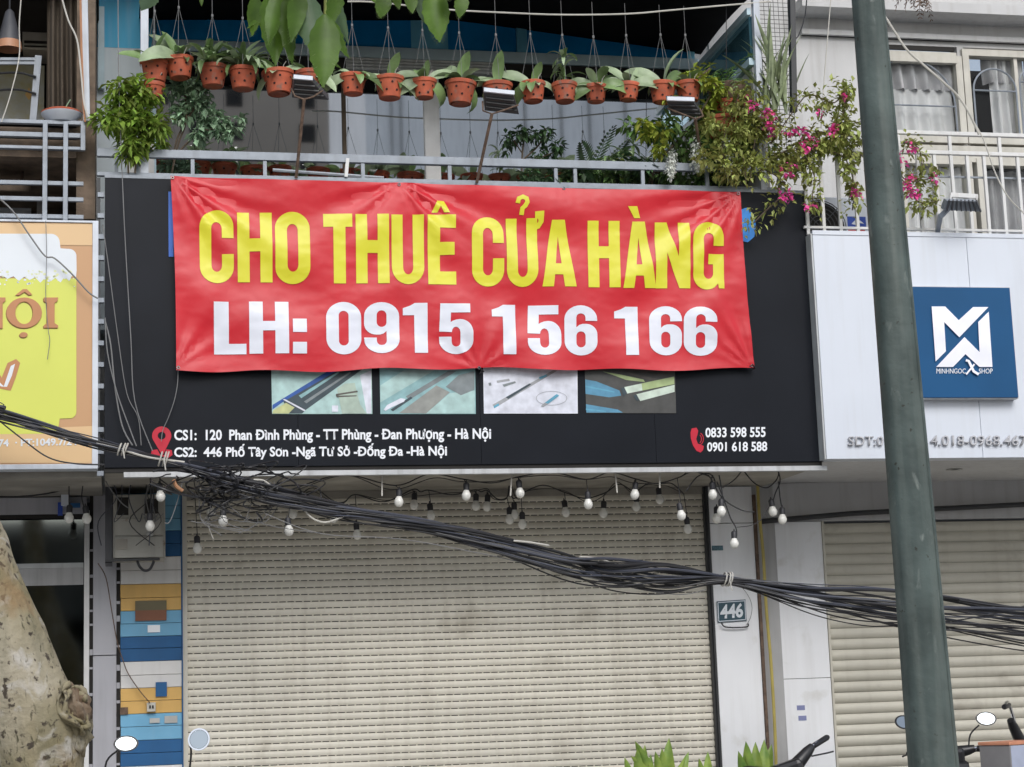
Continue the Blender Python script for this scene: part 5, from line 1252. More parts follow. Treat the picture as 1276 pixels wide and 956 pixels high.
shrub('dark_shrub', 'dark leafy mass crowding behind the rail above the right part of the banner', (850, 235), [(760, 222, 40, 12, 200), (830, 222, 40, 12, 240), (905, 222, 40, 14, 260), (935, 190, 26, 34, 300), (890, 185, 24, 26, 170), (640, 226, 24, 5, 40), (930, 120, 14, 30, 120)], 'leaf_dark', .07, .4, [[(850, 236), (860, 200)]])
for (x, y, r_, n, lab) in ((870, 185, 14, 0, 'pale drooping cluster of silver flowers left of the flower baskets, nearest the mullion'),):
    pass
for (x, y, rx, ry, lab) in ((837, 205, 7, 18, 'short pale flower cluster drooping over the rail, leftmost of the three'), (868, 192, 11, 20, 'wide pale flower cluster drooping above the rail, middle of the three'), (908, 190, 14, 26, 'largest pale silvery flower cluster drooping above the rail, rightmost of the three')):
    shrub('pale_flower_cluster', lab, (x, y), [(x, y, rx, ry, 230), (x, y + ry * .8, rx * .5, 8, 40)], 'leaf_silver', .026, -.06, group='pale drooping flower clusters', cat='flowers', asp=.6)
# bougainvillea
bv = thing('bougainvillea', 'sprawling bougainvillea with bright pink bracts hanging over the right corner of the signboard', 'bougainvillea', P(965, 235, -.05))
br = [[(930, 230), (925, 190), (912, 150), (920, 120)], [(935, 225), (940, 180), (950, 150), (985, 160), (1030, 165), (1070, 172)], [(945, 215), (975, 190), (1010, 185), (1050, 195), (1064, 230), (1062, 262)],
      [(960, 180), (995, 130), (1010, 118), (1040, 128), (1055, 105)], [(1000, 190), (1015, 220), (1012, 245), (1018, 262)], [(950, 210), (975, 225), (978, 240), (955, 262), (937, 280)],
      [(1010, 190), (1040, 170), (1055, 120), (1050, 100)], [(1064, 190), (1100, 205), (1130, 230), (1145, 252), (1170, 250)], [(1110, 205), (1130, 225), (1150, 225), (1168, 218)], [(905, 160), (900, 190), (915, 215)], [(960, 150), (940, 130), (935, 110)], [(1000, 175), (1040, 160), (1080, 150)], [(1130, 180), (1145, 185), (1150, 215)]]
for b_ in br: MB().tube(pxpath(b_, -.14), .0045, 5).build('branch', 'twig', bv, smooth=True)
f = MB()
random.seed(8)
for b_ in br:
    pts = pxpath(b_, -.14, 7)
    for p in pts:
        leaves(f, p + Vector((random.uniform(-.04, .04), 0, random.uniform(-.05, .05))), (.055, .06, .06), random.randint(3, 9), .05, .55, .2)
for (x, y, rx, ry, n) in ((920, 130, 18, 30, 190), (915, 175, 22, 26, 220), (955, 165, 20, 24, 150), (1045, 165, 22, 22, 210), (1060, 200, 14, 26, 150), (985, 190, 28, 16, 140), (1020, 185, 22, 18, 120), (1030, 130, 20, 12, 50), (945, 200, 30, 12, 120), (1148, 252, 14, 7, 30), (1052, 118, 7, 12, 34)):
    for _ in range(max(2, n // 22)):
        cx, cy = x + random.uniform(-.7, .7) * rx, y + random.uniform(-.7, .7) * ry
        leaves(f, P(cx, cy, -.14 + random.uniform(-.1, .12)), (rx / 193 * .4, .06, ry / 193 * .4), 20, .052, .55, .2)
for (x, y, rx, ry, n) in ((900, 200, 30, 22, 300), (940, 150, 24, 26, 260), (975, 205, 30, 18, 240), (1000, 200, 24, 20, 180), (1040, 185, 24, 20, 200), (1050, 145, 16, 20, 120), (890, 165, 18, 20, 160), (1060, 225, 10, 18, 80)):
    for _ in range(max(2, n // 22)):
        cx, cy = x + random.uniform(-.8, .8) * rx, y + random.uniform(-.8, .8) * ry
        leaves(f, P(cx, cy, -.10 + random.uniform(-.1, .14)), (rx / 193 * .4, .06, ry / 193 * .4), 20, .055, .55, .2)
f.build('foliage', 'leaf_olive', bv, fix=False, kind='stuff')
for (x, y, n, r_) in ((933, 127, 4, 5), (940, 133, 3, 4), (957, 138, 6, 5), (960, 152, 9, 8), (966, 163, 8, 6), (987, 165, 7, 6), (999, 163, 7, 6), (1009, 178, 6, 7), (1000, 182, 4, 5), (1037, 165, 6, 5), (1040, 159, 5, 4), (1055, 118, 3, 4), (1024, 140, 2, 3), (987, 207, 2, 3), (980, 216, 5, 5), (978, 243, 12, 7), (1066, 240, 8, 6), (1008, 260, 4, 5), (1136, 182, 6, 5), (1122, 196, 4, 6), (1133, 223, 6, 5), (1166, 222, 3, 4), (1135, 238, 12, 8), (1122, 203, 3, 4), (1003, 186, 3, 4)):
    fm = MB()
    for _ in range(int(n * 1.6) + 1): leaves(fm, P(x + random.uniform(-1, 1) * r_, y + random.uniform(-1, 1) * r_, -.2), (.010, .02, .010), 2, .034, .8, 0)
    fm.build('bloom', 'flower', bv, fix=False)

# snake plants, fern baskets, palm fronds
SNK = [leaf_mesh('leaf', .66, .052, 'leaf_snake', droop=.12, fold=.3, tip=3, seed=1), leaf_mesh('leaf', .5, .045, 'leaf_snake', droop=.4, fold=.3, tip=3, seed=2)]
sp = thing('strap_leaf_plant', 'pale spiky strap leaved plant growing up before the wire mesh panel', 'plant', P(968, 128, -.02))
for k in range(34):
    put(SNK[k % 2], 'leaf', sp, (random.uniform(-.09, .09), random.uniform(-.03, .03), random.uniform(-.12, .2)), (R(random.uniform(-80, 80)), -R(random.uniform(62, 98)), R(random.choice((0, 180)) + random.uniform(-50, 50))), random.uniform(.5, 1.0))
FRN = leaf_mesh('leaf', .20, .013, 'leaf_mid', droop=.9, fold=.2, n=5, seed=3)
def frond(c, L, az, el, droop, m, n=12, lw=.02, ll=.09, parent=None, name='frond'):
    g = MB(); p = Vector(c); pts = [p.copy()]; a = el
    for i in range(n): a -= droop / n; p = p + Vector((math.cos(a) * math.cos(az), math.cos(a) * math.sin(az), math.sin(a))) * (L / n); pts.append(p.copy())
    g.tube(pts, [.004 * (1 - .8 * i / n) for i in range(n + 1)], 4)
    for i in range(2, n + 1):
        d = (pts[i] - pts[i - 1]).normalized(); s = d.cross(Vector((0, 0, 1)));  s = s.normalized() if s.length > .05 else Vector((1, 0, 0))
        s = (s * .75 + Vector((0, 0, 1)).cross(Vector((0, 1, 0))) * 0 + s.cross(d) * -.25).normalized()
        l = ll * math.sin(math.pi * (.15 + .8 * i / (n + 1)))
        for sg_ in (-1, 1):
            tip = pts[i] + (s * sg_ + d * .55).normalized() * l - Vector((0, 0, l * .15)); mid = pts[i].lerp(tip, .45); w_ = d * lw / 2
            g.add([pts[i], mid + w_, tip, mid - w_], [(0, 1, 2), (0, 2, 3)])
    return g.build(name, m, parent, fix=False)
zz_ = thing('frond_plant', 'dark plant with two rows of pointed leaflets standing behind the rail', 'plant', P(745, 225, .35))
for (x0, y0, x1, y1) in ((738, 215, 755, 158), (735, 215, 730, 180), (750, 215, 775, 172), (760, 220, 790, 195), (742, 220, 720, 205)):
    a, b = P(x0, y0, .35), P(x1, y1, .35); v = b - a
    frond(a, v.length * 1.05, math.atan2(0, v.x), math.atan2(v.z, abs(v.x) + 1e-6) if True else 0, .25, 'leaf_dark', 12, .028, .13, zz_)
b2 = thing('star_leaf_plant', 'mid green plant with narrow leaves in rosettes next to the frond plant', 'plant', P(775, 225, .2))
for (x, y) in ((775, 190), (760, 200), (790, 182), (782, 208), (748, 212)):
    for k in range(9): put(GRS[k % 4], 'leaf', b2, P(x, y, .2) - b2.location, (0, -R(random.uniform(-10, 50)), R(k * 40 + random.uniform(-10, 10))), random.uniform(.5, .8))
for (x, y, lab) in ((905, 108, 'hanging basket of dark fern fronds in front of the end wall'),):
    fb = thing('fern_basket', lab, 'fern', P(x, y, .15))
    g = MB().lathe([(.03, -.14), (.10, -.11), (.14, -.03), (.145, 0)], P(x, y, .15), 18, cap=False); g.build('basket', 'rust', fb, smooth=True)
    MB().tube([P(x, y, .15), P(x, -20, .15)], .003).build('hanger_wire', 'cable', fb)
    for k in range(22): frond(P(x, y - 2, .15), random.uniform(.2, .34), R(k * 360 / 22 + random.uniform(-8, 8)), R(random.uniform(25, 75)), R(random.uniform(80, 130)), 'leaf_mid', 8, .016, .055, fb)
hp = thing('hanging_pot', 'terracotta pot hanging low among the leaves under the right floodlight', 'plant pot', P(900, 148, .1), 'terracotta orchid pots hanging in a row over the balcony'); pot_part(hp, .13, .15)
hp2 = thing('hanging_pot', 'terracotta pot buried in foliage left of the pale right post', 'plant pot', P(905, 128, .15), 'terracotta orchid pots hanging in a row over the balcony'); pot_part(hp2, .11, .12)
# dried fern hanging at top right
df = thing('dried_fern', 'dried brown fern tuft hanging from the eave at the top right', 'fern', P(1140, -8, -.3))
for k in range(16): frond(P(1140 + random.uniform(-8, 8), -8, -.3), random.uniform(.1, .24), R(random.uniform(0, 360)), R(random.uniform(-20, 40)), R(random.uniform(70, 110)), 'rust', 6, .014, .04, df)

# chairs on the balcony seen just over the sign
def chair(px, lab):
    c = P(px, 215, .75); rt = thing('balcony_chair', lab, 'chair', (c.x, .75, 4.25), 'dark chairs on the plant balcony'); z0 = 4.36
    MB().box(c.x - .2, c.x + .2, .55, .95, z0 + .42, z0 + .46).build('seat', 'black_plastic', rt, bevel=.01)
    g = MB(); rows = [[Vector((c.x + .2 * math.sin(a), .55 - .05 * math.cos(a), z)) for a in [R(-90 + 15 * i) for i in range(13)]] for z in (z0 + .46, z0 + .7)]
    for s_ in range(1): MB().poly([[(-.2, 0), (.2, 0), (.21, .30), (.17, .37), (.08, .40), (-.08, .40), (-.17, .37), (-.21, .30)]], lambda a, b: Vector((c.x + a, .54, z0 + .46 + b)), back=lambda a, b: Vector((c.x + a, .56, z0 + .46 + b))).build('backrest', 'black_plastic', rt, fix=False)
    for sx in (-1, 1):
        for sy in (.57, .93): MB().tube([(c.x + sx * .18, sy, z0), (c.x + sx * .17, sy, z0 + .42)], .012).build('leg', 'black_plastic', rt)
for px, lab in ((388, 'dark round backed chair showing over the sign right of the left floodlight pole'), (470, 'dark chair back showing over the sign below the thin brown mullion'), (545, 'dark chair back showing over the sign just right of the white mullion'), (290, 'dark chair back over the sign left of the left floodlight pole')): chair(px, lab)

# ------------------------------------------------------------------ floodlights on tilted arms
def floodlight(b0, b1, q, lab, Y=-.25):
    rt = thing('floodlight', lab, 'floodlight', P(b0[0], b0[1], -.02), 'black floodlights on arms above the signboard')
    MB().tube([P(*b0, -.02), P(*b1, Y)], .011, 8).build('arm', 'rust', rt, smooth=True)
    a, b, c, d = [P(x, y, Y + dy) for (x, y), dy in zip(q, (0.0, 0.0, .12, .12))]
    n = Vector((0, .03, .05))
    g = MB().add([a, b, c, d, a + n, b + n, c + n, d + n], [(0, 1, 2, 3), (7, 6, 5, 4), (0, 4, 5, 1), (1, 5, 6, 2), (2, 6, 7, 3), (3, 7, 4, 0)]); g.build('housing', 'flood', rt, bevel=.004)
    g = MB()
    g.bar(a + Vector((-.003, -.012, .012)), b + Vector((.003, -.012, .012)), .02, .028); g.build('rim', 'panel_sign', rt, bevel=.002)
    for i in range(3):
        u = .25 + i * .25; p0, p1 = a.lerp(d, u), b.lerp(c, u); g = MB(); g.bar(p0 + Vector((.01, -.004, -.004)), p1 + Vector((-.01, -.004, -.004)), .006, .01); g.build('rib', 'black_plastic', rt)
    g = MB(); m_ = (a + b) / 2
    g.tube([a.lerp(d, .5) + Vector((-.012, 0, 0)), P(*b1, Y) + Vector((-.06, 0, .02)), P(*b1, Y), P(*b1, Y) + Vector((.06, 0, .02)), b.lerp(c, .5) + Vector((.012, 0, 0))], .006); g.build('yoke', 'rust', rt)
floodlight((369, 222), (379, 124), ((366, 99), (389, 101), (410, 125), (364, 122)), 'black floodlight on a rusty arm under the big tree leaves, leftmost of three')
floodlight((594, 228), (613, 142), ((603, 115), (640, 119), (647, 143), (604, 138)), 'black floodlight on a slanting rusty arm above the banner middle')
floodlight((873, 190), (866, 148), ((831, 126), (864, 127), (877, 146), (836, 144)), 'black floodlight among lime green leaves, rightmost of three')

# ------------------------------------------------------------------ string lights under the soffit
def bulb_thing(px, py, Y, lab, white=True, s=1.0):
    c = P(px, py, Y)
    rt = thing('light_bulb', lab, 'light bulb', c, 'white bulbs of the string lights under the signboard')
    t_ = random.uniform(-.12, .12)
    MB().lathe([(.0, -.038), (.012, -.036), (.024, -.026), (.031, -.008), (.030, .006), (.022, .022), (.017, .034)], (0, 0, 0), 16, cap=False).build('bulb', 'bulb', rt, smooth=True, local=True)
    MB().lathe([(.0155, .030), (.020, .034), (.021, .072), (.016, .082), (.006, .086), (.003, .10)], (0, 0, 0), 12).build('socket', 'socket', rt, smooth=True, local=True)
    rt.rotation_euler = (t_, random.uniform(-.12, .12), 0); return c + Vector((0, 0, .098))
front = [(200, 618), (278, 649), (360, 661), (497, 625), (581, 617), (648, 614), (733, 628), (791, 616), (849, 642), (888, 616), (899, 637), (915, 677)]
rear = [(246, 683), (263, 637), (365, 640), (416, 645), (445, 666), (516, 629), (537, 642), (593, 630), (607, 631), (635, 647), (641, 641), (651, 653), (705, 638), (752, 639), (793, 631), (822, 622), (857, 659), (893, 646), (963, 637), (975, 647), (187, 655)]
left_ = [(86, 645), (108, 646)]
random.seed(31)
def strung(l, Y, label, zt, skip=()):
    l = sorted(l); tops = []
    for i, (x, y) in enumerate(l):
        nb = [q for q in front + rear + left_ if q != (x, y)]; hi = min(abs(q[0] - x) for q in nb)
        desc = 'front' if l is not None and Y < .5 else 'rear'
        place = ('beside the grey meter box' if x < 235 else 'below the cable tangle' if x < 340 else 'under the first product photo' if x < 470 else 'under the second product photo' if x < 600 else
                 'under the third product photo' if x < 722 else 'under the fourth product photo' if x < 845 else 'near the right corner of the slotted shutter' if x < 880 else 'in front of the white pilaster' if x < 945 else 'right of the white pilaster')
        h_ = 'high' if y < 622 else 'mid height' if y < 645 else 'low'
        tops.append((x, bulb_thing(x, y, Y, f'{h_} white bulb, {desc} string, {place}'), place))
    g = MB(); pts = []
    for i, (x, tp, pl) in enumerate(tops):
        wz = zt - random.uniform(.02, .10); wz = max(wz, tp.z + .01)
        j = Vector((tp.x + random.uniform(-.02, .02), Y + random.uniform(-.03, .03), wz))
        g.tube([tp - Vector((0, 0, .01)), j], .003, 5)
        if pts:
            a = pts[-1]; mid = (a + j) / 2; mid.z = min(a.z, j.z) - min(.09, (j - a).length * .16) * random.uniform(.2, 1) if random.random() < .6 else zt
            pts.append(mid)
        pts.append(j)
    g.tube(smooth_path(pts, 8), .0045, 6)
    g.tube(smooth_path([p + Vector((random.uniform(-.03, .03), .02, random.uniform(-.03, .02))) for p in pts], 8), .003, 5)
    return tag(g.build('string_light_wire', 'cable', smooth=True), label, 'wire', 'wires of the string lights')
def dedupe():
    by = {}
    for o in col.objects:
        if o.name.startswith('light_bulb'): by.setdefault(o['label'], []).append(o)
    for l, os_ in by.items():
        if len(os_) > 1:
            os_.sort(key=lambda o: o.location.x)
            for i, o in enumerate(os_): o['label'] = ('leftmost ' if i == 0 else 'rightmost ' if i == len(os_) - 1 else 'middle ') + l
strung([p for p in front if p[0] < 890], .12, 'black wire of the front string lights sagging right under the signboard edge', 3.08)
strung([p for p in rear if 230 < p[0] < 880], .85, 'black wire of the rear string lights close to the slotted shutter', 3.08)
# the knot of wires round the pilaster
for (x, y) in ((899, 637), (915, 677)): bulb_thing(x, y, .12, 'white bulb low before the pilaster, ' + ('the lowest one hanging alone' if y > 650 else 'upper one of the pair beside the 446 column'))
for (x, y) in ((893, 646),): bulb_thing(x, y, .5, 'white bulb half hidden behind others at the left edge of the white pilaster')
for (x, y) in ((963, 637), (975, 647)): bulb_thing(x, y, .3, 'white bulb before the pier right of the pilaster, ' + ('left one of the pair' if x < 970 else 'right one of the pair'))
bulb_thing(187, 655, .35, 'white bulb dangling in front of the grey meter box')
for (x, y) in left_: bulb_thing(x, y, .6, 'white bulb above the left shop glass, ' + ('left one of two' if x < 100 else 'right one of two'))
def bw(pts, Y, lab, r=.0045, m='cable'): return tag(MB().tube(pxpath(pts, Y, 7), r, 6).build('string_light_wire', m, smooth=True), lab, 'wire', 'wires of the string lights')
bw([(855, 612), (868, 595), (882, 590), (890, 597), (893, 610), (905, 625), (925, 636), (940, 638)], .12, 'black wire looping from the shutter corner down past the pilaster bulbs')
bw([(893, 600), (903, 625), (910, 645), (917, 658), (918, 668)], .12, 'black wire running down to the lowest pilaster bulb')
bw([(888, 592), (885, 605)], .12, 'short wire above the uppermost pilaster bulb'); bw([(896, 592), (900, 615), (900, 627)], .12, 'wire above the middle pilaster bulb')
bw([(900, 608), (915, 598), (925, 586)], .12, 'short black wire rising right to the soffit'); bw([(926, 586), (940, 602), (955, 608), (966, 600), (970, 592), (970, 586)], .3, 'black wire looped from the soffit to the hook right of the pilaster')
bw([(970, 588), (972, 600), (966, 615), (963, 626)], .3, 'wire dropping to the left bulb of the pier pair'); bw([(970, 600), (972, 620), (975, 636)], .3, 'wire dropping to the right bulb of the pier pair')
bw([(918, 657), (935, 655), (948, 648), (958, 632)], .2, 'thin wire sweeping up right from the lowest pilaster bulb', .003)
bw([(187, 590), (188, 620), (187, 645)], .35, 'wire dropping over the meter box'); bw([(86, 605), (86, 636)], .6, 'wire of the left bulb above the left shop glass'); bw([(104, 600), (102, 620), (106, 636)], .6, 'wire of the right bulb above the left shop glass')
bw([(199, 590), (200, 608)], .12, 'wire of the bulb beside the meter box')
for (x0, y0, x1, y1, lab) in ((638, 584, 636, 618, 'white stick hanging under the third product photo'), (766, 584, 769, 614, 'white stick slanting under the fourth product photo, left of two'), (822, 584, 822, 608, 'white stick hanging under the fourth product photo, right of two'), (476, 588, 476, 618, 'pale stick hanging under the second product photo')):
    g = MB(); g.bar(P(x0, y0, .1), P(x1, y1, .1), .009, .009); tag(g.build('hanging_stick', 'cable_white'), lab, 'stick', 'pale sticks hanging under the signboard')

# ------------------------------------------------------------------ meter box
mx = thing('meter_box', 'weathered grey electric meter box on the wall left of the shutter under the cable tangle', 'meter box', P(172, 705, .85))
Ym = .80
bx(141, 616, 206, 696, Ym, 'case', 'grey_box', mx, d=.35, bevel=.006)
bx(143, 646, 203, 667, Ym - .012, 'door', 'grey_box', mx, d=.012, bevel=.003); bx(143, 669, 203, 695, Ym - .014, 'door', 'grey_box', mx, d=.014, bevel=.003)
bx(146, 620, 160, 642, Ym - .006, 'meter_window', 'dark', mx, d=.006, bevel=.002); bx(180, 622, 197, 640, Ym - .006, 'meter_window', 'dark', mx, d=.006, bevel=.002)
bx(144, 672, 159, 685, Ym - .02, 'data_plate', 'soffit', mx, d=.004); bx(165, 674, 184, 688, Ym - .018, 'data_plate', 'grey_box', mx, d=.004)
bx(131, 600, 140, 702, Ym + .02, 'side_case', 'flood', mx, d=.3, bevel=.003)
g = MB(); g.bar(P(131, 699, Ym), P(199, 697, Ym), .05, .012); g.build('bracket', 'post_black', mx)
MB().tube(pxpath([(171, 699), (174, 706), (180, 711), (187, 709), (192, 699)], Ym), .009, 8).build('cable_loop', 'cable', mx, smooth=True)
for i in range(2):
    c = P(187, 651 + i * 14, Ym - .02); MB().lathe([(.0, -.022), (.02, -.016), (.026, 0), (.02, .016), (.0, .022)], c, 16, cap=False).build('glass_fuse', 'grey_light', mx, smooth=True)
bw([(128, 575), (132, 600), (150, 625), (160, 633)], .5, 'pale wire slanting from the sign corner to the meter box', .004, 'cable_grey')
random.seed(3)
for k in range(9):
    x = random.uniform(135, 200); 
    g = MB().tube(pxpath([(x, 592), (x + random.uniform(-14, 14), 620), (x + random.uniform(-25, 20), 650), (x + random.uniform(-18, 18), 680 if k % 2 else 640)], Ym - .08 + random.uniform(-.03, .03)), random.choice((.003, .004, .005)), 6)
    tag(g.build('loose_wire', random.choice(('cable', 'cable_grey', 'cable_blue')), smooth=True), 'thin loose wire dangling across the face of the grey meter box', 'wire', 'loose wires dangling over the meter box')

# ------------------------------------------------------------------ overhead cable bundle
random.seed(17)
path = [(-1500, 380), (-800, 410), (-60, 497), (-10, 511), (60, 533), (125, 551), (208, 573), (262, 590), (330, 608), (400, 626), (450, 637), (530, 652), (600, 668), (700, 692), (760, 704), (830, 712), (905, 720), (1000, 732), (1120, 748), (1290, 768), (1500, 790)]
wid = [20, 22, 20, 18, 15, 13, 6, 15, 22, 20, 17, 14, 19, 32, 38, 32, 9, 27, 44, 50, 60]
Yc = -.38
def strand(s, k, r, m, i0=0, i1=None, wig=1.0, sag=0.0):
    pts = []; ph = random.uniform(0, 6); fr = random.uniform(.5, 1.3)
    for i, ((x, y), w_) in enumerate(zip(path, wid)):
        if i < i0 or (i1 is not None and i > i1): continue
        off = w_ * s + w_ * .22 * wig * math.sin(i * fr * 1.7 + ph)
        for t_, dx in ((0, 0),):
            pts.append(P(x, y + off * .9 + sag * math.sin(math.pi * i / 18), Yc + .05 * math.cos(i * fr * 1.7 + ph) * (w_ / 20)))
    return MB().tube(smooth_path(pts, 7), r, 6)
NC = 30
for k in range(NC):
    s = (k / (NC - 1)) ** 1.25 * .95 - .1 + random.uniform(-.06, .06)
    r = random.choice((.0035, .0045, .005, .006, .0095 if s < .3 else .005))
    i0 = 0 if k % 3 else random.choice((6, 7, 8)); 
    if k > 22: i0 = random.choice((7, 8, 10))
    g = strand(s, k, r, None, i0)
    top = 'in the upper part of the bundle' if s < .3 else 'in the slack lower part of the bundle'
    top = ('thick ' if r > .007 else 'thin ' if r < .004 else '') + 'black cable ' + top + (', starting at the tangle' if i0 else '')
    tag(g.build('overhead_cable', random.choice(('cable', 'cable', 'cable', 'cable_blue')), smooth=True), top, 'cable', 'overhead cables of the bundle')
oc = lambda pts, r, lab, m='cable': tag(MB().tube(pxpath(pts, Yc - .02, 7), r, 6).build('overhead_cable', m, smooth=True), lab, 'cable', 'overhead cables of the bundle')
oc([(-10, 517), (25, 545), (60, 570), (95, 578), (130, 579)], .005, 'slack black cable sagging lowest across the beer signboard')
oc([(20, 525), (55, 535), (100, 552), (125, 556)], .005, 'cable splitting off the bundle over the beer signboard digits')
oc([(640, 690), (700, 706), (770, 728), (830, 738), (880, 728), (905, 722)], .0045, 'thin slack cable bellying under the bundle left of the pilaster')
oc([(330, 640), (400, 665), (500, 672), (600, 690), (700, 712), (830, 740), (880, 735)], .003, 'thinnest dark cable sagging below the bundle across the shutter', 'cable_grey')
oc([(905, 722), (960, 745), (1020, 768), (1080, 780), (1130, 780), (1300, 784)], .004, 'thin slack cable sagging lowest before the right shutter')
oc([(905, 722), (980, 748), (1050, 770), (1120, 776), (1200, 772), (1290, 752)], .005, 'cable crossing upward to the right behind the green pole')
oc([(1195, 748), (1240, 755), (1290, 758)], .009, 'thick cable at the top of the bundle right of the green pole')
oc([(120, 553), (150, 560), (185, 570), (230, 576)], .007, 'white cable lying along the bundle at the signboard corner', 'cable_white')
oc([(372, 620), (378, 632), (388, 645), (405, 651), (425, 645), (440, 638)], .006, 'white cable looping below the bundle in front of the shutter', 'cable_white')
oc([(316, 598), (328, 599), (338, 606)], .007, 'short white cable end at the cable tangle', 'cable_white')
oc([(440, 636), (480, 640), (520, 650)], .006, 'white stretch of cable on top of the bundle mid shutter', 'cable_white')
oc([(640, 674), (660, 676), (684, 680)], .007, 'white stretch of cable on the bundle under the third product photo', 'cable_white')
oc([(722, 694), (745, 696), (770, 704), (800, 710)], .0055, 'white stretch of cable on the bundle under the fourth product photo', 'cable_white')
def tie(x, y, h, lab, w_=.012):
    g = MB(); c = P(x, y, Yc); rz = h / 193 * .38
    for dx in (-.02, .005, .02): g.tube([c + Vector((dx + .012 * math.sin(R(t)), (.05) * math.cos(R(t)), rz * math.sin(R(t)))) for t in range(0, 361, 20)], .005, 5)
    g.tube([c + Vector((0, -.05, 0)), c + Vector((.01, -.06, -rz * 1.8))], .004, 5)
    return tag(g.build('cable_tie', 'cable_white', smooth=True), lab, 'cable tie', 'white ties round the cable bundle')
tie(204, 572, 22, 'white wire tie round the bundle beside the red location pin'); tie(153, 560, 18, 'white wire tie round the bundle at the left part of the black signboard'); tie(906, 722, 22, 'white tie gripping the bundle above the 446 plate')
# tangle of coiled cable ends: uncountable
random.seed(12)
tg = MB()
for k in range(30):
    cx = random.triangular(205, 385, 285); cy = 600 + (cx - 270) * .12 + random.uniform(-14, 26) * (1 - abs(cx - 275) / 130); a = random.uniform(18, 62); b = random.uniform(5, 15); rt_ = random.uniform(-.5, .6); a0 = random.uniform(0, 6)
    pts = []
    n = 14; sp_ = random.uniform(2.5, 6.0)
    for i in range(n):
        t = a0 + sp_ * i / n; x = a * math.cos(t) * (1 + .15 * math.sin(i)); y = b * math.sin(t)
        pts.append(P(cx + x * math.cos(rt_) - y * math.sin(rt_), cy + x * math.sin(rt_) + y * math.cos(rt_), Yc + random.uniform(-.10, .12)))
    tg.tube(smooth_path(pts, 4), random.choice((.003, .004, .005, .0065)), 5)
tag(tg.build('cable_tangle', 'cable', smooth=True), 'dense tangle of coiled black cable ends under the address lines', 'cable tangle', kind='stuff')
tg = MB()
for k in range(12):
    x = random.uniform(225, 345); tg.tube(pxpath([(x, 600), (x + random.uniform(-20, 20), 625), (x + random.uniform(-30, 30), 650), (x + random.uniform(-40, 50), random.uniform(640, 668))], Yc + .05), .0028, 5)
tag(tg.build('cable_ends', 'cable_grey', smooth=True), 'frayed thin cable ends drooping below the cable tangle', 'cable ends', kind='stuff')
bw([(248, 598), (262, 605), (262, 640)], -.3, 'white wire end hanging from the tangle beside a bulb', .004, 'cable_white')
bw([(262, 640), (260, 655), (266, 672)], -.3, 'pale curled wire tail below the cable tangle', .003, 'cable_white')
K['tape'] = mat('copper_tape', (0.40, 0.20, 0.10), .5)
tag(MB().tube(pxpath([(216, 598), (220, 606), (228, 612)], Yc), .012, 8).build('brown_coil', 'tape', smooth=True), 'short brown wrapped coil at the left end of the cable tangle', 'coil')

# ------------------------------------------------------------------ green lamp post
YP = -5.0
gp = thing('green_pole', 'tall green painted metal pole with worn streaks standing in front of the right building', 'pole', P(1175, 1330, YP))
rows_ = []
k_ = 2322 / (12 + YP)
pts = [(1082, -30), (1164, 956)]
top, bot = P(1081.5, 0, YP), P(1163.5, 956, YP)
d = (top - bot).normalized(); rb_, rt_ = 72.0 / k_ / 2 * .94, 47 / k_ / 2 * .985
tt = (PZG - bot.z) / d.z; base = bot + d * tt; L_ = (top - bot).length
zt_ = 2.2
prof = []
n = 12
g = MB(); ringn = 12; vs = []
steps = [i / 30 for i in range(-8, 40)]
for sidx, t in enumerate([-((base - bot).length) / L_] + [i / 30 for i in range(0, 42)]):
    c = bot + (top - bot) * t; r = (rb_ + (rt_ - rb_) * t) * 1.0
    for k in range(ringn * 3):
        a = 2 * math.pi * k / (ringn * 3); rr_ = r * (math.cos(math.pi / 8) / math.cos(((a + .2) % (math.pi / 4)) - math.pi / 8)) ** .55
        vs.append(c + Vector((math.cos(a) * rr_, math.sin(a) * rr_, 0)))
m_ = ringn * 3; nr = len(vs) // m_
g.add(vs, [(i * m_ + k, i * m_ + (k + 1) % m_, (i + 1) * m_ + (k + 1) % m_, (i + 1) * m_ + k) for i in range(nr - 1) for k in range(m_)])
g.build('shaft', 'pole', gp, smooth=True)
MB().lathe([(.30, 0), (.30, .02), (.0, .02)], Vector((base.x, base.y, PZG)), 8).build('base_plate', 'pole', gp)
for a in range(4): MB().lathe([(.018, .02), (.018, .05), (.0, .052)], Vector((base.x + .22 * math.cos(R(45 + 90 * a)), base.y + .22 * math.sin(R(45 + 90 * a)), PZG)), 6).build('anchor_bolt', 'rail', gp)
sdir_ = Vector((-.16, -1, 0)).normalized()
for (x0, y0, x1, y1) in ((1107, 30, 1180, 880),):
    pass
q0, q1 = P(1098, 0, YP), P(1187, 956, YP)
sm_ = [bot + (top - bot) * t + Vector((math.cos(R(-52)), math.sin(R(-52)), 0)) * ((rb_ + (rt_ - rb_) * t) * 1.0) for t in (-.2, 0, .5, 1, 1.3)]
MB().tube(sm_, .006, 6).build('weld_seam', 'pole', gp)

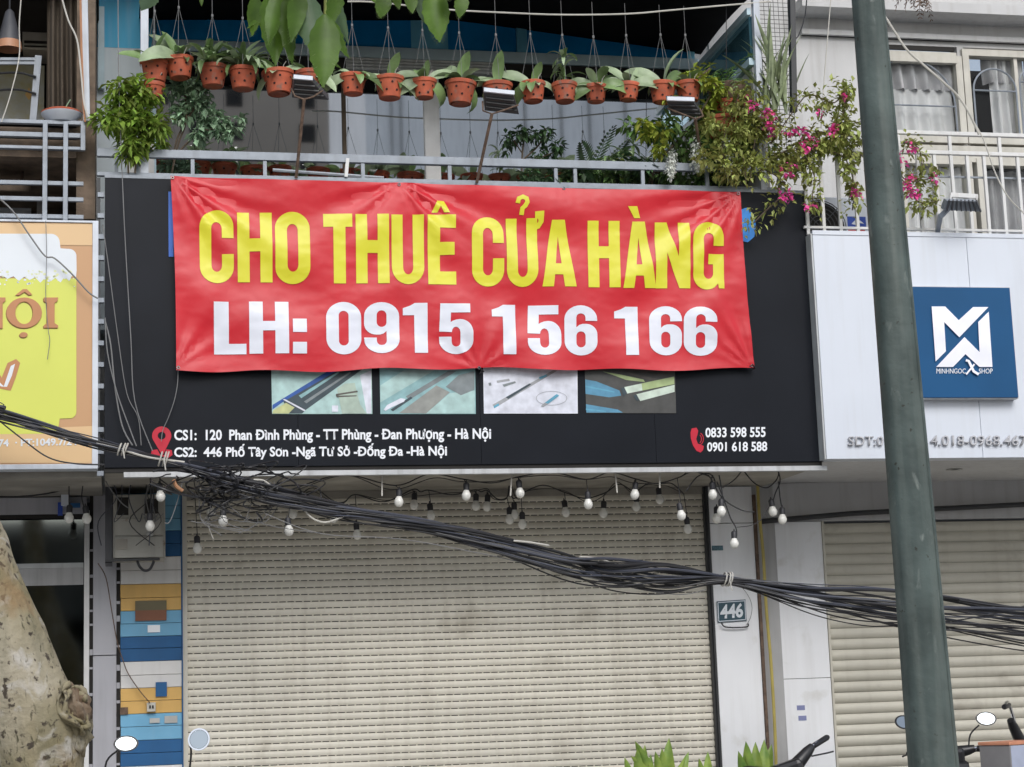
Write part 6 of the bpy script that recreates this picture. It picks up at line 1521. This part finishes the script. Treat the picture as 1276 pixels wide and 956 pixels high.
# ------------------------------------------------------------------ street tree: trunk at lower left, twigs with big leaves at the top
YT = -5.2
K['bark'] = mat('bark', (0.24, 0.20, 0.10), .85, bump=1.0, bscale=34, c2=(0.46, 0.41, 0.31), scale=3.2, streak=.5, streak_col=(0.13, 0.13, 0.075))
def bark_detail():
    m = K['bark']; n = m.node_tree; L = n.links; b = n.nodes['Principled BSDF']; src = b.inputs['Base Color'].links[0].from_socket
    v = n.nodes.new('ShaderNodeTexNoise'); v.inputs['Scale'].default_value = 9; v.inputs['Detail'].default_value = 8; v.inputs['Distortion'].default_value = 1.2
    r = n.nodes.new('ShaderNodeMapRange'); r.inputs['From Min'].default_value = .56; r.inputs['From Max'].default_value = .74; L.new(v.outputs['Fac'], r.inputs['Value'])
    geo = n.nodes.new('ShaderNodeNewGeometry'); L.new(geo.outputs['Position'], v.inputs['Vector'])
    x = n.nodes.new('ShaderNodeMix'); x.data_type = 'RGBA'; x.inputs[7].default_value = (.58, .55, .50, 1); L.new(r.outputs[0], x.inputs[0]); L.new(src, x.inputs[6])
    v2 = n.nodes.new('ShaderNodeTexNoise'); v2.inputs['Scale'].default_value = 30; v2.inputs['Detail'].default_value = 6; L.new(geo.outputs['Position'], v2.inputs['Vector'])
    r2_ = n.nodes.new('ShaderNodeMapRange'); r2_.inputs['From Min'].default_value = .585; r2_.inputs['From Max'].default_value = .65; L.new(v2.outputs['Fac'], r2_.inputs['Value'])
    y = n.nodes.new('ShaderNodeMix'); y.data_type = 'RGBA'; y.inputs[7].default_value = (.07, .055, .04, 1); L.new(r2_.outputs[0], y.inputs[0]); L.new(x.outputs[2], y.inputs[6])
    L.new(y.outputs[2], b.inputs['Base Color'])
bark_detail()
speckle('bark', (0.10, 0.09, 0.05), 60, .60, .70, .5, .4); speckle('bark', (0.30, 0.20, 0.10), 4, .58, .72, .6, .5)
tr = thing('street_tree', 'mottled street tree, knotted trunk at lower left and big leaves hanging at the top', 'tree', P(50, 1300, YT))
kt = 2322 / (12 + YT)
ctr = [(68, 1420, 62), (60, 1200, 58), (54, 1050, 52), (51, 956, 50), (41, 900, 54), (22, 850, 52), (2, 790, 50), (-18, 740, 47), (-36, 690, 45), (-58, 640, 43), (-95, 560, 41), (-130, 440, 38), (-150, 300, 35), (-150, 150, 32), (-130, 0, 28), (-90, -140, 24)]
C_ = [P(x, y, YT) for x, y, _ in ctr]; RR = [r / kt for _, _, r in ctr]
cs = smooth_path(C_, 12); rs = [RR[min(i // 12, len(RR) - 1)] * (1 - (i % 12) / 12) + RR[min(i // 12 + 1, len(RR) - 1)] * ((i % 12) / 12) for i in range(len(cs))]
vs = []; n = 72; prev = None
for i, c in enumerate(cs):
    d = (cs[min(i + 1, len(cs) - 1)] - cs[max(i - 1, 0)]).normalized()
    u = d.cross(Vector((0, 1, 0))).normalized(); v = d.cross(u)
    for k in range(n):
        a = 2 * math.pi * k / n; q = c + (u * math.cos(a) + v * math.sin(a)) * rs[i]
        w_ = 1 + .10 * noise.noise(q * 3.2) + .07 * noise.noise(Vector((q.x * 9, q.y * 9, q.z * 4))) + .035 * noise.noise(Vector((q.x * 30, q.y * 30, q.z * 10)))
        vs.append(c + (u * math.cos(a) + v * math.sin(a)) * rs[i] * w_)
g = MB().add(vs, [(i * n + k, i * n + (k + 1) % n, (i + 1) * n + (k + 1) % n, (i + 1) * n + k) for i in range(len(cs) - 1) for k in range(n)])
g.build('trunk', 'bark', tr, smooth='all')
# knot: a short sawn stub with curled lip
K['knot'] = mat('knot_wood', (0.15, 0.09, 0.05), .9, bump=1.0, bscale=40, c2=(0.32, 0.26, 0.19), scale=18)
def blob(c, rad, mtx, m, name, amp, fr, parent, n=28, dent=0.0):
    vs = []; fs = []; N = n; M_ = n // 2
    for i in range(M_ + 1):
        th = math.pi * i / M_
        for k in range(N):
            ph = 2 * math.pi * k / N; d = Vector((math.sin(th) * math.cos(ph), math.sin(th) * math.sin(ph), math.cos(th)))
            w_ = 1 + amp * noise.noise(d * fr + c * 3) + amp * .5 * noise.noise(d * fr * 2.7) - dent * max(0, d.x) ** 6
            vs.append(c + mtx @ Vector((d.x * rad[0], d.y * rad[1], d.z * rad[2])) * w_)
    for i in range(M_):
        for k in range(N): fs.append((i * N + k, i * N + (k + 1) % N, (i + 1) * N + (k + 1) % N, (i + 1) * N + k))
    return MB().add(vs, fs).build(name, m, parent, smooth='all')
MT = Matrix.Rotation(R(-20), 3, 'Y') @ Matrix.Rotation(R(-38), 3, 'Z')
kn = blob(P(80, 895, YT - .03), (.085, .075, .13), MT, 'bark', 'knot', .35, 3, tr)
blob(P(95, 880, YT - .07), (.05, .045, .065), MT, 'knot', 'knot_core', .5, 4, kn, dent=.5)
g = MB(); c = P(93, 880, YT - .10)
for k, (rx, rz) in enumerate(((.055, .075), (.042, .06), (.062, .088))):
    g.tube([c + MT @ Vector((.02 * math.sin(t * 3 + k), -.0 + rx * math.cos(t), rz * math.sin(t) * (1 + .1 * math.sin(3 * t)))) for t in [i * math.pi * 2 / 26 for i in range(27 - 3 * k)]], [.009 + .004 * math.sin(i) for i in range(27 - 3 * k)], 6)
g.build('bark_lip', 'bark', kn, smooth='all')
# limb above the frame, twigs, leaves
YL = -6.0; kl = 2322 / (12 + YL)
MB().tube(smooth_path([cs[-18], P(0, -190, YL + .4), P(180, -150, YL), P(330, -110, YL), P(480, -95, YL), P(640, -120, YL)], 6), [.10 - .0027 * i for i in range(31)], 10).build('limb', 'bark', tr, smooth='all')
TL_ = [leaf_mesh('leaf', 1.0, .36, k_, droop=d_, fold=f_, n=16, vein=True, seed=i_, wave=.012, tip=-1) for i_, (k_, d_, f_) in enumerate((('leaf_tree', .22, .25), ('leaf_tree_pale', .15, .35), ('leaf_tree', .35, .12)))]
def big_leaf(b, t, w, kind=0, face=0.0, Y=YL, rnd=None):
    p0, p1 = P(*b, Y), P(*t, Y + random.uniform(-.03, .03)); v = p1 - p0; L = v.length
    x = v.normalized(); yv = Vector((0, 1, 0)).cross(x).normalized() ; z = x.cross(yv)
    rm = Matrix((x, yv, z)).transposed() @ Matrix.Rotation(face, 3, 'X')
    o = bpy.data.objects.new('leaf', TL_[kind]); col.objects.link(o); o.parent = tr
    s = L; wr = (w / kl) / (.36 * s)
    o.matrix_local = Matrix.Translation(p0 - tr.location) @ (rm @ Matrix.Diagonal((s * 1.03, s * wr, s))).to_4x4()
    return p0
lv = [((316, -6), (320, 52), 20, 2, .5), ((338, -12), (345, 86), 33, 0, .2), ((362, -8), (354, 88), 24, 2, -.4), ((380, -10), (397, 78), 34, 1, .0), ((405, 18), (403, 116), 36, 0, .15), ((405, -8), (437, 53), 20, 1, .8),
      ((415, 25), (428, 80), 19, 2, -.5), ((480, -10), (474, 30), 19, 2, .2), ((493, -8), (497, 12), 11, 0, 0), ((511, -10), (515, 19), 15, 2, .3), ((524, -8), (528, 30), 14, 1, 0), ((541, -14), (547, 58), 32, 0, .1), ((577, -10), (572, 28), 17, 2, .2),
      ((190, -14), (177, 14), 24, 1, .3), ((251, -8), (251, 9), 5, 0, 0), ((330, 0), (312, 40), 16, 0, .7), ((392, 30), (415, 96), 16, 2, -.8), ((352, -14), (330, 60), 22, 0, -.3), ((372, -20), (368, 60), 24, 2, .4), ((420, -20), (412, 40), 22, 0, .6), ((500, -22), (520, 8), 20, 0, .2), ((455, -25), (468, 4), 18, 0, .3), ((560, -25), (556, 6), 20, 2, 0)]
for i, (b, t, w_, k, fc) in enumerate(lv): big_leaf(b, t, w_, k, fc, YL - (i % 5) * .05)
for (x, l) in ((340, [(316, -6), (338, -12), (362, -8)]), (398, [(380, -10), (405, 18), (405, -8), (415, 25)]), (500, [(480, -10), (493, -8), (511, -10)]), (550, [(524, -8), (541, -14), (577, -10)]), (190, [(190, -14), (251, -8)])):
    g = MB()
    for q in l: g.tube(smooth_path([P(x, -108, YL), P((x + q[0]) / 2 + 4, -50, YL - .05), P(*q, YL - .08)], 4), .005, 5)
    g.build('twig', 'leaf_olive', tr, smooth=True)
# out of frame crown of the limb (keeps the same look from a step aside)
random.seed(77)
for k in range(60):
    x = random.uniform(-60, 640); y = random.uniform(-170, -60); a = random.uniform(-.6, .6); l = random.uniform(50, 95)
    big_leaf((x, y), (x + l * math.sin(a), min(y + l * math.cos(a), -14)), random.uniform(20, 34), k % 3, random.uniform(-.8, .8), YL + random.uniform(-.4, .5))

# ------------------------------------------------------------------ dracaena plants at the bottom
DR = [leaf_mesh('leaf', .42, .100, 'leaf_yellowgreen', droop=d, fold=.35, tip=3.4, seed=i, n=9, wave=.003) for i, d in enumerate((.15, .35, .6))]
K['draca'] = mat('dracaena_leaf', (0.10, 0.22, 0.04), .4, c2=(0.40, 0.50, 0.10), scale=9, objvar=.15, sub=.15)
for d_ in DR: d_.materials[0] = K['draca']
def potted(xc, tops, lab, Y=-.6):
    z = PZG; X = PX(xc, 950, Y); rt = thing('dracaena', lab, 'potted plant', (X, Y, z), 'striped dracaena plants at the foot of the pilaster')
    MB().lathe([(.13, 0), (.19, .32), (.20, .32), (.20, .36), (.17, .36), (.16, .33)], (X, Y, z), 24, cap=False).build('pot', 'grey_box', rt, smooth=True)
    MB().lathe([(.0, .33), (.165, .33)], (X, Y, z), 20, cap=False).build('soil', 'soil', rt)
    MB().tube([(X, Y, z + .3), (X + .01, Y, z + .75)], .014).build('stem', 'leaf_mid', rt)
    for (x, y, s) in tops:
        tip = P(x, y, Y + random.uniform(-.06, .06)); ln = .42 * s * .97
        b = Vector((X + (tip.x - X) * .25, Y, tip.z)); dx = tip.x - b.x; bz = tip.z - math.sqrt(max(ln * ln - dx * dx, .01))
        el = math.degrees(math.asin(min(1, (tip.z - bz) / ln)))
        put(DR[0], 'leaf', rt, Vector((b.x, Y, bz)) - rt.location, (R(random.uniform(50, 80)), -R(min(el + 5, 89)), 0 if dx > 0 else R(180)), s)
    for k in range(9): put(DR[1 + k % 2], 'leaf', rt, (0, 0, random.uniform(.3, .62)), (0, -R(random.uniform(35, 75)), R(k * 40)), random.uniform(.6, .85))
    return rt
potted(798, [(790, 934, .9), (804, 930, 1.0), (776, 946, .7), (815, 942, .8)], 'low striped dracaena at the left end of the plants before the shutter')
potted(828, [(786, 926, .9), (783, 944, .6), (840, 922, 1.2), (822, 934, .9), (866, 940, .7), (853, 946, .6), (812, 938, .8)], 'striped dracaena in front of the slotted shutter, left of the pilaster')
potted(880, [(884, 938, .8), (866, 946, .6)], 'small striped dracaena peeking up at the foot of the pilaster edge')
potted(940, [(924, 926, 1.0), (912, 938, .8), (940, 926, .9), (960, 924, 1.0), (966, 930, 1.1), (950, 932, .9), (930, 944, .7)], 'striped dracaena in front of the white pilaster beside the scooter handlebar')

# ------------------------------------------------------------------ motorbikes parked along the shopfronts
def motorbike(label, m_body='black_plastic', mirrors=(1, 1), mh=1.06, half=.31, rim='oval', rise=0.0, tilt=14):
    rt = thing('motorbike', label, 'motorbike', (0, 0, 0), 'motorbikes parked on the pavement'); rq = rise if rise > .2 else rise * .6
    B = lambda mb__, n, m, p=rt, **k: mb__.build(n, m, p, local=True, **k)
    RX = Matrix.Rotation(R(90), 3, 'X')
    for x in (.62, -.60):
        w_ = bpy.data.objects.new('wheel', None); col.objects.link(w_); w_.parent = rt; w_.location = (x, 0, .29)
        B(MB().lathe([(.22, -.04), (.27, -.045), (.29, -.02), (.29, .02), (.27, .045), (.22, .04), (.22, -.04)], (0, 0, 0), 28, mtx=RX, cap=False), 'tyre', 'black_plastic', w_, smooth=True)
        B(MB().lathe([(.0, -.02), (.05, -.03), (.2, -.015), (.225, -.03), (.225, .03), (.2, .015), (.05, .03), (.0, .02)], (0, 0, 0), 20, mtx=RX, cap=False), 'rim', 'chrome', w_, smooth=True)
    side = lambda pts, hw: MB().poly([pts], lambda a, b: Vector((a, -hw, b)), back=lambda a, b: Vector((a, hw, b))).poly([pts[::-1]], lambda a, b: Vector((a, hw, b)))
    B(side([(-.75, .62), (-.55, .45), (-.1, .42), (.1, .30), (.28, .34), (.38, .72), (.34, .95), (.26, .92), (.2, .55), (0, .55), (-.1, .72), (-.7, .78)], .13), 'body', m_body, bevel=.03)
    B(side([(-.78, .80), (-.1, .72), (.0, .78), (-.15, .82), (-.78, .88)], .12), 'seat', 'black_plastic', bevel=.025)
    B(side([(.36, .98), (.30, .62), (.40, .55), (.50, .80), (.46, 1.0)], .11), 'front_shield', m_body, bevel=.02)
    B(side([(.40, .55), (.62, .60), (.86, .48), (.62, .56)], .06), 'front_fender', m_body, bevel=.01)
    for s_ in (-1, 1): B(MB().tube([(.62, s_ * .075, .29), (.45, s_ * .07, .72)], .018, 8), 'fork', 'chrome', smooth=True)
    B(MB().lathe([(.0, .03), (.06, .02), (.085, -.02), (.085, -.08)], (.47, 0, .92), 20, mtx=Matrix.Rotation(R(90), 3, 'Y'), cap=False), 'headlight', 'grey_light', smooth=True)
    hb = B(MB().tube(smooth_path([(.22, -.33, 1.0 + rise), (.33, -.22, 1.01 + rq), (.40, -.08, .97), (.40, .08, .97), (.33, .22, 1.01 + rq), (.22, .33, 1.0 + rise)], 4), .012, 8), 'handlebar', 'chrome', smooth=True)
    B(MB().box(.28, .48, -.13, .13, .90, 1.02), 'instrument_cover', m_body, bevel=.03)
    for s_ in (-1, 1): B(MB().tube([(.38, s_ * .10, .985), (.35, s_ * .19, 1.0 + rise * .5), (.325, s_ * .225, 1.01 + rise * .62)], [.045, .034, .024], 10), 'switch_housing', m_body, smooth=True)
    for s_ in (-1, 1):
        B(MB().tube([(.315, s_ * .235, 1.01 + rq), (.22, s_ * .335, 1.0 + rise), (.21, s_ * .345, 1.0 + rise)], [.018, .019, .014], 10), 'grip', 'black_plastic', smooth=True)
        B(MB().tube([(.37, s_ * .20, 1.0), (.33, s_ * .30, .985), (.29, s_ * .34, .98)], .006, 6), 'brake_lever', 'black_plastic', hb)
        if mirrors[0 if s_ < 0 else 1]:
            mi = B(MB().tube(smooth_path([(.33, s_ * .18, 1.01), (.33, s_ * .20, mh + .04), (.31, s_ * (half - .05), mh + .10)], 4), .006, 6), 'mirror_stalk', 'black_plastic', smooth=True)
            tl = Matrix.Rotation(R(s_ * 10), 3, 'Z') @ Matrix.Rotation(R(-90 + tilt), 3, 'Y')
            c = Vector((.30, s_ * half, mh + .14))
            sc_ = Matrix.Diagonal((.72, 1.1, 1)) if rim == 'oval' else Matrix.Diagonal((1, 1, 1))
            B(MB().lathe([(.0, -.03), (.045, -.025), (.067, 0), (.066, .005), (.057, .005), (.056, .003)], c, 24, mtx=tl @ sc_, cap=False), 'mirror_shell', 'black_plastic' if rim == 'oval' else 'chrome', mi, smooth=True)
            B(MB().lathe([(.0, .0035), (.055, .0035)], c, 24, mtx=tl @ sc_, cap=False), 'mirror_face', 'mirror_glass', mi)
    B(MB().tube([(-.2, .1, .3), (-.75, .14, .36)], [.03, .045], 12), 'exhaust', 'chrome', smooth=True)
    B(MB().box(-.86, -.80, -.07, .07, .70, .76), 'tail_light', 'red_icon', bevel=.01)
    B(MB().tube([(-.05, .12, .3), (-.12, .28, 0)], .012), 'side_stand', 'chrome')
    return rt
def place(rt, px, py, Y, lx, ly, lz, yaw):
    """stand the bike on the pavement so that its local point lx, ly falls on pixel px (depth Y)"""
    q = P(px, py, Y); c, s = math.cos(yaw), math.sin(yaw)
    rt.location = (q.x - (lx * c - ly * s), q.y - (lx * s + ly * c), PZG); rt.rotation_euler = (0, 0, yaw)
b1 = motorbike('black motorbike parked behind the green pole, its two mirrors showing either side', tilt=19); place(b1, 1179, 915, -.3, .3, 0, 0, R(96))
b2_ = motorbike('black motorbike at the lower left, pale oval mirror before the dark blue plank', mirrors=(1, 0), mh=1.12); 
b3 = motorbike('dark scooter with a handlebar grip pointing up beside the white pier', mirrors=(0, 0), m_body='black_plastic', rise=.07)
b4 = motorbike('motorbike at the lower left with round chrome mirror before the slotted shutter', mirrors=(1, 0), rim='round', mh=1.13, tilt=9, half=.25, rise=.05)

place(b2_, 157, 928, -.5, .3, -.31, 0, R(96)); place(b3, 1005, 950, -.8, .3, .15, 0, R(252)); b3.rotation_euler = (R(17), 0, R(252)); b3.location.x += .30; b3.location.z += 0.01; place(b4, 248, 918, -.6, .3, -.25, 0, R(84))

dedupe()
random.seed(91)
shrub('leafy_shrub', 'soft green climbing leaves below the fern basket at the right of the balcony', (905, 225), [(895, 120, 20, 20, 150), (912, 145, 20, 18, 150), (880, 175, 20, 20, 140), (930, 165, 14, 24, 110), (890, 200, 26, 12, 110), (940, 95, 10, 28, 70)], 'leaf_mid', .065, .12, [[(905, 228), (902, 180), (898, 130)]], asp=.55)
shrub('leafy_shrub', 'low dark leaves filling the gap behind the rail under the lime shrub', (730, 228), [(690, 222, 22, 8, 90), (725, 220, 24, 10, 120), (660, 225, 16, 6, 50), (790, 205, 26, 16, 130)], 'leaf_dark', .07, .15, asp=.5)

b5 = motorbike('motorbike at the right edge carrying a grey box with an orange lid', mirrors=(0, 0)); b5.location = (PX(1262, 940, -.75) + .55, -.72, PZG); b5.rotation_euler = (0, 0, R(8))
K['box_grey'] = mat('box_grey', (0.26, 0.25, 0.25), .6); K['box_pale'] = mat('box_pale', (0.42, 0.46, 0.58), .6); K['box_orange'] = mat('box_orange', (0.62, 0.27, 0.16), .6)
dbx = thing('delivery_box', 'grey and pale blue delivery box with orange lid at the lower right edge', 'box', P(1262, 955, -.75))
zt_b = PZ(1250, 929, -.8); zb_b = zt_b - .22
pa, pb, pc = Vector((PX(1226, 940, -.72), -.66, 0)), Vector((PX(1259, 940, -.85), -.85, 0)), Vector((PX(1259, 940, -.85) + .30, -.72, 0)); pd = pa + pc - pb
def bxp(ps, z0, z1, name, m): MB().add([Vector((p.x, p.y, z0)) for p in ps] + [Vector((p.x, p.y, z1)) for p in ps], [(0, 1, 2, 3), (7, 6, 5, 4), (0, 4, 5, 1), (1, 5, 6, 2), (2, 6, 7, 3), (3, 7, 4, 0)]).build(name, m, dbx, bevel=.004)
bxp((pa, pb, pc, pd), zb_b, zt_b, 'case', 'box_grey')
n_ = (pc - pb).cross(Vector((0, 0, 1))).normalized() * .003
bxp((pb + n_ + (pc - pb) * .02, pc + n_, pc, pb + (pc - pb) * .02), zb_b + .01, zt_b - .003, 'front_panel', 'box_pale')
ct = (pa + pc) / 2
bxp([ct + (p - ct) * 1.04 for p in (pa, pb, pc, pd)], zt_b + .001, zt_b + .022, 'lid', 'box_orange')
b6 = motorbike('motorbike mostly beyond the right edge, only its raised grip tip showing over the plain shutter', mirrors=(0, 0), rise=.27); place(b6, 1251, 884, -.1, .21, .345, 0, R(97))
